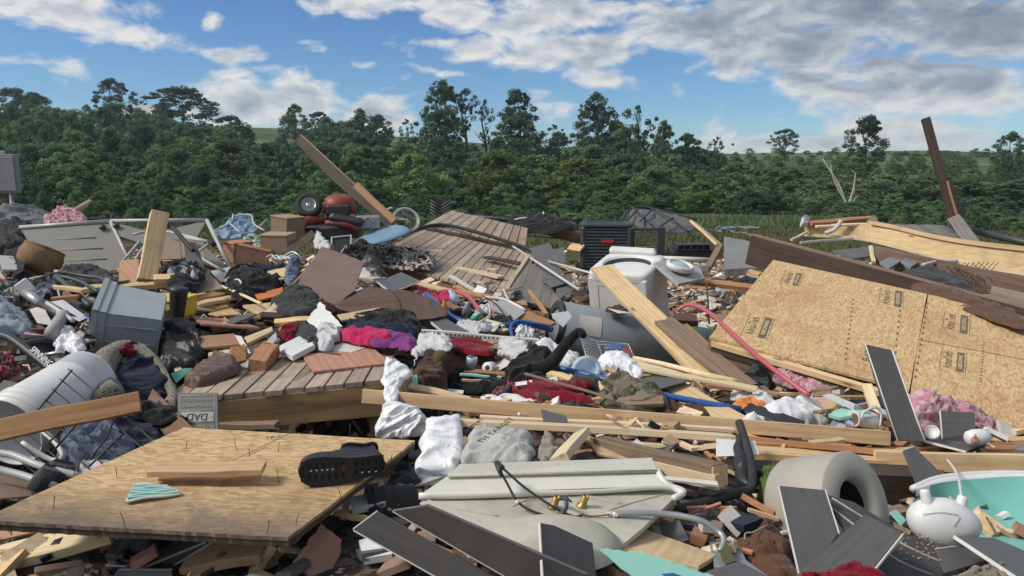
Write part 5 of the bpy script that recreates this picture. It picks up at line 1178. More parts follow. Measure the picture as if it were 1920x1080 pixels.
for lb, a, b, w_, th, m_, rl in [
    ('thin pale stick with a split running down past the brown flap', (385, 523, 6.2j), (490, 569, 5.5j), .022, .015, 'pine_pale', 0),
    ('long board lying right of the yellow basket', (365, 562, 5.7j), (462, 540, 6.1j), .07, .03, 'pine_red', 20),
    ('pale board under the long one right of the yellow basket', (368, 572, 5.6j), (450, 555, 5.9j), .05, .03, 'pine', 20),
    ('short stubby pine block standing on edge among the panels', (505, 598, 5.35j), (535, 566, 5.6j), .11, .045, 'pine_pale', 20),
    ('pine offcut bridging to the torn paper', (515, 605, 5.25j), (600, 598, 5.3j), .05, .04, 'pine', 30),
    ('pale lath at the foot of the hangers', (460, 515, 6.5j), (498, 528, 6.3j), .03, .015, 'pine_pale', 0),
    ('long grey-brown rail leaning towards the tall drawer box', (535, 478, 7.2j), (588, 438, 8.2j), .08, .03, 'old_wood', 40),
    ('pale rail just left of the purple-brown sheet', (545, 540, 5.9j), (600, 480, 6.5j), .03, .03, 'old_wood', 0),
    ('dirty crate slat under the leather sleeve', (332, 690, 4.4j), (345, 705, 4.3j), .04, .02, 'pine_pale', 0),
    ('thin brown lath at the back edge of the near deck', (560, 645, 4.7j), (640, 668, 4.5j), .03, .012, 'dark_wood', 0)]:
    bd(lb, a, b, w_, th, m_, rl, group=G_OFF, seed=len(lb))
bd('red brick coloured split wood block standing on the near deck', (481, 690, 4.2j), (509, 655, 4.5j), .10, .10, 'pine_red', 10, name='wood_block', cat='block', broken=(0, .03))
o = empty('paperback_book', 'white hardback book lying tilted on the near deck', 'book', at(555, 662, 4.5j))
mb, M, n, _ = slab_mb([(520, 650, 4.55j), (565, 628, 4.8j), (592, 642, 4.65j), (548, 664)], .006); ch(o, 'cover', mb, 'white_plastic', M)
mb, M, n, _ = slab_mb([(522, 651, 4.53j), (565, 631, 4.75j), (590, 644, 4.6j), (549, 665)], .035); mb.v = [v - n * .007 for v in mb.v]; ch(o, 'pages', mb, 'paper', M)
o = empty('hanger_bundle', 'bunch of white plastic coat hangers in the heap', 'coat hanger', at(530, 495, 6.8j))
for k in range(4):
    s_ = k * 9; ch(o, 'hanger', MB().tube(P((500 + s_, 482 + k * 2, complex(0, 6.7)), (510 + s_, 478 + k, 6.75j), (520 + s_, 486, 6.7j), (548 + s_ * .5, 472 + k * 4, 6.8j), (562, 482 + k * 3, 6.7j)), .008, 6), 'white_plastic')
hose('white_hanger', 'single white coat hanger hooked on the black clothes', 'coat hanger', P((440, 540, 6j), (438, 528, 6.05j), (446, 524, 6.05j), (452, 530, 6j), (448, 536, 6j)), .008, 'white_plastic')
CL = [
 ('jeans', 'jeans', 'pale denim jeans hanging beside the purple-brown sheet', [(536, 500, 6.3j), (548, 478, 6.6j), (538, 530, 6j), (562, 482), (558, 525)], 'f_denim', .03, .03, 10),
 ('striped_cloth', 'cloth', 'black cloth with grey plaid stripes slung over boards behind the yellow basket', [(305, 500, 6.1j), (345, 483, 6.4j), (325, 545, 5.6j), (380, 500), (378, 530), (350, 548)], 'f_black', .04, .08, 7),
 ('plaid_shirt', 'shirt', 'grey and black plaid shirt sleeve on top of the black cloth', [(312, 503, 6.0j), (335, 492, 6.15j), (320, 512, 5.9j), (366, 505), (370, 520), (345, 514)], 'f_plaid', .03, .05, 9),
 ('black_clothes', 'clothes', 'pile of black clothes under the coat hangers', [(425, 530, 6.1j), (470, 505, 6.6j), (440, 560, 5.7j), (525, 515), (530, 540), (480, 560)], 'f_black', .06, .10, 7),
 ('navy_shirt', 'shirt', 'navy shirt draped over the hangers', [(430, 515, 6.5j), (480, 495, 6.9j), (440, 528, 6.3j), (540, 500), (500, 520)], 'f_navy', .05, .05, 8),
 ('corduroy_trousers', 'trousers', 'dark ribbed corduroy trousers under the left foot of the purple-brown sheet', [(508, 565, 5.6j), (550, 535, 5.9j), (540, 590, 5.3j), (590, 545), (592, 580)], 'f_dgrey', .04, .09, 10),
 ('white_teddy', 'soft toy', 'white floppy cloth hanging on the tip of the brown rail', [(588, 450, 7.9j), (594, 430, 8.2j), (592, 462, 7.7j), (602, 438), (618, 460), (612, 466)], 'f_white', .03, .05, 9),
 ('bin_bag', 'bag', 'black bag right of the purple-brown sheet', [(672, 500, 7.2j), (690, 482, 7.6j), (680, 515, 6.8j), (712, 492), (716, 515)], 'black_plastic', .04, .10, 7),
 ('dark_cloth', 'cloth', 'dark cloth heap behind the purple-brown sheet under the leopard blanket', [(640, 480, 7.6j), (670, 455, 8.4j), (650, 495, 7.3j), (710, 470), (712, 490)], 'f_black', .06, .10, 7),
 ('white_rag', 'rag', 'small white rag beside the black bag', [(672, 512, 6.8j), (684, 503, 6.9j), (676, 518, 6.7j), (696, 508), (694, 518)], 'f_white', .03, .04, 14),
 ('black_hat', 'hat', 'black knitted hat left of the torn newspaper', [(558, 575, 5.4j), (580, 562, 5.6j), (565, 592, 5.3j), (598, 568), (596, 588)], 'f_black', .03, .06, 9),
 ('white_tshirt', 'shirt', 'white T-shirt hanging over the white panel on the deck', [(594, 632, 4.75j), (602, 608, 5j), (600, 650, 4.6j), (640, 610), (638, 630), (618, 655)], 'f_white', .03, .06, 9),
 ('maroon_shirt', 'shirt', 'maroon top under the pine offcut', [(525, 620, 5j), (545, 605, 5.15j), (535, 635, 4.85j), (560, 608), (558, 632)], 'f_crimson', .03, .05, 9),
 ('grey_sock_pile', 'clothes', 'dark grey clothes left of the white T-shirt', [(556, 628, 4.9j), (575, 612, 5j), (560, 648, 4.7j), (598, 620), (592, 648)], 'f_dgrey', .04, .06, 9),
 ('pink_shirt', 'shirt', 'bright pink top spread beside the white T-shirt', [(640, 625, 4.9j), (660, 613, 5.0j), (650, 638, 4.75j), (720, 622), (735, 635), (690, 642)], 'f_pink', .03, .05, 9),
 ('purple_shirt', 'shirt', 'purple top lying against the bright pink one', [(688, 636, 4.75j), (720, 628, 4.85j), (700, 645, 4.6j), (775, 630), (778, 642), (762, 654), (735, 645)], 'f_purple', .03, .05, 10),
 ('navy_jeans', 'jeans', 'dark navy jeans lying above the purple top', [(650, 608, 5.2j), (680, 592, 5.4j), (665, 622, 5.0j), (760, 600), (785, 622), (740, 630)], 'f_navy', .04, .10, 7),
 ('black_trousers', 'trousers', 'black trousers under the curled flooring sheet', [(660, 602, 5.4j), (700, 588, 5.5j), (670, 612, 5.2j), (770, 588), (782, 604), (730, 612)], 'f_black', .04, .08, 7),
 ('white_towel', 'towel', 'white towel with a hanging corner at the right end of the near deck', [(770, 662, 4.4j), (790, 632, 4.7j), (775, 680, 4.2j), (835, 630), (842, 648), (800, 655), (782, 668)], 'f_white', .04, .05, 10),
 ('red_towel', 'towel', 'dark red towel behind the white slotted rail', [(835, 640, 4.8j), (870, 632, 4.9j), (850, 655, 4.6j), (925, 645), (918, 662)], 'f_crimson', .02, .04, 7),
 ('red_cloth', 'cloth', 'bright red cloth lying above the blue pipe end', [(748, 545, 6.8j), (775, 536, 7j), (760, 558, 6.6j), (812, 548), (830, 570), (805, 572)], 'f_red', .04, .07, 9),
 ('pink_sock', 'sock', 'small pink sock right of the bright red cloth', [(822, 552, 6.8j), (835, 546, 6.9j), (826, 566, 6.6j), (850, 556), (848, 566)], 'f_pink', .02, .04, 12),
 ('white_lace', 'cloth', 'white lace cloth under the dark plank above the red cloth', [(742, 552, 6.7j), (760, 542, 6.9j), (750, 562, 6.5j), (795, 550), (790, 565)], 'f_white', .03, .03, 12),
 ('brown_leather_sleeve', 'jacket', 'brown leather jacket sleeve lying on the near deck', [(345, 720, 3.95j), (395, 668, 4.35j), (385, 722, 3.9j), (440, 670), (450, 690), (420, 705)], 'leather_brown', .03, .11, 6),
 ('black_hoodie', 'hoodie', 'black hoodie sprawled right of the dark box with one sleeve up', [(945, 700, 4.35j), (985, 655, 4.7j), (970, 722, 4.2j), (1040, 668), (1045, 700), (1010, 722)], 'f_black', .05, .12, 6),
 ('crimson_blanket', 'blanket', 'crimson blanket spread in front of the black hoodie', [(955, 745, 4.05j), (985, 715, 4.25j), (975, 752, 3.95j), (1060, 712), (1112, 716), (1118, 750), (1050, 735)], 'f_crimson', .04, .07, 7),
 ('camo_jacket', 'jacket', 'camouflage jacket lying right of the crimson blanket', [(1115, 735, 4.05j), (1150, 715, 4.2j), (1130, 770, 3.8j), (1230, 728), (1250, 760), (1200, 778)], 'f_camo', .05, .10, 6),
 ('grey_hoodie', 'hoodie', 'dark grey cloth peaking in front of the crimson blanket', [(1010, 755, 3.9j), (1045, 730, 4.05j), (1020, 768, 3.8j), (1068, 755), (1140, 768), (1080, 775)], 'f_dgrey', .03, .08, 8),
 ('floral_scarf', 'scarf', 'floral scarf at the left end of the crimson blanket', [(922, 738, 4.1j), (945, 718, 4.3j), (935, 748, 4j), (985, 722), (975, 748)], 'f_flower', .03, .06, 10),
 ('black_mask', 'cloth', 'small black cloth right of the plastic plate lid', [(1150, 700, 4.5j), (1165, 694, 4.6j), (1155, 712, 4.4j), (1182, 702), (1180, 712)], 'f_black', .02, .04, 12),
 ('brown_blanket', 'blanket', 'dark brown cloth lying right of the camouflage jacket', [(1225, 765, 3.9j), (1250, 752, 4j), (1235, 790, 3.7j), (1300, 762), (1330, 790)], 'f_brown', .04, .05, 8),
 ('white_cloth', 'cloth', 'white cloth at the right foot of the rough planks', [(1370, 735, 4.4j), (1395, 725, 4.5j), (1385, 750, 4.2j), (1440, 740), (1450, 752)], 'f_white', .03, .04, 12),
 ('plush_toy', 'soft toy', 'small orange and brown soft toy left of the big white plastic bag', [(1372, 758, 4.1j), (1390, 748, 4.2j), (1380, 768, 4j), (1435, 755), (1425, 768)], 'orange', .02, .04, 14),
]
for i, (nm, ct, lb, pts, m_, am, dm, sc_) in enumerate(CL):
    cloth(nm, lb, ct, pts, m_, amp=am, dome=dm, sc=sc_, seed=50 + i, ang=(i * 1.3) % 3)
ch(bpy.data.objects['black_hoodie'], 'sleeve', MB().tube(P((1000, 695, 4.35j), (1030, 685, 4.35j), (1058, 650, 4.4j), (1085, 622, 4.45j), (1094, 630, 4.4j)), [.05, .045, .035, .028, .022], 10), 'f_black')
slab('newspaper', 'torn pale newspaper standing between the black hat and the white T-shirt', 'newspaper', [(575, 600, 5.2j), (600, 565, 5.5j), (642, 612, 5.0j), (622, 610), (600, 618)], .004, 'paper', jag=.01, order=[0, 1, 2, 3, 4])
# framed dark screen standing by the mower
o = empty('picture_frame', 'white framed dark picture standing behind the purple-brown sheet', 'picture frame', at(640, 480, 7.9j))
on, n = surf([(622, 446, 7.9j), (660, 442, 8j), (625, 478, 7.7j)])
ch(o, 'panel', MB().prism([on(624, 448), on(656, 445), on(658, 470), on(628, 474)], -n * .01), 'black_plastic')
ch(o, 'frame', MB().tube([on(622, 462, .01), on(622, 447, .01), on(658, 443, .01), on(658, 478, .01), on(654, 478, .01), on(648, 462, .01), on(640, 476, .01)], .013, 6, sub=1), 'white_metal')
# ================================================================ NEAR DECK with fascia
quad = [(300, 752, 3.70j), (430, 650, 4.75j), (745, 655, 4.85j), (719, 712, 3.86j)]
dk = deck('low wooden deck platform with a dark gap under it, centre left', quad, 11, seed=8, joists=False)
w, nn_ = plane_of(quad); a, b, c_, d = w
A = a - nn_ * .03 + V((0, .02, -.085)); B = d - nn_ * .03 + V((0, .02, -.085))
A = A.lerp(B, .24)
mb, M = board_mb(A, B, .04, .17, seed=5); ch(dk, 'fascia', mb, 'treated_wood', M)
ch(dk, 'post', MB().box((-.045, 0, -.42), (.045, .09, -.03), Matrix.Translation(d + V((-.04, .03, 0)))), 'old_wood')
ch(dk, 'post', MB().box((-.045, 0, -.42), (.045, .09, -.03), Matrix.Translation(a + V((.3, .1, 0)))), 'old_wood')
ch(dk, 'joist', MB().box((-.02, 0, -.2), (.02, .9, -.035), Matrix.Translation(d + V((-.5, .06, 0)))), 'old_wood')
bd('dark board lying in the gap under the near deck', (405, 797, 3.75j), (520, 797, 3.7j), .06, .03, 'box_brown', group=None)
# DAD sign, upside down
o = empty('wooden_sign', 'grey sign reading DAD hanging upside down at the left corner of the near deck', 'sign', at(370, 800, 3.5j))
pl = [(332, 736, 3.52j), (408, 736, 3.52j), (334, 812, 3.42j)]; mb, M, n, _ = slab_mb(pl + [(409, 812)], .012); ch(o, 'board', mb, 'sign_grey', M)
on, n = surf(pl)
for k, (x0, y0, x1, y1) in enumerate(((338, 742, 402, 742), (338, 770, 402, 770), (338, 792, 402, 792), (338, 742, 338, 806), (402, 742, 402, 806))): ch(o, 'border', MB().tube([on(x0, y0, .001), on(x1, y1, .001)], .0018, 4, sub=1), 'sign_pale')
ch(o, 'name_band', MB().prism([on(340, 772), on(400, 772), on(400, 790), on(340, 790)], n * .0012), 'sign_pale')
for tx, yy, sz, mt in (("WHERE'S MOM?", 749, .021, 'sign_pale'), ('MY FULL NAME IS', 761, .018, 'sign_pale'), ('· DAD ·', 781, .048, 'ink'), ('MY NAME IS', 800, .02, 'sign_pale')):
    mark(o, 'lettering', pl, (400, yy), (340, yy), tx, sz, mt, .0022)
# ================================================================ STAINED OSB SHEET WITH BOOT
plo = [(0, 966, .66), (540, 1008, .60), (345, 800, .64), (778, 826)]
pv = [(-40, 975, .66), (540, 1008, .605), (345, 801, .64), (778, 826)]
w, n = plane_of(pv); ow = [w[0], w[1], w[3], w[2]]
mb = MB(); r = random.Random(2); edge = []
for i in range(4):
    p, q = ow[i], ow[(i + 1) % 4]; k = 60 if i == 0 else 24; e = (q - p).normalized().cross(n)
    for j in range(k): edge.append(p.lerp(q, (j + (r.uniform(-.3, .3) if j else 0)) / k) + e * (r.uniform(-.003, .002) if j else 0))
x = (w[1] - w[0]).normalized(); M = Matrix((x, n.cross(x), n)).transposed().to_4x4(); M.translation = w[0]
o = empty('osb_sheet', 'stained sheet of OSB board lying flat with bent nails sticking out, lower left', 'wood panel', w[0].lerp(w[3], .5))
mb.prism([p for p in edge], -n * .012); ch(o, 'face', mb, 'osb_stained', M)
mb = MB().prism([p - n * .0125 - (p - w[3]) * .004 for p in edge], -n * .02); ch(o, 'underlayer', mb, 'dark_wood', M)
on, nO = surf(pv)
for k, (x0, y0) in enumerate([(140, 885), (219, 893), (445, 845), (468, 857), (522, 848), (524, 905), (434, 900), (100, 955), (500, 1000), (388, 806), (555, 812), (655, 815), (755, 822), (732, 868), (690, 853), (645, 850), (268, 838), (320, 903), (235, 990), (555, 985), (640, 935), (350, 842)]):
    p = on(x0, y0); q = V((r.uniform(-.012, .012), r.uniform(-.006, .006), r.uniform(.03, .055)))
    ch(o, 'nail', MB().tube([p - q * .2, p + q * .6, p + q + V((r.uniform(-.006, .006), 0, 0))], .0013, 5, sub=2), 'nail')
mark(o, 'stamp', pv, (490, 822), (535, 818), 'TRX', .035, 'stamp_ink', .0006)
for a_, b_ in (((440, 862), (545, 812)), ((462, 856), (500, 838))): ch(o, 'chalk_line', MB().tube([on(*a_, .0004), on(*b_, .0004)], .0012, 4, sub=1), 'stamp_ink')
bd('flat pine offcut lying on the stained OSB sheet', (284, 882, .675), (495, 878, .665), .085, .022, 'pine', 0, seed=21)
bd('thin pine batten under the front edge of that offcut on the OSB sheet', (300, 896, .66), (490, 890, .655), .03, .012, 'pine_red', 0, seed=22)
# bundle of teal shims
o = empty('shim_bundle', 'small bundle of pale teal wooden shims lying on the stained OSB sheet', 'shims', on(285, 945))
for k in range(7):
    a_ = on(236 + k * 3, 944 - k * 3.2, .012 + .0035 * k); b_ = on(338 - k * 4, 930 - k * 1.2, .010 + .002 * k)
    mb, M = board_mb(a_, b_, .032 - .001 * k, .006, roll=0, seed=k, taper=.55); ch(o, 'shim', mb, 'teal_board' if k % 3 else 'drywall', M)
# black work boot lying on its side: sole towards the camera
bc = on(640, 903, .062); M0 = Matrix((( -1, 0, 0), (0, 0, -1), (0, -1, 0))).transposed()   # placeholder axes
xd = (on(566, 905) - on(716, 893)).normalized()          # heel -> toe
sn = (EYE - bc); sn = (sn - xd * sn.dot(xd)).normalized(); sn = (sn * .9 - nO * .32).normalized(); sn = (sn - xd * sn.dot(xd)).normalized()   # sole normal
wd_ = sn.cross(xd).normalized()
MBt = Matrix((xd, wd_, sn)).transposed().to_4x4(); MBt.translation = bc + sn * .03
if wd_.z < 0: pass
o = empty('work_boot', 'black work boot lying with its sole facing out on the stained OSB sheet', 'boot', on(640, 915))
def sole_w(u):  # half width along the foot, u 0 heel .. 1 toe
    return .001 + .050 * math.sqrt(max(0, 1 - (2 * u - 1) ** 8)) * (.96 + .17 * math.cos((u - .74) * 6.2) - .02)
def sole_c(u): return .008 * math.sin((u - .2) * 3.6)
Lb = .305; N = 26
def ring(z, k, x0=-.5, x1=.5, bulge=0):
    out = []
    for i in range(N + 1): u = i / N; out.append((Lb * (x0 + (x1 - x0) * u), sole_c(u) + (sole_w(u) * k), z))
    for i in range(N - 1, 0, -1): u = i / N; out.append((Lb * (x0 + (x1 - x0) * u), sole_c(u) - (sole_w(u) * k), z))
    return [MBt @ V(p) for p in out]
def skin(mb, rings, smooth=True, caps=True):
    K = len(rings[0]); mb.add([v for r_ in rings for v in r_], [(i * K + j, i * K + (j + 1) % K, (i + 1) * K + (j + 1) % K, (i + 1) * K + j) for i in range(len(rings) - 1) for j in range(K)] + ([tuple(range(K)), tuple(range((len(rings) - 1) * K, len(rings) * K))[::-1]] if caps else []), smooth)
mb = MB(); skin(mb, [ring(.0, .93), ring(.004, .97), ring(-.006, 1.0), ring(-.022, 1.0), ring(-.026, .97)], False); sole = ch(o, 'sole', mb, 'black_rubber')
mb = MB(); r = random.Random(5)
for i in range(13):
    u = .05 + .9 * i / 12
    if .36 < u < .44: continue
    hw = sole_w(u) * .86; cy = sole_c(u)
    for s_ in (-1, 1):
        mb.box((Lb * (u - .5) - .006, cy + s_ * hw * .9 - .009, .002), (Lb * (u - .5) + .006, cy + s_ * hw * .9 + .006, .0035), MBt)
        mb.box((Lb * (u - .5) - .005, cy + s_ * hw * .42 - .012, .003), (Lb * (u - .5) + .005, cy + s_ * hw * .42 + .006, .003), MBt)
ch(sole, 'tread_lugs', mb, 'black_rubber')
ch(sole, 'logo_patch', MB().cbox((-.012, -.012, .002), (.002, .012, .0045), MBt, .003), 'rust')
mb = MB()
for u in (.62, .68, .74, .8, .86): mb.box((Lb * (u - .5) - .004, -.002, .003), (Lb * (u - .5) + .002, .001, .0062), MBt)
for u in (.12, .2, .28): mb.box((Lb * (u - .5) - .004, .018, .003), (Lb * (u - .5) + .002, .021, .0062), MBt)
ch(sole, 'tread_marks', mb, 'white_print')
rings = [ring(-.024, .96), ring(-.045, .95, -.49, .48), ring(-.065, .88, -.47, .42), ring(-.085, .75, -.46, .25), ring(-.105, .72, -.46, .08), ring(-.125, .70, -.46, .0), ring(-.145, .72, -.465, -.04)]
mb = MB(); skin(mb, rings); ch(o, 'upper', mb, 'leather')
ch(o, 'collar', MB().tube([p for p in ring(-.148, .72, -.465, -.04)[::3]], .009, 7, closed=True, sub=2), 'f_black')
mb = MB()
for k in range(5): mb.tube([MBt @ V((.02 + .018 * k - .05, s_, -.10 + .011 * k)) for s_ in (-.026, 0, .026)], .0025, 5)
ch(o, 'laces', mb, 'f_dgrey')
# ================================================================ BOTTOM LEFT under the OSB sheet
bd('wide pale split board poking out at the lower left corner', (-40, 1060, .42), (218, 992, .50), .13, .035, 'pine_pale', 6, seed=31, broken=(0, .03))
slab('plywood_scrap', 'reddish grained plywood triangle at the left edge under the OSB sheet', 'board', [(-20, 975, .5), (60, 970, .52), (-20, 1018, .45), (72, 995)], .012, 'cherry_ply')
cloth('white_rag', 'white and lilac rag squeezed under the left of the OSB sheet', 'rag', [(70, 1000, .47), (90, 978, .5), (80, 1010, .46), (165, 980), (150, 998)], 'f_white', amp=.03, dome=.03, sc=14, seed=91)
slab('wood_wedge', 'small dark wood wedge at the left edge above the wide pale board', 'board', [(0, 1030, .42), (32, 1000, .46), (5, 1038, .41), (40, 1005)], .02, 'dark_wood')
slab('grey_plate', 'grey metal plate under the front edge of the OSB sheet', 'plate', [(130, 1082, .36), (200, 1030, .40), (330, 1090, .35), (270, 1030)], .006, 'grey_panel')
slab('black_tray', 'black plastic tray under the OSB sheet, left of the grey plate edge', 'tray', [(190, 1040, .38), (250, 1010, .42), (300, 1060, .36), (330, 1005)], .012, 'black_plastic')
slab('metal_label_plate', 'slate plate with a pale rim at the bottom left edge', 'plate', [(205, 1095, .40), (222, 1068, .42), (325, 1095, .40), (322, 1068)], .01, 'grey_metal')
hose('thin_strip', 'pale thin metal strip along the slate plate at the bottom left edge', 'strip', P((207, 1094, .405), (223, 1068, .425), (323, 1068, .425)), .003, 'white_metal', sub=1)
lam('long dark plank with a pale edge under the middle of the OSB sheet', [(190, 1090, .38), (330, 1012, .45), (265, 1098, .37), (420, 1000)], [(2, 3)], 'laminate')
lam('dark plank corner pointing right under the OSB sheet', [(245, 1048, .43), (340, 1020, .45), (260, 1066, .41), (385, 1015)], [(2, 3)], 'laminate')
slab('black_block', 'rough black foam block under the left part of the OSB sheet', 'block', [(235, 1018, .47), (258, 1000, .5), (245, 1035, .45), (280, 1002), (278, 1032)], .05, 'black_rubber')
bd('cracked blond board below the front edge of the OSB sheet', (355, 1050, .40), (500, 1022, .45), .16, .035, 'blond_ply', 4, seed=33)
slab('blond_panel', 'blond panel at the bottom edge left of the leaning fibreboard piece', 'panel', [(345, 1090, .32), (370, 1062, .36), (470, 1098, .31), (500, 1045)], .012, 'blond_ply')
bd('thin leaning stick at the lower end of the cracked blond board', (468, 1092, .36), (512, 1024, .46), .02, .03, 'pine_pale', 0, seed=34)
slab('fibreboard_piece', 'upright jagged piece of orange-brown fibreboard left of the dark planks', 'panel', [(550, 1052, 2.22j), (603, 980, 2.4j), (580, 1080, 2.2j), (642, 1012), (638, 1040), (622, 1078), (600, 1090)], .014, 'cherry_ply', jag=.004)
cloth('dirt_pile', 'dark dirt and roots beside the fibreboard piece', 'debris', [(500, 1060, .3), (530, 1025, .34), (510, 1090, .27), (560, 1040), (580, 1090)], 'f_brown', amp=.03, dome=.03, sc=14, seed=92)
# dark plank group, bottom centre
lam('oak-coloured plank beneath the two big dark planks at the bottom', [(632, 1060, .36), (680, 1012, .42), (760, 1120, .30), (860, 1090), (900, 1120)], [(0, 2)], 'laminate_oak', .012, jag=0)
lam('front one of the two big dark planks at the bottom centre', [(663, 993, .62), (707, 960, .68), (905, 1130, .44), (1010, 1130)], [(0, 1), (0, 2)], 'laminate', .008)
lam('rear one of the two big dark planks at the bottom centre', [(736, 958, .70), (800, 948, .75), (960, 1088, .52), (1100, 1078)], [(2, 0)], 'laminate', .008)
lam('short dark plank standing in front of the upturned sink', [(1014, 980, 1.98j), (1040, 985, 2.0j), (1020, 1090, 1.9j), (1112, 1018), (1120, 1095)], [(0, 2)], 'laminate', .008)
o = empty('ribbed_duct', 'grey ribbed flexible duct behind the front dark plank', 'duct', at(740, 945, 2.6j)); a_, b_ = at(686, 950, 2.65j), at(782, 940, 2.72j)
ax = (b_ - a_).normalized(); MD = rot_to(ax, a_); L = (b_ - a_).length; pr = [(0.03, 0)]
ch(o, 'hose', MB().lathe([(.045, 0), (.062, 0)] + [(.066 + .004 * (k % 2), L * (k + 1) / 13) for k in range(12)] + [(.045, L)], MD, 28), 'f_dgrey')
for z in (.02, .06, .1): ch(o, 'ring', MB().lathe([(.070, z), (.073, z + .004), (.070, z + .008)], MD, 28), 'black_rubber')
cloth('grey_tarp', 'dark grey fabric folded between the OSB sheet corner and the sink', 'cloth', [(718, 930, 2.75j), (745, 868, 3.0j), (740, 945, 2.7j), (785, 885), (790, 930)], 'f_dgrey', amp=.03, dome=.03, sc=8, seed=93)
slab('grey_strip', 'grey plastic strip at the left end of the sink ledge', 'strip', [(752, 912, 2.85j), (775, 895, 2.9j), (755, 920, 2.8j), (830, 893)], .01, 'grey_panel')
bd('two-tone thin stick under the right corner of the OSB sheet', (632, 962, 2.55j), (690, 975, 2.45j), .02, .02, 'pine', 0)
cloth('black_lace', 'black tangled lace cloth between the sink and the dark planks', 'cloth', [(958, 1010, 2.15j), (975, 995, 2.2j), (965, 1030, 2.1j), (1005, 1005), (1010, 1030)], 'f_black', amp=.03, dome=.03, sc=16, seed=94)
one('plastic_disc', 'white round knob beside the black tangled lace', 'disc', MB().lathe([(0, .012), (.012, .012), (.018, .004), (.016, -.006)], rot_to(V((-.1, -1, .8)), at(957, 1006, 2.12j)), 18), 'white_plastic')
# teal board and blond cabinet side, bottom right of centre
slab('teal_board', 'pale teal painted board with a blue mark at the bottom edge', 'board', [(1120, 1028, .66), (1205, 1035, .66), (1205, 1100, .58), (1370, 1090)], .012, 'teal_board', jag=.003)
pls = [(1120, 1028, .66), (1205, 1035, .66), (1205, 1100, .58)]; onT, nT = surf(pls)
ch(bpy.data.objects['teal_board'], 'blue_mark', MB().prism([onT(1240, 1076, .001), onT(1262, 1074, .001), onT(1285, 1082, .001), onT(1250, 1083, .001)], nT * .0006), 'blue_pipe')
slab('cabinet_side', 'blond cabinet side board lying right of the upturned sink', 'board', [(1165, 1030, 2.15j), (1205, 990, 2.4j), (1310, 1062, 2.1j), (1345, 1040)], .016, 'blond_ply')
slab('brown_carton', 'brown carton side behind the sink corner', 'carton', [(1205, 985, 2.5j), (1262, 930, 2.7j), (1212, 995, 2.45j), (1270, 945)], .01, 'box_brown')
hose('water_hose', 'grey braided water hose looping from the sink to the blond cabinet side', 'hose', P((1150, 964, 2.33j), (1190, 962, 2.33j), (1250, 964, 2.33j), (1310, 975, 2.3j), (1345, 995, 2.28j), (1357, 1012, 2.25j), (1350, 1034, 2.22j)), .0105, 'steel')
# ================================================================ UPTURNED VANITY SINK
# local frame: X along the ledge to the right, Y up the underside towards the back edge, Z out of the underside (towards the camera)
pL, pR = at(805, 925, 2.42j), at(1262, 905, 2.62j)
o = empty('vanity_sink', 'upturned cream vanity sink top showing its underside, basin bulge and brass tails', 'sink', at(1020, 1030, 2.3j))
sk = [(785, 928, 2.36j), (1280, 918, 2.58j), (1010, 1000, 2.18j)]
on, n = surf(sk)
def Z_(px, py, up=0.): return on(px, py, up)
# underside skirt: trapezoid narrowing downwards
body = [Z_(800, 922), Z_(1255, 900), Z_(1278, 920), Z_(1205, 990, .0), Z_(1150, 1035, .0), Z_(880, 1035, .0), Z_(820, 985, .0), Z_(790, 935)]
mb = MB().prism(body, -n * .02); ch(o, 'underside', mb, 'rough_cast')
# back ledge (splash rim) : folded bands
def band(pts_lo, pts_hi, th, mat, name):
    mb = MB(); q = pts_lo + pts_hi[::-1]; mb.prism(q, -n * th); ch(o, name, mb, mat)
up1 = V((0, .02, 0))
r0 = [at(785, 930, 2.34j), at(1280, 916, 2.56j)]; r1 = [at(850, 885, 2.46j), at(1235, 872, 2.66j)]; r2 = [at(860, 868, 2.50j), at(1222, 858, 2.70j)]
mb = MB(); mb.add([at(790, 926, 2.33j), at(1246, 911, 2.53j), at(1232, 884, 2.60j), at(838, 893, 2.42j)] + [at(790, 926, 2.37j), at(1246, 911, 2.57j), at(1232, 884, 2.64j), at(838, 893, 2.46j)], [(0, 1, 2, 3), (7, 6, 5, 4), (0, 4, 5, 1), (1, 5, 6, 2), (2, 6, 7, 3), (3, 7, 4, 0)]); ch(o, 'sloped_ledge', mb, 'porcelain')
mb = MB(); mb.add([at(838, 893, 2.415j), at(1232, 884, 2.595j), at(1222, 858, 2.63j), at(862, 870, 2.45j)] + [at(838, 893, 2.46j), at(1232, 884, 2.64j), at(1222, 858, 2.68j), at(862, 870, 2.50j)], [(0, 1, 2, 3), (7, 6, 5, 4), (0, 4, 5, 1), (1, 5, 6, 2), (2, 6, 7, 3), (3, 7, 4, 0)]); ch(o, 'back_ledge', mb, 'porcelain')
ch(o, 'ledge_groove', MB().tube([at(840, 892, 2.41j), at(1232, 883, 2.59j)], .006, 6, sub=1), 'rough_cast')
ch(o, 'rim_lip', MB().tube([at(785, 930, 2.33j), at(900, 928, 2.37j), at(1100, 921, 2.47j), at(1240, 912, 2.53j), at(1272, 920, 2.52j), at(1280, 928, 2.5j)], .012, 8), 'porcelain')
ch(o, 'corner_lip', MB().tube([at(1232, 882, 2.6j), at(1250, 908, 2.55j), at(1282, 922, 2.52j), at(1262, 935, 2.48j)], .012, 8), 'porcelain')
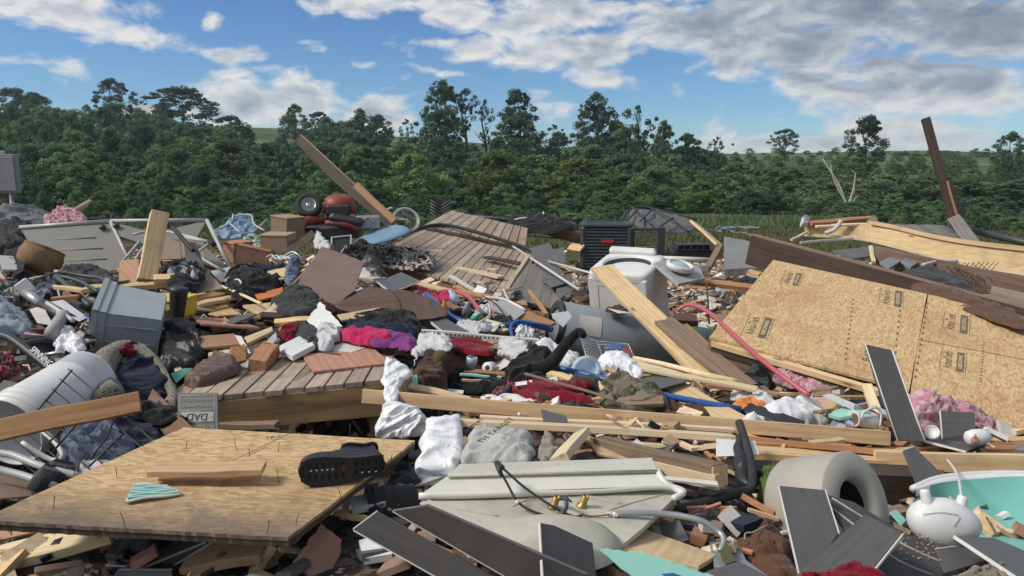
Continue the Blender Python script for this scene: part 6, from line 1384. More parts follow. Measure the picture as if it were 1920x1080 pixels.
# basin bulge
bcn = Z_(1040, 1020, .0); xx = (Z_(1200, 1002) - Z_(880, 1016)).normalized(); MBs = Matrix((xx, n.cross(xx), n)).transposed().to_4x4(); MBs.translation = bcn
ch(o, 'basin', MB().lathe([(.215, -.01), (.205, .012), (.18, .034), (.145, .048), (.10, .057), (.04, .062), (0, .063)], MBs, 48, sx=1, sy=.66), 'rough_cast')
for pl in ([(960, 950), (1010, 930), (1060, 925), (1110, 932), (1165, 945)], [(1140, 958), (1190, 942), (1255, 925)], [(800, 938), (860, 955), (935, 968)]):
    ch(o, 'moulded_rib', MB().tube([Z_(*p, .001) for p in pl], .003, 7), 'rough_cast')
for x0, y0 in ((1037, 952), (1091, 950)):
    p = Z_(x0, y0, .0); Mq = rot_to(n * .8 + V((0, 0, -.55)), p)
    t_ = ch(o, 'tap_tail', MB().lathe([(.019, .0), (.019, .006), (.013, .009), (.0125, .02), (.0115, .02), (.0115, .045), (.009, .045), (.009, .01)], Mq, 18), 'brass')
ch(o, 'cable_nut', MB().cbox((-.006, -.012, -.006), (.012, .012, .006), fr(at(1152, 964, 2.33j)), .003).cbox((-.02, -.007, -.007), (-.008, .007, .007), fr(at(1150, 964, 2.33j)), .002), 'edge_white')
ch(o, 'copper_tail', MB().tube(P((1090, 964, 2.31j), (1110, 968, 2.31j), (1143, 965, 2.32j)), .003, 6), 'copper')
ch(o, 'drain_clip', MB().tube([at(1050, 935, 2.36j), at(1062, 938, 2.3j), at(1060, 955, 2.26j), at(1048, 968, 2.25j), at(1032, 985, 2.25j)], [.006, .006, .008, .010, .007], 8), 'dark_metal')
ch(o, 'lift_rod', MB().tube([at(1060, 942, 2.28j), at(1056, 962, 2.25j)], .005, 6, sub=1), 'chrome')
ch(o, 'bracket', MB().tube([at(1050, 937, 2.34j), at(1060, 932, 2.33j), at(1072, 942, 2.32j)], .004, 6), 'dark_metal')
hose('black_cable', 'black forked cable hanging over the ledge of the upturned sink', 'cable', P((1050, 968, 2.27j), (1020, 966, 2.28j), (975, 945, 2.31j), (950, 905, 2.36j), (938, 882, 2.38j), (934, 873, 2.40j), (945, 880, 2.38j), (985, 915, 2.34j), (1040, 952, 2.29j), (1075, 968, 2.28j), (1092, 966, 2.28j)), .0042, 'black_plastic', n=8)
cb = bpy.data.objects['black_cable.001']; ch(cb, 'plug', MB().tube(P((932, 868, 2.41j), (936, 880, 2.38j), (941, 894, 2.37j)), [.011, .010, .006], 8).tube(P((934, 870, 2.40j), (943, 878, 2.38j)), .009, 8), 'black_plastic')
ch(cb, 'tie', MB().tube(P((968, 938, 2.31j), (972, 944, 2.305j)), .0055, 8), 'white_plastic')
# ================================================================ LONG LUMBER across the middle
bd('long upper pine stud crossing from the deck to the right, lying on the others', (680, 743, 3.72j), (1666, 822, 3.62j), .04, .072, 'pine', -14, seed=41, name='pine_stud', nseg=16)
bd('long lower pine stud with many staples just below the upper one', (806, 788, 3.40j), (1376, 820, 3.35j), .088, .030, 'pine_pale', -12, seed=42, name='pine_stud', broken=(0, .02), nseg=14)
mark(bpy.data.objects['pine_stud'], 'lumber_stamp', [(680, 741, 3.67j), (1666, 822, 3.57j), (680, 760, 3.67j)], (1110, 780), (1240, 790), 'TP   SPF  KD-HT  2', .03, 'stamp_ink', .012)
ob = bpy.data.objects['pine_stud.001']; mb = MB(); r = random.Random(8)
bd('rough pine board ending under the two long studs at their right end', (1150, 830, 3.35j), (1370, 842, 3.3j), .06, .02, 'pine_pale', -10, seed=43, broken=(.08, .03))
bd('pine board behind the ends of the long studs, right of the black rail', (1395, 822, 3.55j), (1660, 850, 3.45j), .06, .03, 'pine_red', -20, seed=44)
bd('split pine board lying flat below the stud ends', (1400, 848, 3.42j), (1770, 868, 3.45j), .14, .035, 'pine', -4, seed=45, broken=(.02, .08))
bd('dark-edged board directly under the split pine board', (1405, 865, 3.35j), (1760, 885, 3.35j), .09, .04, 'pine_red', -10, seed=46)
bd('long pine board running out of view at the right, nearest the teal tub', (1640, 862, 3.4j), (1990, 872, 3.3j), .038, .088, 'pine', -8, seed=47)
bd('upper long board running out of view at the right under the small lids', (1560, 838, 3.75j), (1990, 842, 3.6j), .14, .03, 'pine_red', -6, seed=48)
bd('square pale board above the others at the far right edge', (1740, 832, 3.9j), (1990, 826, 3.8j), .1, .04, 'pine', -10, seed=49)
board('old_beam', 'thick old brown beam end under the split pine board', 'beam', at(1405, 905, 3.2j), at(1712, 915, 3.25j), .14, .17, 'dark_wood', 0, seed=50)
board('wood_beam', 'dirty four-by-four with a pale sawn end behind the sink', 'beam', at(1125, 838, 3.25j), at(1348, 892, 2.72j), .09, .085, 'old_wood', -6, seed=51)
onb = bpy.data.objects['wood_beam']; e1 = at(1348, 892, 2.72j); d_ = (e1 - at(1125, 838, 3.25j)).normalized()
mb, M = board_mb(e1 + d_ * .001, e1 + d_ * .006, .088, .083, -6, nseg=1); ch(onb, 'end_grain', mb, 'pine', M)
bd('clean pine side board nailed along the dirty four-by-four', (1130, 852, 3.2j), (1345, 905, 2.68j), .03, .06, 'pine_pale', -6, seed=52)
bd('short pale stud leaning down to the sink ledge', (1092, 812, 3.25j), (1048, 862, 2.85j), .08, .035, 'pine_pale', 30, seed=53)
slab('broken_board', 'pale broken panel between the leaning stud and the four-by-four', 'panel', [(1095, 820, 3.3j), (1150, 835, 3.2j), (1120, 850, 3.1j), (1200, 868), (1170, 858)], .015, 'blond_ply', jag=.006)
slab('white_strip', 'thin white strip under the four-by-four', 'strip', [(1225, 890, 2.8j), (1345, 902, 2.66j), (1225, 896, 2.78j), (1348, 910)], .01, 'drywall')
slab('black_slab', 'black plastic case half hidden under the four-by-four', 'case', [(1040, 860, 3.1j), (1100, 845, 3.2j), (1050, 880, 2.95j), (1230, 862), (1250, 895)], .08, 'black_plastic')
slab('black_slab', 'large black slab standing in for the dark void behind the bent black rail', 'case', [(1240, 905, 3.0j), (1390, 870, 3.25j), (1240, 985, 2.6j), (1420, 960)], .08, 'black_plastic')  # black colour stands in for the deep shade of the void behind the rail
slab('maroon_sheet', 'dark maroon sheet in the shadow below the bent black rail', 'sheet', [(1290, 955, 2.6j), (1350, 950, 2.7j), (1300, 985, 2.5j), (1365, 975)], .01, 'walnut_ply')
# bent black rail
o = empty('bent_rail', 'black plastic cart rail bent over the lumber with a torn cover', 'rail', at(1400, 920, 2.8j))
ch(o, 'tube', MB().tube(P((1386, 792, 3.35j), (1398, 830, 3.2j), (1410, 880, 3.0j), (1408, 915, 2.85j), (1380, 925, 2.78j), (1330, 940, 2.7j), (1265, 958, 2.6j)), .019, 10), 'black_rubber')
mb, M = cloth_mb([(1384, 800, 3.3j), (1392, 786, 3.35j), (1372, 850, 3.12j), (1402, 860), (1410, 900), (1388, 900)], amp=.01, dome=.03, sc=6, seed=95); ch(o, 'cover', mb, 'black_plastic', M)
# ================================================================ WHITE PLASTIC, SACK, DARK BOX in the middle
WP = [
 ('plastic_sheet', 'plastic sheet', 'torn white plastic sheet hanging at the right end of the near deck', [(720, 745, 3.64j), (724, 668, 3.98j), (772, 692, 3.88j), (755, 712), (744, 748)], 'plastic_film', .02, .0, 9),
 ('plastic_sheet', 'plastic sheet', 'white plastic sheet crumpled under the long studs left of the sack', [(718, 757, 3.6j), (746, 752, 3.6j), (700, 816, 3.5j), (790, 772), (795, 812), (750, 822)], 'plastic_film', .03, .01, 9),
 ('plastic_wrap', 'plastic sheet', 'bright white plastic draped in front of the printed sack', [(778, 900, 2.95j), (800, 788, 3.3j), (865, 868, 3.05j), (860, 770), (868, 800), (800, 905)], 'plastic_film', .028, .01, 8),
 ('big_plastic_bag', 'plastic bag', 'big white plastic bag lying above the right end of the long upper stud', [(1430, 765, 4.0j), (1470, 745, 4.2j), (1450, 785, 3.9j), (1545, 748), (1585, 756), (1575, 792), (1500, 796)], 'plastic_film', .03, .08, 7),
 ('clear_plastic', 'plastic bag', 'clear plastic film crumpled over the wire baskets', [(1105, 690, 4.6j), (1140, 660, 4.8j), (1120, 708, 4.45j), (1195, 672), (1200, 705), (1150, 712)], 'plastic_film', .03, .05, 10),
 ('diaper_bag', 'plastic bag', 'white and blue printed plastic bag behind the black hoodie', [(1000, 650, 4.85j), (1020, 635, 5j), (1010, 672, 4.7j), (1070, 650), (1090, 672), (1060, 690)], 'paper', .03, .05, 10),
 ('white_netting', 'cloth', 'white lace net left of the printed plastic bag', [(932, 650, 4.9j), (950, 632, 5.0j), (938, 672, 4.7j), (990, 640), (1000, 665), (960, 685)], 'f_white', .03, .06, 12),
 ('paper_napkins', 'paper', 'white paper napkins at the end of the blue pipes', [(968, 620, 5.3j), (985, 612, 5.4j), (972, 632, 5.2j), (1002, 618), (998, 632)], 'paper', .03, .04, 14),
 ('grey_plastic', 'plastic bag', 'small grey plastic bag behind the top of the bent black rail', [(1392, 790, 3.7j), (1402, 775, 3.85j), (1395, 798, 3.65j), (1432, 785), (1436, 800)], 'plastic_film', .03, .05, 12),
 ('white_blinds', 'sheet', 'flat white crumpled sheet above the upper stud at the centre', [(900, 745, 3.95j), (925, 738, 4.0j), (915, 758, 3.85j), (1000, 748), (1005, 762)], 'paper', .02, .02, 9),
 ('striped_cushion', 'cushion', 'cushion with teal and yellow stripes under the clean plank end', [(1298, 775, 3.9j), (1310, 765, 4.0j), (1302, 795, 3.75j), (1345, 780), (1360, 798)], 'f_green', .01, .05, 5),
]
for i, (nm, ct, lb, pts, m_, am, dm, sc_) in enumerate(WP): cloth(nm, lb, ct, pts, m_, amp=am, dome=dm, sc=sc_, seed=130 + i, ang=1. + i)
pls = [(862, 870, 3.0j), (895, 800, 3.3j), (990, 870, 2.95j)]
cloth('printed_sack', 'crumpled off-white feed sack with black lettering behind the sink', 'sack', pls + [(985, 808), (1000, 830), (998, 855), (940, 868)], 'f_sack', amp=.03, dome=.08, sc=7, seed=141)
sk_ = bpy.data.objects['printed_sack']
mark(sk_, 'lettering', pls, (866, 850), (920, 808), 'SUPPORT', .030, 'ink', .085); mark(sk_, 'lettering', pls, (900, 868), (968, 815), 'TH TARGET', .044, 'ink', .09)
cloth('tan_sleeve', 'tan cloth hanging in a loop right of the printed sack', 'cloth', [(1010, 855, 3.0j), (1020, 812, 3.2j), (1015, 865, 2.95j), (1035, 820), (1042, 852)], 'f_tan', amp=.02, dome=.04, sc=9, seed=142)
# dark open box with bric-a-brac
o = empty('dark_box', 'dark brown open storage ottoman full of odds and ends right of the white towel', 'storage box', at(870, 735, 4.3j))
mb, M, n, _ = slab_mb([(780, 735, 4.1j), (800, 660, 4.5j), (840, 738, 4.1j), (835, 655)], .02); ch(o, 'side', mb, 'brown_plastic', M)
mb, M, n, _ = slab_mb([(830, 655, 4.6j), (930, 662, 4.65j), (832, 730, 4.4j), (945, 728)], .02); ch(o, 'back', mb, 'walnut_ply', M)
mb, M, n, _ = slab_mb([(830, 732, 4.35j), (945, 728, 4.4j), (790, 750, 4.1j), (900, 752)], .02); ch(o, 'bottom', mb, 'dark_wood', M)
ch(o, 'liner', MB().tube(P((800, 660, 4.5j), (835, 653, 4.6j), (880, 662, 4.65j), (915, 670, 4.65j), (928, 655, 4.6j)), .02, 8), 'leather')
one('glass_jar', 'glass jar standing in the dark box', 'jar', MB().lathe([(0, 0), (.035, 0), (.037, .06), (.033, .075), (.03, .075), (.03, .01)], fr(at(882, 690, 4.5j), 0, 10, 5), 20), 'bulb_glass')
one('yellow_tassel', 'yellow-green tasselled ball at the left side of the dark box', 'tassel', MB().lathe([(0, .05), (.03, .045), (.045, .02), (.042, -.01), (.036, -.04), (.0, -.03)], fr(at(826, 672, 4.35j), 0, 10, 5), 14), 'f_olive')
o = empty('white_roll', 'white roll with a dark hole standing in the dark box', 'roll', at(915, 690, 4.35j)); Mr = rot_to(V((-.4, -1, .2)), at(914, 690, 4.4j))
ch(o, 'paper', MB().lathe([(.016, .0), (.036, 0), (.036, -.07), (.016, -.07)], Mr, 20), 'white_plastic'); ch(o, 'core', MB().lathe([(.0, -.003), (.017, -.003)], Mr, 16), 'ink')
for k, (a_, b_, m_) in enumerate((((862, 702, 4.3j), (940, 708, 4.3j), 'teal_board'), ((866, 712, 4.25j), (930, 716, 4.25j), 'cherry_ply'))): bd(['pale green stick lying across the dark box', 'salmon stick below the pale green one'][k], a_, b_, .02, .015, m_, group=G_OFF)
for lb, pts, m_ in [('small dark brown clothes heap left of the dark box', [(775, 700, 4.15j), (800, 655, 4.45j), (790, 722, 4.05j), (835, 680), (830, 720)], 'f_brown'), ('dark cloth inside the dark box', [(835, 720, 4.35j), (860, 690, 4.5j), (850, 732, 4.25j), (930, 700), (940, 725)], 'f_black')]:
    cloth('dark_cloth', lb, 'cloth', pts, m_, amp=.03, dome=.05, sc=9, seed=len(lb))
slab('white_card', 'small white card lying in front of the dark box', 'card', [(830, 727, 4.2j), (870, 732, 4.15j), (838, 733, 4.15j), (868, 738)], .004, 'paper')
slab('torn_board', 'torn dark board between the hanging plastic sheet and the dark box', 'board', [(735, 700, 4.0j), (775, 690, 4.1j), (745, 740, 3.85j), (785, 735)], .02, 'old_wood', jag=.01)
slab('teal_scrap', 'small teal scrap left of the dark box', 'scrap', [(772, 705, 4.0j), (782, 702, 4.0j), (774, 722, 3.95j), (784, 722)], .004, 'teal')
bd('long brown board in front of the dark box behind the upper stud', (768, 725, 3.95j), (880, 752, 3.85j), .05, .03, 'pine', 20, group=G_OFF)
# slotted rail, blue pipes, wires, dark planks above
o = empty('slotted_rail', 'long white slotted metal rail above the dark red towel', 'rail', at(890, 630, 4.9j))
A, B = at(790, 622, 4.95j), at(1010, 640, 5.0j); mb, M = board_mb(A, B, .03, .035, 0, seed=2); ch(o, 'bar', mb, 'white_plastic', M)
mb = MB()
for k in range(26): mb.box((.02 + k * .029, -.017, -.008), (.032 + k * .029, -.0145, .006), M)
ch(o, 'slots', mb, 'dark_metal')
hose('blue_pipe', 'blue flexible pipe running right from the bright red cloth to the water heater', 'pipe', P((800, 552, 6.4j), (825, 575, 6.0j), (858, 600, 5.7j), (920, 610, 5.6j), (990, 608, 5.7j), (1035, 618, 5.8j)), .024, 'blue_pipe')
hose('blue_pipe', 'thinner blue pipe looping at the left end of the water heater', 'pipe', P((963, 640, 5.3j), (958, 612, 5.5j), (975, 602, 5.6j), (1010, 608, 5.6j), (1030, 612, 5.7j)), .013, 'blue_pipe')
hose('blue_pipe', 'long straight blue pipe lying from the black hoodie sleeve to under the clean plank', 'pipe', P((1030, 686, 4.5j), (1130, 710, 4.3j), (1230, 738, 4.05j), (1390, 768, 3.95j)), .019, 'blue_pipe', sub=3)
hose('blue_pipe', 'blue pipe showing behind the tall dark plank at right', 'pipe', P((1520, 750, 4.3j), (1640, 756, 4.3j), (1790, 782, 4.0j)), .02, 'blue_pipe', sub=3)
hose('blue_pipe', 'short blue pipe standing upright against the tall dark plank', 'pipe', P((1643, 684, 3.7j), (1655, 755, 3.62j)), .012, 'blue_pipe', sub=1)
hose('red_pipe', 'red pipe arching below the collapsed deck beside the bright red cloth', 'pipe', P((820, 548, 6.9j), (845, 545, 6.9j), (875, 555, 6.7j), (892, 572, 6.4j), (898, 586, 6.1j)), .018, 'red_pipe')
hose('looped_rope', 'looped white cord hanging over the blue pipe', 'cord', P((905, 580, 5.6j), (915, 570, 5.6j), (918, 590, 5.5j), (900, 605, 5.4j), (895, 622, 5.2j), (905, 640, 5.0j), (918, 655, 4.8j), (930, 672, 4.6j)), .007, 'drywall')
hose('black_wire', 'thin black wire over the grey plastic tray', 'wire', P((905, 555, 6.3j), (930, 570, 6.1j), (945, 590, 5.8j), (960, 605, 5.6j)), .006, 'black_plastic')
o = empty('plastic_tray', 'grey-lilac plastic tray lying on its side left of the water heater', 'tray', at(940, 600, 6j))
mb, M, n, _ = slab_mb([(912, 572, 6.2j), (945, 560, 6.4j), (965, 600, 5.9j), (985, 585)], .01); ch(o, 'wall', mb, 'grey_panel', M)
ch(o, 'rim', MB().tube(P((905, 558, 6.4j), (945, 562, 6.4j), (985, 582, 6.2j)), .016, 8), 'white_plastic')
lam('square-ended dark plank lying above the red cloth in front of the leopard blanket', [(702, 530, 6.5j), (752, 510, 7.0j), (740, 546, 6.3j), (788, 526)], [(2, 3)], 'laminate', .012)
lam('long narrow dark plank sloping down right across the curled flooring sheet', [(700, 522, 6.4j), (718, 520, 6.5j), (832, 622, 5.2j), (850, 622)], [(0, 2)], 'laminate', .012)
lam('second narrow dark plank parallel to the long sloping one', [(772, 572, 5.8j), (782, 566, 5.9j), (832, 622, 5.15j), (880, 622)], [(0, 2), (0, 1)], 'laminate', .012)
for lb, a_, b_, m_, w_ in [('tan wicker handle among the bottles below the collapsed deck', (838, 568, 6.3j), (858, 580, 6.1j), 'wicker', .06), ('brown cabinet door corner left of the water heater', (980, 590, 6.1j), (1030, 612, 5.9j), 'pine_red', .16), ('thin red-brown lath in front of the grey siding', (992, 545, 6.9j), (1025, 590, 6.3j), 'pine_red', .04),
        ('pale lath below the collapsed deck near the cord', (912, 600, 5.7j), (945, 612, 5.5j), 'pine_pale', .03), ('white rod left of the blue pipe bend', (842, 605, 5.5j), (856, 622, 5.3j), 'white_plastic', .012), ('brown board at the near edge of the deck above the red pipe', (860, 545, 7.1j), (925, 560, 6.9j), 'pine_red', .08)]:
    bd(lb, a_, b_, w_, .02, m_, 10, group=G_OFF, seed=len(lb))
r = random.Random(12)
for k, (px, py, m_, nm) in enumerate([(835, 590, 'orange', 'orange toy cup'), (820, 582, 'f_sack', 'cream striped cup'), (858, 568, 'translucent_lid', 'pale blue bottle'), (872, 590, 'grey_metal', 'grey bottle'), (848, 598, 'yellow', 'yellow bottle cap jar'), (885, 600, 'teal', 'teal bottle')]):
    one('bottle', nm + ' among the small rubbish below the red pipe arch', 'bottle', MB().lathe([(0, 0), (.03, 0), (.032, .06), (.025, .085), (.012, .1), (.012, .12), (0, .12)], rot_to(V((r.uniform(-1, 1), r.uniform(-.8, .2), r.uniform(.1, 1))), at(px, py, 5.9j)), 14), m_)
# wire baskets, plate lid
def wirebasket(label, pts, nu, nv, name='wire_basket'):
    w, n = plane_of(pts); o = empty(name, label, 'wire basket', w[2]); mb = MB()
    a, b, c_, d = w[0], w[1], w[2], w[3]
    for k in range(nu + 1): mb.tube([a.lerp(b, k / nu), c_.lerp(d, k / nu)], .0022, 4, sub=1)
    for k in range(nv + 1): mb.tube([a.lerp(c_, k / nv) + n * .003, b.lerp(d, k / nv) + n * .003], .0022, 4, sub=1)
    ch(o, 'grid', mb, 'steel'); ch(o, 'rim', MB().tube([a, b, d, c_], .005, 6, closed=True, sub=1), 'steel'); return o
wirebasket('steel wire basket side standing in front of the water heater', [(1086, 625, 4.9j), (1120, 640, 4.9j), (1108, 695, 4.6j), (1142, 700)], 10, 12)
wirebasket('wider wire basket with toys in it right of the other one', [(1118, 640, 4.95j), (1178, 645, 4.95j), (1135, 690, 4.7j), (1200, 694)], 14, 8)
slab('toy_panel', 'small panel with blue and red toy pieces behind the wire basket', 'toy', [(1135, 640, 5.05j), (1165, 642, 5.05j), (1138, 655, 5.0j), (1166, 655)], .02, 'blue_pipe'); slab('toy_panel', 'small red toy piece at the right end of the wire basket', 'toy', [(1170, 652, 5.0j), (1186, 655, 5.0j), (1176, 668, 4.95j), (1188, 665)], .02, 'red_plastic')
slab('rusty_grate', 'small green and white rack lying on the near deck corner', 'rack', [(320, 700, 4.1j), (345, 690, 4.2j), (330, 718, 3.95j), (362, 690)], .006, 'green_plastic')
o = empty('plastic_plate', 'round pale blue plastic lid leaning above the long blue pipe', 'plate', at(1100, 700, 4.45j)); ML = rot_to((EYE - at(1100, 692, 4.45j)).normalized() + V((0, 0, .6)), at(1100, 692, 4.45j))
ch(o, 'dish', MB().lathe([(0, .006), (.055, .006), (.06, .014), (.078, .018), (.086, .006), (.084, 0)], ML, 32), 'translucent_lid'); ch(o, 'rim', MB().tube([ML @ V((.084 * math.cos(k * .5236), .084 * math.sin(k * .5236), .008)) for k in range(12)], .004, 5, closed=True, sub=3), 'white_plastic')
lam('flat dark plank lying over the long blue pipe', [(1150, 720, 4.25j), (1235, 703, 4.45j), (1205, 738, 4.05j), (1296, 712)], [(0, 2)], 'laminate', .008)
slab('osb_scrap', 'small yellow OSB scrap sticking out behind the flat dark plank', 'board', [(1176, 684, 4.6j), (1235, 695, 4.55j), (1205, 705, 4.4j), (1250, 700)], .012, 'osb')
hose('wood_pole', 'rounded pale wooden pole lying at the foot of the long clean plank', 'pole', P((1188, 672, 4.75j), (1240, 682, 4.6j), (1320, 702, 4.35j), (1385, 716, 4.3j)), .017, 'pine_pale', sub=3)
for lb, a_, b_, w_, m_ in [('pale curved batten under the wooden pole', (1190, 680, 4.65j), (1300, 712, 4.35j), .05, 'pine_pale'), ('pine block end under the black hoodie', (1030, 700, 4.3j), (1072, 712, 4.2j), .06, 'pine'), ('small golden wood cube right of the crimson blanket', (1088, 752, 3.95j), (1112, 748, 4.0j), .06, 'pine'),
        ('thin pink-brown batten above the big white plastic bag', (1440, 742, 4.35j), (1640, 746, 4.3j), .03, 'pine_red'), ('second pale batten behind the white cloth', (1375, 738, 4.45j), (1500, 742, 4.4j), .04, 'pine_pale'), ('curved pale trim left of the big white plastic bag', (1330, 722, 4.5j), (1460, 740, 4.3j), .03, 'cherry_ply'),
        ('dark maroon pole at the right end of the thin pink-brown batten', (1632, 745, 4.25j), (1665, 770, 4.05j), .03, 'walnut_ply'), ('white sill board above the right end of the upper stud', (1290, 795, 3.85j), (1440, 800, 3.8j), .10, 'white_plastic'), ('black tray edge behind the white sill', (1398, 765, 4.0j), (1500, 800, 3.8j), .12, 'black_plastic'),
        ('dark red stick behind the brown blanket', (1200, 775, 3.85j), (1290, 770, 3.85j), .03, 'walnut_ply')]:
    bd(lb, a_, b_, w_, .025, m_, 8, group=G_OFF, seed=len(lb))
rf0 = random.Random(3)
HAZE = .0007
# ================================================================ RIGHT: big OSB floor section
plf = [(1330, 632, 5.05j), (1925, 800, 3.95j), (1450, 487, 6.6j)]
onF, nF = surf(plf)
o = empty('floor_section', 'huge tilted section of house floor covered in printed OSB sheathing', 'floor section', at(1640, 760, 4.4j))
far_r, near_r = (1990, 622), (1990, 822)
def opoly(pxs): return [onF(*p) for p in pxs]
def osbpart(nm, pxs, jag=()):
    pts = opoly(pxs); r = random.Random(len(pxs)); out = []
    for i, p in enumerate(pts):
        q = pts[(i + 1) % len(pts)]; out.append(p)
        if i in jag:
            k = max(2, int((q - p).length / .05)); e = (q - p).normalized().cross(nF)
            for j in range(1, k): out.append(p.lerp(q, j / k) + e * r.uniform(-.018, .018))
    x = (pts[1] - pts[0]).normalized(); M = Matrix((x, nF.cross(x), nF)).transposed().to_4x4(); M.translation = pts[0]
    return ch(o, nm, MB().prism(out, -nF * .018), 'osb_big', M)
osbpart('osb_sheet', [(1330, 632), (1450, 487), (1738, 551), (1705, 731)])
osbpart('osb_sheet', [(1708, 732), (1722, 638), (1990, 688), (1990, 826)], (3,))
osbpart('osb_sheet', [(1723, 636), (1741, 552), (1990, 622), (1990, 686)], (1,))
down = -nF
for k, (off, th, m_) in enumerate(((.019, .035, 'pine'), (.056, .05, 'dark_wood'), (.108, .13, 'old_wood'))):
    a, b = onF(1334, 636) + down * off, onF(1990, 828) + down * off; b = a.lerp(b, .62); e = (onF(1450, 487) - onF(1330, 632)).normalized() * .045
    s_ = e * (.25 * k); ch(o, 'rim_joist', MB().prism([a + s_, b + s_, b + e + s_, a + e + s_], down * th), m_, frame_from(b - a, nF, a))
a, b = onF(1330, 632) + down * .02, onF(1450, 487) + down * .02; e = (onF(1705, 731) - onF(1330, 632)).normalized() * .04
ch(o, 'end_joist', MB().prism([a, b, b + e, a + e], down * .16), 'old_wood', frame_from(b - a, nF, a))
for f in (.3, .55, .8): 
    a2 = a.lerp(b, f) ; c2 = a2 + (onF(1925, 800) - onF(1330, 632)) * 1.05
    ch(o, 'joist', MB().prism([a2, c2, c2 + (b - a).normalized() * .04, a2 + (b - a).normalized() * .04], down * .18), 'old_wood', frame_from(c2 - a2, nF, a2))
def stamp(px, py, ang, s=1.):
    """printed maker's mark: slanted lettering over a dark bar, reading up the sheet"""
    c = onF(px, py, .0012); u = (onF(px + 14, py - 34) - onF(px - 14, py + 34)).normalized() if ang == 0 else (onF(px + 4, py - 38) - onF(px - 4, py + 38)).normalized()
    M = Matrix((u, nF.cross(u), nF)).transposed().to_4x4(); M.translation = c
    text_part('stamp', 'AdvanTech', M @ Matrix.Translation((0, .022 * s, 0)), .062 * s, 'stamp_ink', o, sx=.8, ext=.0003)
    ch(o, 'stamp_bar', MB().box((-.13 * s, -.055 * s, 0), (.13 * s, -.02 * s, .0004), M), 'stamp_ink')
    text_part('stamp', 'SUBFLOORING', M @ Matrix.Translation((0, -.0375 * s, .0006)), .026 * s, 'pine_pale', o, sx=1.05, ext=.0002)
    mb = MB()
    for y in (-.065, .055): mb.box((-.15 * s, y * s, 0), (.15 * s, y * s + .003, .0003), M)
    ch(o, 'stamp_rule', mb, 'stamp_ink')
for q in ((1420, 612, 0, 1.45), (1484, 522, 0, 1.2), (1670, 558, 1, 1.4), (1792, 605, 1, 1.4), (1786, 676, 1, 1.2)): stamp(*q)
cF = onF(1628, 668, .001); u = (onF(1640, 640) - onF(1618, 695)).normalized(); M = Matrix((u, nF.cross(u), nF)).transposed().to_4x4(); M.translation = cF
text_part('lettering', 'FLAT', M, .075, 'ink', o, ext=.0003)
for q in (((1690, 560), (1672, 725)), ((1740, 565), (1715, 715)), ((1845, 640), (1838, 720)), ((1600, 560), (1585, 680))):
    a, b = onF(*q[0], .0008), onF(*q[1], .0008); mb = MB()
    for k in range(14):
        p = a.lerp(b, (k + .2) / 14); q_ = a.lerp(b, (k + .55) / 14); s_ = (b - a).normalized().cross(nF) * .006; mb.prism([p - s_, q_ - s_, q_ + s_, p + s_], nF * .0003)
    ch(o, 'nailing_line', mb, 'stamp_ink')
cloth('insulation_batt', 'pink insulation hanging out under the right of the OSB floor section', 'insulation', [(1705, 750, 4.0j), (1720, 728, 4.1j), (1712, 795, 3.85j), (1790, 745), (1900, 795), (1905, 815), (1830, 805), (1760, 808)], 'insulation', amp=.05, dome=.05, sc=10, seed=201, fuzz=.012)
cloth('insulation_batt', 'dirty strip of pink insulation under the left of the OSB floor section', 'insulation', [(1455, 695, 4.7j), (1480, 690, 4.75j), (1460, 712, 4.6j), (1560, 725), (1640, 745), (1540, 732)], 'insulation', amp=.03, dome=.03, sc=11, seed=202, fuzz=.01)
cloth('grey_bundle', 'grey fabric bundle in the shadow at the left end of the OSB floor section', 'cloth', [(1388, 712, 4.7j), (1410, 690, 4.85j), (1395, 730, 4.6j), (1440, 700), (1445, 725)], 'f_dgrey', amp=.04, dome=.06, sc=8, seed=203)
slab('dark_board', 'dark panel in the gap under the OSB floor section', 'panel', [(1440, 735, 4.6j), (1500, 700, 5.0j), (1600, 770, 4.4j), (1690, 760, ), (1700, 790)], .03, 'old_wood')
cloth('torn_fibres', 'torn brown fibrous sheathing along the top of the OSB floor section', 'sheathing', [(1700, 548, 6.0j), (1740, 522, 6.5j), (1760, 560, 5.8j), (1850, 560), (1925, 590), (1925, 612), (1840, 590)], 'f_rust', amp=.03, dome=.0, sc=8, seed=204)
# tall dark plank and friends
lam('tall curved dark plank standing upright in front of the big OSB floor section', [(1622, 645, 3.75j), (1672, 656, 3.75j), (1683, 826, 3.45j), (1700, 735), (1720, 790), (1735, 828), (1640, 710)], [], 'laminate', .008)
w_, n_ = plane_of([(1622, 645, 3.75j), (1672, 656, 3.75j), (1683, 826, 3.45j), (1720, 790), (1735, 828)])
tp = [ob for ob in bpy.data.objects if ob.get('label', '').startswith('tall curved dark plank')][0]
ch(tp, 'edge', MB().tube([w_[1] + n_ * .001, w_[3] + n_ * .001, w_[4] + n_ * .001], .004, 4, sub=1), 'edge_white'); ch(tp, 'edge', MB().tube([w_[0] + n_ * .001, w_[2] + n_ * .001], .004, 4, sub=1), 'edge_white')
lam('small square dark plank standing between the little lids at right', [(1764, 770, 3.7j), (1828, 773, 3.7j), (1768, 822, 3.6j), (1830, 815)], [(0, 2)], 'laminate', .008)
lam('dark plank lying flat in front of the small square one', [(1735, 826, 3.55j), (1800, 818, 3.75j), (1812, 846, 3.4j), (1850, 828)], [(0, 2)], 'laminate', .008)
lam('short dark plank scrap leaning on the lumber above the teal tub', [(1693, 845, 3.2j), (1715, 838, 3.25j), (1722, 915, 2.95j), (1768, 890)], [(0, 1)], 'laminate', .008)
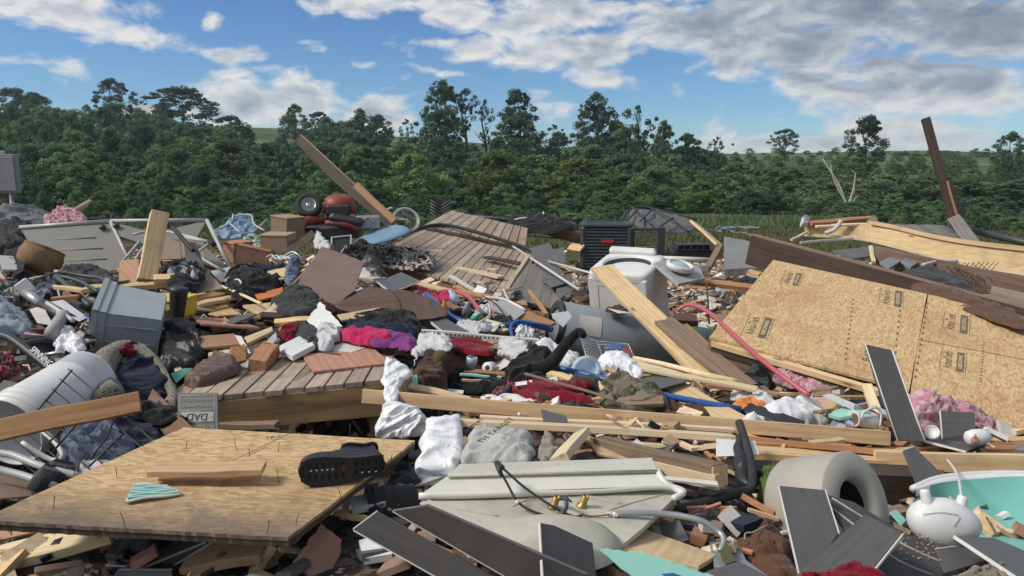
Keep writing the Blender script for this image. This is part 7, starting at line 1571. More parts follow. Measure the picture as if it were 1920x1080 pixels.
o = empty('jar_disc', 'small round white jar lid standing beside the foot of the tall dark plank', 'lid', at(1748, 822, 3.55j)); ML = rot_to((EYE - at(1748, 811, 3.55j)).normalized() + V((0, 0, .4)), at(1748, 811, 3.55j))
ch(o, 'disc', MB().lathe([(0, .003), (.026, .003), (.029, .010), (.035, .010), (.036, -.006)], ML, 24), 'white_plastic'); ch(o, 'ring', MB().tube([ML @ V((.032 * math.cos(k * .7854), .032 * math.sin(k * .7854), .01)) for k in range(8)], .003, 5, closed=True, sub=3), 'edge_white')
o = empty('white_bottle', 'white plastic bottle with a brown teardrop mark lying at the far right', 'bottle', at(1835, 835, 3.5j)); ax = V((1, .15, .05)); Mq = rot_to(ax, at(1812, 822, 3.5j))
ch(o, 'body', MB().lathe([(0, 0), (.022, .002), (.034, .012), (.040, .04), (.040, .075), (.034, .105), (.02, .122), (0, .126)], Mq, 28), 'white_plastic')
pc = at(1828, 826, 3.455j); Mk = rot_to((EYE - pc), pc); ch(o, 'mark', MB().lathe([(0, .006), (.017, .003), (.018, -.004)], Mk, 18).tube([Mk @ V((0, .012, .003)), Mk @ V((0, .032, .0))], [.008, .002], 8), 'cherry_ply')
# white pitcher and jug
o = empty('white_pitcher', 'white pitcher with a loop handle lying on its side above the long studs', 'pitcher', at(1640, 810, 3.75j)); a_, b_ = at(1598, 786, 3.75j), at(1668, 795, 3.85j); Mq = rot_to(b_ - a_, a_)
ch(o, 'body', MB().lathe([(.03, .012), (.042, 0), (.046, .004), (.038, .02), (.034, .05), (.042, .09), (.05, .13), (.048, .17), (.0, .185)], Mq, 28), 'white_plastic')
ch(o, 'handle', MB().tube(P((1615, 792, 3.72j), (1618, 775, 3.74j), (1640, 764, 3.76j), (1652, 775, 3.76j), (1650, 800, 3.74j)), .006, 8), 'white_plastic')
ch(o, 'mouth', MB().lathe([(0, .012), (.032, .012)], Mq, 20), 'walnut_ply')
o = empty('paper_cup', 'tan paper cup tipped behind the white pitcher', 'cup', at(1605, 780, 3.85j)); Mq = rot_to(V((.5, .1, .8)), at(1600, 786, 3.85j)); ch(o, 'wall', MB().lathe([(.0, 0), (.022, 0), (.032, .07), (.034, .07), (.034, .074), (.03, .074), (.02, .004)], Mq, 20), 'f_tan')
cloth('checked_cloth', 'small navy checked cloth in front of the white pitcher', 'cloth', [(1545, 800, 3.75j), (1570, 790, 3.8j), (1550, 808, 3.7j), (1598, 796), (1600, 806)], 'f_plaid', amp=.02, dome=.03, sc=12, seed=205)
cloth('snack_wrapper', 'pink and blue snack wrapper right of the big white plastic bag', 'wrapper', [(1572, 785, 3.85j), (1582, 775, 3.9j), (1576, 796, 3.8j), (1602, 780), (1600, 795)], 'f_pink', amp=.02, dome=.02, sc=14, seed=206)
# long dark joist and bent pine I-joist behind
board('long_joist', 'very long dark brown joist lying behind the top edge of the OSB floor section', 'beam', at(1405, 468, 7.6j), at(2010, 640, 5.6j), .05, .30, 'dark_wood', 0, seed=61, nseg=16)
board('reddish_board', 'reddish cap board along the top of the very long dark joist', 'beam', at(1408, 440, 7.62j), at(2005, 600, 5.65j), .08, .03, 'old_wood', 0, seed=62, nseg=16, broken=(.1, 0))
o = empty('bent_joist', 'long bent pale pine floor joist sagging down to the right edge', 'beam', at(1640, 450, 8.6j))
top = [(1508, 421, 9.0j), (1600, 419, 8.8j), (1660, 426, 8.6j), (1740, 445, 8.2j), (1830, 460, 7.8j), (1990, 478, 7.2j)]
bot = [(1510, 438, 8.97j), (1600, 444, 8.76j), (1660, 456, 8.5j), (1740, 477, 8.15j), (1830, 496, 7.75j), (1990, 522, 7.15j)]
T_, _r = catmull(P(*top), 6); B_, _r = catmull(P(*bot), 6); k = len(T_); mb = MB(); bk = V((.01, .03, 0))
mb.add(T_ + B_ + [p + bk for p in T_] + [p + bk for p in B_], [(i, i + 1, k + i + 1, k + i) for i in range(k - 1)] + [(2 * k + i, 3 * k + i, 3 * k + i + 1, 2 * k + i + 1) for i in range(k - 1)])
ch(o, 'web', mb, 'pine', frame_from(T_[-1] - T_[0], V((0, 0, 1)), T_[0]))
def flange(pts, hgt, wd, m_, nm):
    mb = MB(); q = [V((0, -wd / 2, 0)), V((0, wd / 2, 0)), V((0, wd / 2, hgt)), V((0, -wd / 2, hgt))]; n_ = len(pts)
    mb.add([p + d for p in pts for d in q], [(i * 4 + j, i * 4 + (j + 1) % 4, (i + 1) * 4 + (j + 1) % 4, (i + 1) * 4 + j) for i in range(n_ - 1) for j in range(4)] + [(0, 1, 2, 3), ((n_ - 1) * 4 + 3, (n_ - 1) * 4 + 2, (n_ - 1) * 4 + 1, (n_ - 1) * 4)])
    return ch(o, nm, mb, m_, frame_from(pts[-1] - pts[0], V((0, 0, 1)), pts[0]))
flange(T_[9:], .045, .09, 'pine', 'top_flange'); flange([p - V((0, 0, .03)) for p in B_], .035, .10, 'pine_pale', 'bottom_flange')
bd('pale board lying on the left end of the bent pine joist', (1518, 419, 8.9j), (1640, 409, 9.1j), .12, .04, 'pine_red', 10, seed=63)
bd('thin pale batten on the left end of the bent pine joist', (1530, 425, 8.75j), (1628, 420, 8.8j), .05, .025, 'pine_pale', 10, seed=64)
slab('split_block', 'split end block standing on the bent pine joist', 'block', [(1626, 412, 8.9j), (1640, 402, 9.1j), (1648, 416, 8.9j), (1640, 424)], .06, 'old_wood', jag=.008)
cloth('white_rag', 'white rag knotted on the left tip of the bent pine joist', 'rag', [(1501, 418, 8.9j), (1508, 404, 9.0j), (1504, 426, 8.85j), (1518, 410), (1515, 420)], 'f_white', amp=.03, dome=.05, sc=14, seed=207)
hose('white_strap', 'white strap draped over the bent pine joist', 'strap', P((1578, 413, 8.6j), (1572, 422, 8.6j), (1562, 432, 8.6j), (1548, 437, 8.6j)), .025, 'f_white')
for lb, a_, b_, w2, m_, rl in [('old brown board under the middle of the bent pine joist', (1640, 480, 8.0j), (1990, 560, 6.6j), .03, 'old_wood', 0), ('thin stick propping the left of the bent pine joist', (1484, 450, 8.4j), (1512, 436, 8.8j), .03, 'pine_pale', 0), ('thin upright stud under the bent pine joist', (1632, 462, 8.2j), (1638, 492, 7.8j), .04, 'pine_pale', 0),
        ('pale rod under the left of the bent pine joist', (1500, 455, 8.2j), (1600, 447, 8.4j), .02, 'cream', 0), ('greenish rotten board at the right edge above the OSB floor section', (1855, 560, 6.4j), (1990, 590, 6.0j), .03, 'deck_wood', 0)]:
    h_ = .22 if 'old brown' in lb or 'greenish' in lb else .025
    bd(lb, a_, b_, w2, h_, m_, rl, group=G_OFF, seed=len(lb))
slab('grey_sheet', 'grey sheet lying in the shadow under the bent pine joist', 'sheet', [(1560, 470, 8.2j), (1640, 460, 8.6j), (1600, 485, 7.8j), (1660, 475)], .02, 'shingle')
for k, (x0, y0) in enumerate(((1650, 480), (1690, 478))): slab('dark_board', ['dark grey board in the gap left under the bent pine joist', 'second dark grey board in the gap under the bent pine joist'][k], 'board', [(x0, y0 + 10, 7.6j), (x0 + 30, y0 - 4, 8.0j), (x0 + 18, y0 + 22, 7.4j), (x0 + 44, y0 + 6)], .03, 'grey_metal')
o = empty('wire_shelf', 'white wire shelf with a bent edge under the bent pine joist', 'shelf', at(1760, 510, 7.4j))
ch(o, 'edge', MB().tube(P((1730, 497, 7.4j), (1760, 490, 7.5j), (1795, 490, 7.5j)), .02, 8), 'white_metal'); mb = MB()
for k in range(9): mb.tube(P((1738 + k * 12, 500 - k, 7.4j), (1775 + k * 12, 545 - k * 3, 7.0j)), .004, 4, sub=1); mb.tube(P((1800 + k * 9, 492, 7.4j), (1760 + k * 9, 535, 7.0j)), .004, 4, sub=1)
ch(o, 'wires', mb, 'dark_metal')
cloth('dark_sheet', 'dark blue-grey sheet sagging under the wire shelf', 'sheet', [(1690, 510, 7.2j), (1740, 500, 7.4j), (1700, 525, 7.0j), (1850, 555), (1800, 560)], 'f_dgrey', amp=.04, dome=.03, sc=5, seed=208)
deck('grey weathered deck panel lying flat behind the bent pine joist', [(1840, 462, 9.6j), (1770, 422, 12.2j), (1648, 420, 12.4j), (1700, 452)], 9, 'deck_panel', .03, 'grey_wood', .05, False, 'deck', seed=9)
o = empty('leaning_post', 'tall dark wooden post leaning left above the tree line at right', 'post', at(1800, 440, 10.6j))
A, B = at(1792, 425, 10.6j), at(1735, 222, 10.9j); mb, M = board_mb(A.lerp(B, .30), B, .13, .10, 20, seed=1); ch(o, 'shaft', mb, 'dark_wood', M)
mb, M = board_mb(A, A.lerp(B, .42) + V((.02, -.03, 0)), .17, .12, 20, seed=2); ch(o, 'sleeve', mb, 'dark_wood', M)
mb, M = board_mb(A + V((.0, -.09, 0)), A.lerp(B, .42) + V((.0, -.1, 0)), .06, .03, 20, seed=2); ch(o, 'trim', mb, 'cherry_ply', M)
bd('grey brace board leaning down right from the foot of the tall post', (1788, 408, 10.5j), (1826, 460, 9.6j), .16, .04, 'grey_wood', 30, seed=66); bd('second grey brace board beside the foot of the tall post', (1800, 412, 10.5j), (1836, 460, 9.7j), .08, .04, 'grey_wood', 30, seed=67)
for k, x0 in enumerate((1786, 1802)): board('short_post', ['short dark post right behind the tall leaning one', 'second short dark post behind the tall leaning one'][k], 'post', at(x0, 430, 11.2j), at(x0 - 1, 378, 11.2j), .09, .09, 'dark_metal' if k else 'grey_wood', 0)
hose('fallen_rail', 'long dark rail sloping down to the right edge beyond the deck panel', 'rail', P((1822, 432, 11j), (1990, 470, 9.8j)), .05, 'dark_metal', sub=1)
# ================================================================ BOTTOM RIGHT
# grey drum ring
o = empty('plastic_drum', 'thick grey plastic drum ring lying open among the dark planks at lower right', 'drum', at(1540, 990, 2.6j))
dc = at(1606, 948, 2.62j); daxis = (V((.50, -.70, .38))).normalized(); MD = rot_to(daxis, dc)
ch(o, 'shell', MB().lathe([(.092, -.03), (.098, -.004), (.112, .010), (.135, .014), (.196, .002), (.200, -.003), (.201, -.25), (.19, -.27), (.0, -.27)], MD, 56), 'drum_grey')
ch(o, 'inner_wall', MB().lathe([(.091, -.03), (.089, -.2), (.0, -.24)], MD, 48), 'black_plastic')
cloth('moss_clump', 'clump of green moss and twigs beside the grey drum ring', 'plant', [(1420, 915, 2.95j), (1440, 885, 3.1j), (1430, 930, 2.85j), (1500, 872), (1510, 885), (1465, 915)], 'moss', amp=.04, dome=.07, sc=18, seed=210)
lam('upright dark plank with two pale edges in front of the grey drum ring', [(1461, 910, 2.45j), (1546, 918, 2.42j), (1502, 1085, 2.05j), (1572, 1000), (1545, 1040)], [(0, 2), (1, 3)], 'laminate', .009)
lam('dark plank lying crosswise with a pale broken edge, lower right', [(1622, 963, 2.2j), (1692, 1000, 2.1j), (1480, 1090, 1.98j), (1640, 1065), (1600, 1090)], [(1, 3)], 'laminate', .009)
lam('dark plank with a pale edge running out at the lower right corner', [(1790, 1004, 2.25j), (1865, 1008, 2.35j), (1935, 1100, 2.0j), (1985, 1060)], [(0, 2)], 'laminate', .009)
lam('flat dark plank under the white jug', [(1755, 1030, 2.3j), (1870, 1015, 2.45j), (1770, 1075, 2.15j), (1850, 1050)], [(0, 1)], 'laminate', .008)
slab('rubber_mat', 'dark grooved rubber mat half under the crosswise plank', 'mat', [(1545, 925, 2.5j), (1600, 940, 2.5j), (1640, 1090, 2.0j), (1690, 995), (1755, 1020), (1772, 1090)], .012, 'stone_dark', jag=.003)
onM, nM = surf([(1545, 925, 2.5j), (1600, 940, 2.5j), (1640, 1090, 2.0j)]); rm = bpy.data.objects['rubber_mat']
for q in (((1560, 935), (1640, 985), (1690, 1020), (1765, 1055)), ((1552, 948), (1620, 1000), (1680, 1050), (1750, 1080))): ch(rm, 'groove', MB().tube([onM(*p, .002) for p in q], .004, 6), 'deck_wood')
mb = MB(); r = random.Random(9)
for k in range(80): p = onM(r.uniform(1680, 1765), r.uniform(1000, 1052), .002); mb.cbox((-.0035, -.0018, 0), (.0035, .0018, .0025), fr(p, r.uniform(0, 180)), .001)
ch(rm, 'grit', mb, 'deck_wood')['kind'] = 'stuff'
cloth('red_jacket', 'bright red fleece bunched at the bottom edge', 'fleece', [(1530, 1085, 2.0j), (1570, 1055, 2.05j), (1545, 1110, 1.95j), (1625, 1062), (1668, 1100), (1600, 1110)], 'f_crimson', amp=.03, dome=.06, sc=12, seed=211)
cloth('buffalo_shirt', 'red and black buffalo check cloth at the bottom edge', 'shirt', [(1498, 1088, 2.0j), (1520, 1068, 2.03j), (1505, 1110, 1.95j), (1562, 1068), (1575, 1100)], 'f_buffalo', amp=.02, dome=.04, sc=12, seed=212)
cloth('fluffy_rug', 'pale fluffy rug at the lower right corner', 'rug', [(1775, 1085, 2.0j), (1830, 1062, 2.1j), (1790, 1110, 1.95j), (1880, 1060), (1890, 1110)], 'f_shearling', amp=.02, dome=.05, sc=16, seed=213)
cloth('fur_coat', 'matted brown fur rug with a scalloped pale seam left of the upright dark plank', 'rug', [(1370, 1000, 2.5j), (1410, 975, 2.6j), (1420, 1080, 2.15j), (1460, 990), (1485, 1040), (1500, 1090), (1440, 1095)], 'f_rust', amp=.05, dome=.06, sc=10, seed=214)
ch(bpy.data.objects['fur_coat'], 'seam', MB().tube(P((1396, 1012, 2.33j), (1398, 1000, 2.36j), (1412, 998, 2.36j), (1428, 990, 2.38j), (1440, 985, 2.4j)), .003, 6), 'f_tan')
slab('grey_tile', 'grey plastic corner piece with a slot left of the brown fur rug', 'plastic part', [(1330, 1015, 2.35j), (1385, 1018, 2.35j), (1340, 1060, 2.15j), (1400, 1050), (1440, 1080)], .02, 'grey_metal')
bd('yellow-green strip lying beside the grey plastic corner piece', (1352, 1018, 2.25j), (1370, 1056, 2.15j), .035, .008, 'f_olive', 20)
lam('dark plank corner at the bottom edge left of the brown fur rug', [(1325, 1070, 2.1j), (1385, 1052, 2.15j), (1330, 1100, 2.0j), (1450, 1085), (1440, 1100)], [], 'laminate', .008)
cloth('tan_leaf_litter', 'tan torn cloth scraps in the shadow behind the water hose', 'cloth', [(1285, 1000, 2.5j), (1310, 985, 2.6j), (1290, 1012, 2.45j), (1350, 1000), (1340, 1015)], 'f_tan', amp=.03, dome=.02, sc=14, seed=215)
cloth('brown_scarf', 'dark brown cloth heap in front of the sink under the short dark plank', 'cloth', [(1115, 1060, 2.1j), (1140, 1048, 2.15j), (1125, 1100, 2.0j), (1190, 1070), (1200, 1100)], 'f_brown', amp=.03, dome=.03, sc=9, seed=216)
# teal tub
o = empty('teal_tub', 'large pale teal plastic tub with a white rim at the right edge', 'tub', at(1850, 1000, 3j))
rimL = [(1712, 912, 2.95j), (1760, 893, 3.05j), (1830, 885, 3.1j), (1920, 884, 3.1j), (2020, 890, 3.0j)]
rimI = [(1718, 918, 2.92j), (1765, 905, 3.0j), (1830, 898, 3.05j), (1920, 893, 3.05j), (2020, 900, 2.95j)]
low = [(1715, 940, 2.85j), (1740, 990, 2.7j), (1830, 1020, 2.55j), (1920, 1032, 2.45j), (2020, 1040, 2.4j)]
mid = [(1722, 930, 2.95j), (1770, 950, 3.0j), (1850, 955, 3.0j), (1930, 950, 3.0j), (2020, 960, 2.9j)]
A_, _ = catmull(P(*rimI), 5); Bm, _ = catmull(P(*mid), 5); C_, _ = catmull(P(*low), 5); Rr, _ = catmull(P(*rimL), 5); k = len(A_)
mb = MB(); mb.add(A_ + Bm + C_, [(i, i + 1, k + i + 1, k + i) for i in range(k - 1)] + [(k + i, k + i + 1, 2 * k + i + 1, 2 * k + i) for i in range(k - 1)], True)
mb.add([p - V((0, -.015, .01)) for p in A_ + Bm + C_], [(i, k + i, k + i + 1, i + 1) for i in range(k - 1)] + [(k + i, 2 * k + i, 2 * k + i + 1, k + i + 1) for i in range(k - 1)], True); ch(o, 'inner_wall', mb, 'teal')
mb = MB(); mb.add(Rr + A_ + [p - V((0, 0, .03)) for p in Rr] + [p - V((0, 0, .03)) for p in A_], [(i, i + 1, k + i + 1, k + i) for i in range(k - 1)] + [(k + i, k + i + 1, 3 * k + i + 1, 3 * k + i) for i in range(k - 1)] + [(i, 2 * k + i, 2 * k + i + 1, i + 1) for i in range(k - 1)], True); ch(o, 'rim', mb, 'white_plastic')
mb = MB().tube([p + V((0, .0, -.012)) for p in Rr], .016, 8, sub=1); ch(o, 'rim_lip', mb, 'white_plastic')
ch(o, 'front_lip', MB().tube([p + V((0, 0, -.01)) for p in C_], .01, 6, sub=1), 'teal_board')
slab('teal_scrap', 'small torn teal scrap left of the white jug', 'scrap', [(1668, 960, 2.6j), (1680, 955, 2.65j), (1690, 985, 2.5j), (1700, 975)], .004, 'teal_board')
slab('teal_scrap', 'striped teal and white shard at the right edge below the tub', 'scrap', [(1880, 1045, 2.4j), (1905, 1025, 2.45j), (1890, 1060, 2.35j), (1940, 1050)], .006, 'teal_board')
# white jug
o = empty('white_jug', 'egg-shaped white plastic jug with two spouts lying against the teal tub', 'jug', at(1770, 1030, 2.4j)); jc = at(1770, 978, 2.42j)
jx = (at(1835, 992, 2.42j) - at(1700, 968, 2.42j)).normalized(); jn = (EYE - jc); jn = (jn - jx * jn.dot(jx)).normalized(); MJ = Matrix((jx, jn.cross(jx), jn)).transposed().to_4x4(); MJ.translation = jc
prof = []
vs = []; K = 40; R_ = 14
for i in range(R_ + 1):
    ph = math.pi * i / R_ - math.pi / 2
    for j in range(K):
        th_ = 2 * math.pi * j / K; x = .128 * math.cos(th_) * math.cos(ph) ** .8; y = .082 * math.sin(th_) * math.cos(ph) ** .8
        if x < 0: y *= 1.0 + .12 * (1 if y < 0 else -.2)
        else: y *= 1 - .25 * (x / .128) ** 2
        vs.append(MJ @ V((x, y, .07 * math.sin(ph))))
mb = MB(); mb.add(vs, [(i * K + j, i * K + (j + 1) % K, (i + 1) * K + (j + 1) % K, (i + 1) * K + j) for i in range(R_) for j in range(K)], True); ch(o, 'body', mb, 'white_plastic')
up_ = jn.cross(jx)
for k, (x0, y0, x1, y1) in enumerate(((1738, 940, 1733, 918), (1800, 950, 1806, 930))):
    a_, b_ = at(x0, y0, 2.42j), at(x1, y1, 2.43j); Mq = rot_to(b_ - a_, a_); L = (b_ - a_).length
    ch(o, 'spout', MB().lathe([(.022, -.02), (.018, 0), (.0165, L * .8), (.014, L), (0, L + .001)], Mq, 20), 'white_plastic')
ch(o, 'moulded_panel', MB().tube([MJ @ V(p) for p in ((-.11, .012, .05), (-.05, .03, .068), (.0, .03, .071), (.008, .022, .071), (-.012, -.01, .072))], .0012, 5, sub=1), 'grey_panel')
ch(o, 'foot', MB().tube(P((1755, 1025, 2.38j), (1768, 1042, 2.36j), (1790, 1044, 2.36j), (1803, 1030, 2.38j), (1800, 1018, 2.4j)), [.008, .010, .009, .010, .008], 8), 'white_plastic')
hose('thin_rope', 'thin white cord rising from the spout of the white jug to the lumber', 'cord', P((1803, 935, 2.5j), (1798, 900, 2.75j), (1790, 880, 2.95j), (1776, 862, 3.2j)), .005, 'edge_white')

for lb, a_, b_, w2, th, m_ in [
    ('thin pale board lying between the two long studs', (900, 782, 3.6j), (1380, 806, 3.55j), .05, .02, 'pine_pale'), ('narrow reddish batten under the right end of the upper stud', (1290, 826, 3.5j), (1600, 838, 3.5j), .03, .02, 'pine_red'),
    ('pale split board fanning out right of the split pine board', (1480, 856, 3.5j), (1800, 850, 3.7j), .07, .02, 'pine_pale'), ('pale batten lying just above the split pine board', (1420, 838, 3.6j), (1720, 846, 3.6j), .04, .02, 'pine'),
    ('pale board fanning down from the wooden pole', (1200, 690, 4.5j), (1420, 730, 4.2j), .06, .02, 'pine_pale'), ('long pale board right of the reddish panels', (380, 610, 5.2j), (560, 585, 5.6j), .06, .025, 'pine_pale'),
    ('yellow board lying above the stubby block', (430, 560, 5.8j), (560, 545, 6.1j), .07, .025, 'pine'), ('pale board sloping behind the leather sleeve', (395, 668, 4.55j), (520, 640, 4.9j), .06, .025, 'pine_pale')]:
    bd(lb, a_, b_, w2, th, m_, rf0.uniform(-15, 15), seed=len(lb), broken=(0, .03))
# ================================================================ FILLERS: boards, laths, cloths and paper that pack the gaps
LM = [(90, 700, 'the exercise bike'), (180, 760, 'the white bucket'), (230, 610, 'the grey storage tote'), (345, 640, 'the leather bag'), (150, 460, 'the white door'), (60, 490, 'the wicker basket'), (285, 470, 'the upright timber'), (300, 570, 'the yellow basket'),
      (450, 420, 'the camp chair'), (525, 430, 'the tall drawer box'), (620, 400, 'the overturned mower'), (760, 410, 'the bicycle'), (620, 510, 'the purple-brown flooring'), (740, 570, 'the curled flooring'), (740, 480, 'the leopard blanket'), (880, 450, 'the collapsed deck'),
      (1020, 530, 'the grey siding'), (1135, 460, 'the air conditioner'), (1210, 450, 'the louvred guard'), (1300, 465, 'the black crate'), (1400, 480, 'the concrete slab'), (1190, 540, 'the washer'), (1290, 510, 'the washer lid'), (1150, 620, 'the water heater'), (1300, 640, 'the rough planks'),
      (870, 700, 'the dark box'), (1010, 690, 'the black hoodie'), (1040, 735, 'the crimson blanket'), (1180, 755, 'the camouflage jacket'), (1150, 670, 'the wire baskets'), (900, 600, 'the white cord'), (720, 640, 'the purple top'), (610, 630, 'the white T-shirt'), (640, 675, 'the pinkish board'), (500, 680, 'the split wood block'), (400, 690, 'the leather sleeve'),
      (370, 770, 'the DAD sign'), (750, 770, 'the torn plastic sheet'), (930, 840, 'the printed sack'), (1250, 860, 'the four-by-four'), (1400, 860, 'the bent black rail'), (1500, 770, 'the big white bag'), (1640, 790, 'the white pitcher'), (1690, 740, 'the tall dark plank'), (1830, 820, 'the white bottle'), (1800, 770, 'the pink insulation'),
      (1600, 880, 'the split pine board'), (1580, 920, 'the grey drum ring'), (1770, 970, 'the white jug'), (1850, 920, 'the teal tub'), (1430, 1030, 'the brown fur rug'), (1200, 1040, 'the cabinet side'), (1020, 950, 'the sink'), (800, 1020, 'the front dark plank'), (600, 1020, 'the fibreboard piece'), (420, 1040, 'the cracked blond board'), (120, 1030, 'the wide split board'), (80, 860, 'the white chair tubes'), (1560, 470, 'the very long joist'), (1700, 480, 'the bent pine joist'), (1640, 640, 'the OSB floor section'), (480, 540, 'the black clothes'), (560, 600, 'the stubby block')]
def near(px, py): return min(LM, key=lambda q: (q[0] - px) ** 2 + 2 * (q[1] - py) ** 2)[2]
rf = random.Random(77); used = set()
ADJ = {'pine': 'yellow', 'pine_pale': 'pale', 'pine_red': 'reddish', 'old_wood': 'brown', 'dark_wood': 'dark brown', 'grey_wood': 'grey', 'blond_ply': 'blond', 'cherry_ply': 'pinkish brown', 'laminate': 'charcoal', 'drywall': 'white', 'cardboard': 'tan', 'box_brown': 'dull brown', 'walnut_ply': 'deep brown', 'shingle': 'slate', 'paper': 'white',
       'f_black': 'black', 'f_navy': 'navy', 'f_dgrey': 'dark grey', 'f_white': 'white', 'f_denim': 'denim blue', 'f_brown': 'brown', 'f_crimson': 'dark red', 'f_tan': 'tan', 'f_red': 'red', 'f_olive': 'olive', 'f_sheet': 'pale blue', 'teal_board': 'teal', 'translucent_lid': 'light blue', 'osb': 'golden flaky', 'blue_pipe': 'blue', 'f_pink': 'pink'}
def filler(px, py, kind, mt, size=1.):
    q = at(px, py, .3); zz = heap(q.x, q.y) + .05
    for _ in range(3): q = at(px, py, zz); zz = heap(q.x, q.y) + rf.uniform(.03, .12)
    q = at(px, py, zz)
    if not (.9 < q.y < 16): return
    adj = ADJ.get(mt, 'plain'); ln = near(px, py)
    sz = 'long' if kind == 'lath' and size > 1.2 else 'short' if kind == 'lath' else ''
    for pre in ('', 'small ', 'dirty ', 'chipped ', 'narrow ', 'tilted '):
        for prep in ('beside', 'just behind', 'just in front of'):
            lb = ' '.join(f"{pre}{sz} {adj} {dict(lath='board offcut', plate='panel scrap', rag='crumpled cloth', sheet='torn sheet', stick='thin stick')[kind]} {prep} {ln}".split())
            if lb not in used: break
        if lb not in used: break
    else: return
    used.add(lb)
    a = rf.uniform(0, 6.28); d = V((math.cos(a), math.sin(a), rf.uniform(-.22, .3))).normalized(); G = G_OFF
    if kind == 'lath':
        L = rf.uniform(.16, .42) * size; board('board_offcut', lb, 'board', q - d * L / 2, q + d * L / 2, rf.uniform(.04, .1), rf.uniform(.012, .035), mt, rf.uniform(-35, 35), G, broken=(rf.choice((0, .03)), rf.choice((0, .04))), nseg=3)
    elif kind == 'stick':
        L = rf.uniform(.25, .6) * size; board('wood_stick', lb, 'stick', q - d * L / 2, q + d * L / 2, .018, .012, mt, 0, G, nseg=3)
    elif kind in ('plate', 'sheet'):
        M = frame_from(d, V((rf.uniform(-.5, .5), rf.uniform(-.6, .2), 1)), q); s_ = rf.uniform(.08, .2) * size; k = rf.choice((4, 4, 5)); pts = []
        for i in range(k): an = 6.283 * (i + rf.uniform(-.18, .18)) / k + .6; pts.append(M @ V((math.cos(an) * s_ * rf.uniform(.8, 1.2), math.sin(an) * s_ * rf.uniform(.45, .8), 0)))
        th = .003 if kind == 'sheet' else rf.uniform(.006, .018)
        tagp(MB().prism(pts, (M.to_3x3() @ V((0, 0, 1))) * th).build('panel_scrap' if kind == 'plate' else 'torn_sheet', mt, None, M), lb, 'panel' if kind == 'plate' else 'sheet', G if kind == 'plate' else 'torn sheets and papers')
    else:
        s_ = rf.uniform(.07, .15) * size; pts = []
        for i in range(7): an = 6.283 * i / 7; p = q + V((math.cos(an + a) * s_ * rf.uniform(.7, 1.3), math.sin(an + a) * s_ * rf.uniform(.6, 1.1), 0)); pts.append(p)
        px_ = []
        for p in pts:
            v = p - EYE; x_ = v.x; y_ = v.y * _c - v.z * _s; z_ = v.y * _s + v.z * _c; px_.append((960 + F * x_ / y_, 540 - F * z_ / y_, complex(0, p.y)))
        try: cloth('crumpled_cloth', lb, 'cloth', px_[:3] + [p[:2] for p in px_[3:]], mt, G if 0 else 'crumpled cloths in the wreckage', amp=.035, dome=.02, sc=12, seed=rf.randint(0, 999), res=max(.012, s_ / 9))
        except Exception: pass
WOODS = ['pine', 'pine_pale', 'pine_red', 'old_wood', 'dark_wood', 'pine', 'blond_ply', 'cherry_ply', 'walnut_ply', 'box_brown']
CLO = ['f_black', 'f_navy', 'f_dgrey', 'f_black', 'f_white', 'f_denim', 'f_brown', 'f_crimson', 'f_tan', 'f_olive', 'f_sheet']
zones = [  # px range, py range, count, kind weights
    (0, 250, 430, 560, 16, 'lrlpsr'), (0, 260, 560, 700, 16, 'rrlpsk'), (0, 330, 700, 900, 8, 'rrp'), (250, 560, 440, 560, 26, 'llprks'), (300, 700, 540, 640, 22, 'lpllks'), (340, 720, 620, 715, 18, 'llppks'),
    (560, 850, 430, 560, 14, 'lrpks'), (700, 960, 530, 660, 34, 'lpssrkk'), (900, 1110, 560, 700, 18, 'lpss'), (1030, 1400, 620, 800, 22, 'lpsrk'), (1380, 1700, 740, 850, 16, 'lplsk'),
    (1050, 1440, 500, 600, 22, 'ppssk'), (960, 1110, 450, 560, 14, 'pplk'), (1240, 1420, 440, 520, 10, 'ppk'), (700, 1060, 730, 860, 8, 'lp'), (1400, 1920, 840, 960, 12, 'llp'), (0, 640, 1000, 1080, 16, 'lpp'), (1500, 1700, 440, 520, 8, 'lp'), (1640, 1920, 990, 1080, 8, 'pls'), (1290, 1400, 1000, 1040, 2, 'lp')]
for x0, x1, y0, y1, n_, kk in zones:
    for i in range(n_):
        k = rf.choice(kk); px, py = rf.uniform(x0, x1), rf.uniform(y0, y1)
        if 330 < px < 720 and 722 < py < 830 or 800 < px < 1010 and 790 < py: continue
        if px < 780 and 800 < py < 1000: continue
        if py > 850 and 640 < px : continue
        if py > 985 and px < 640: continue
        if 1450 < px and 485 < py < 735: continue
        if k == 'l': filler(px, py, 'lath', rf.choice(WOODS), rf.choice((.8, 1., 1.5)))
        elif k == 'k': filler(px, py, 'stick', rf.choice(('pine_pale', 'pine', 'old_wood', 'drywall')))
        elif k == 'p': filler(px, py, 'plate', rf.choice(WOODS + ['laminate', 'laminate', 'drywall', 'cardboard', 'shingle', 'teal_board']))
        elif k == 's': filler(px, py, 'sheet', rf.choice(('paper', 'paper', 'cardboard', 'translucent_lid', 'drywall')), .7)
        else: filler(px, py, 'rag', rf.choice(CLO))
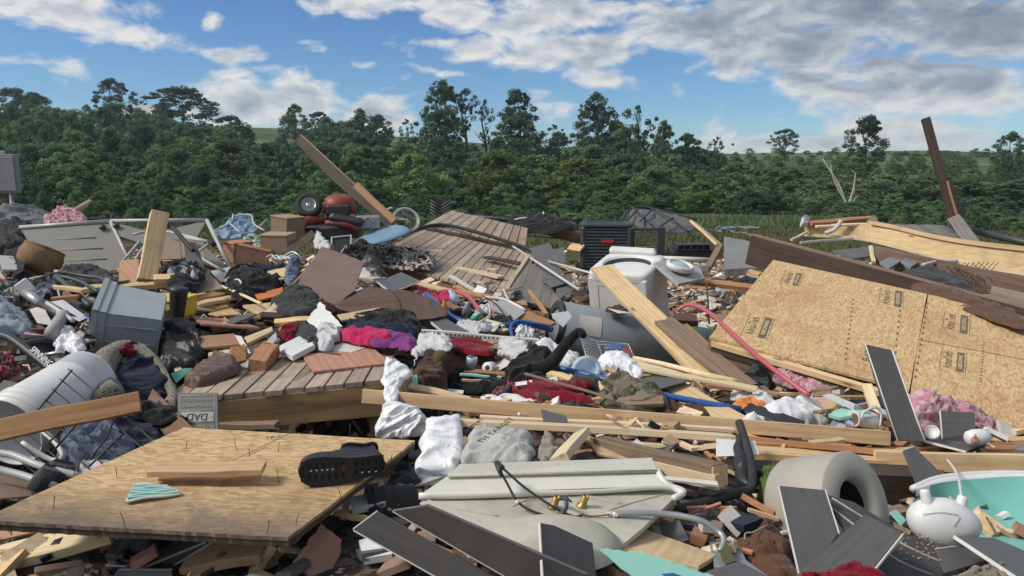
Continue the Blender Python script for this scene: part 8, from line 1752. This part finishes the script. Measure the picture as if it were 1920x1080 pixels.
# fine litter that nobody could count: splinters, flakes, paper and plaster crumbs
def litter(name, n, mats, label, seed, s0, s1, dens=None):
    r = np.random.RandomState(seed); vs = []; fs = []; mi = []
    for _ in range(n):
        if dens: x, y = dens(r)
        else: x, y = r.uniform(-6.5, 6.5), 1.2 + 12 * r.rand() ** 1.4
        if -2.4 < x < -.5 and 2.9 < y < 4.0: continue
        z = heap(x, y) + r.uniform(.0, .035); L = r.uniform(s0, s1) * (1 + y * .06); w_ = L * r.choice([.12, .2, .5, .8]); t_ = min(.012, w_ * .25)
        a = r.rand() * 6.28; tz, tw = r.normal() * .35, r.normal() * .35; ux = V((math.cos(a), math.sin(a), tz)).normalized(); uy = V((-math.sin(a), math.cos(a), tw)).normalized(); uz = ux.cross(uy).normalized(); c = V((x, y, z))
        b = len(vs); k1, k2 = r.uniform(.6, 1, 2)
        for dz in (-t_, t_):
            for sx_, sy_ in ((-1, -1), (1, -k1), (k2, 1), (-1, k1)): vs.append(c + ux * (sx_ * L / 2) + uy * (sy_ * w_ / 2) + uz * dz)
        fs += [(b, b + 3, b + 2, b + 1), (b + 4, b + 5, b + 6, b + 7), (b, b + 1, b + 5, b + 4), (b + 1, b + 2, b + 6, b + 5), (b + 2, b + 3, b + 7, b + 6), (b + 3, b, b + 4, b + 7)]; mi += [r.randint(len(mats))] * 6
    me = bpy.data.meshes.new(name); me.from_pydata(vs, [], fs)
    for m_ in mats: me.materials.append(MATS[m_])
    me.polygons.foreach_set('material_index', mi); me.update(); tagp(link(name, me, Matrix.Identity(4), kind='stuff'), label)
litter('debris_litter', 15000, ['pine', 'pine_red', 'old_wood', 'pine_pale', 'drywall', 'box_brown', 'pine_pale', 'grey_wood', 'paper', 'cardboard', 'cherry_ply', 'f_navy', 'laminate'], 'fine litter of splinters, paper and crumbs covering the rubble', 21, .03, .13)
litter('ground_litter', 3000, ['pine_red', 'cardboard', 'drywall', 'drywall', 'cherry_ply', 'old_wood', 'pine_pale'], 'pale flakes and crumbs scattered on the bare dirt around the washer', 22, .03, .12, lambda r: (r.uniform(.2, 8), r.uniform(5.2, 14)))
# ================================================================ HAZE
hm = bpy.data.materials.new('haze'); hm.use_nodes = True; t = NT(hm.node_tree); ho = t.new('ShaderNodeOutputMaterial'); pv_ = t.new('ShaderNodeVolumePrincipled')
t.put(pv_.inputs['Color'], (.70, .84, 1.0)); t.put(pv_.inputs['Density'], HAZE); t.put(pv_.inputs['Anisotropy'], .2); t.l.new(pv_.outputs[0], ho.inputs['Volume']); MATS['haze'] = hm
if HAZE: tagp(MB().box((-705, -165, -5), (705, 705, 26)).build('haze', 'haze'), 'thin pale haze in the air', None, None, 'stuff')
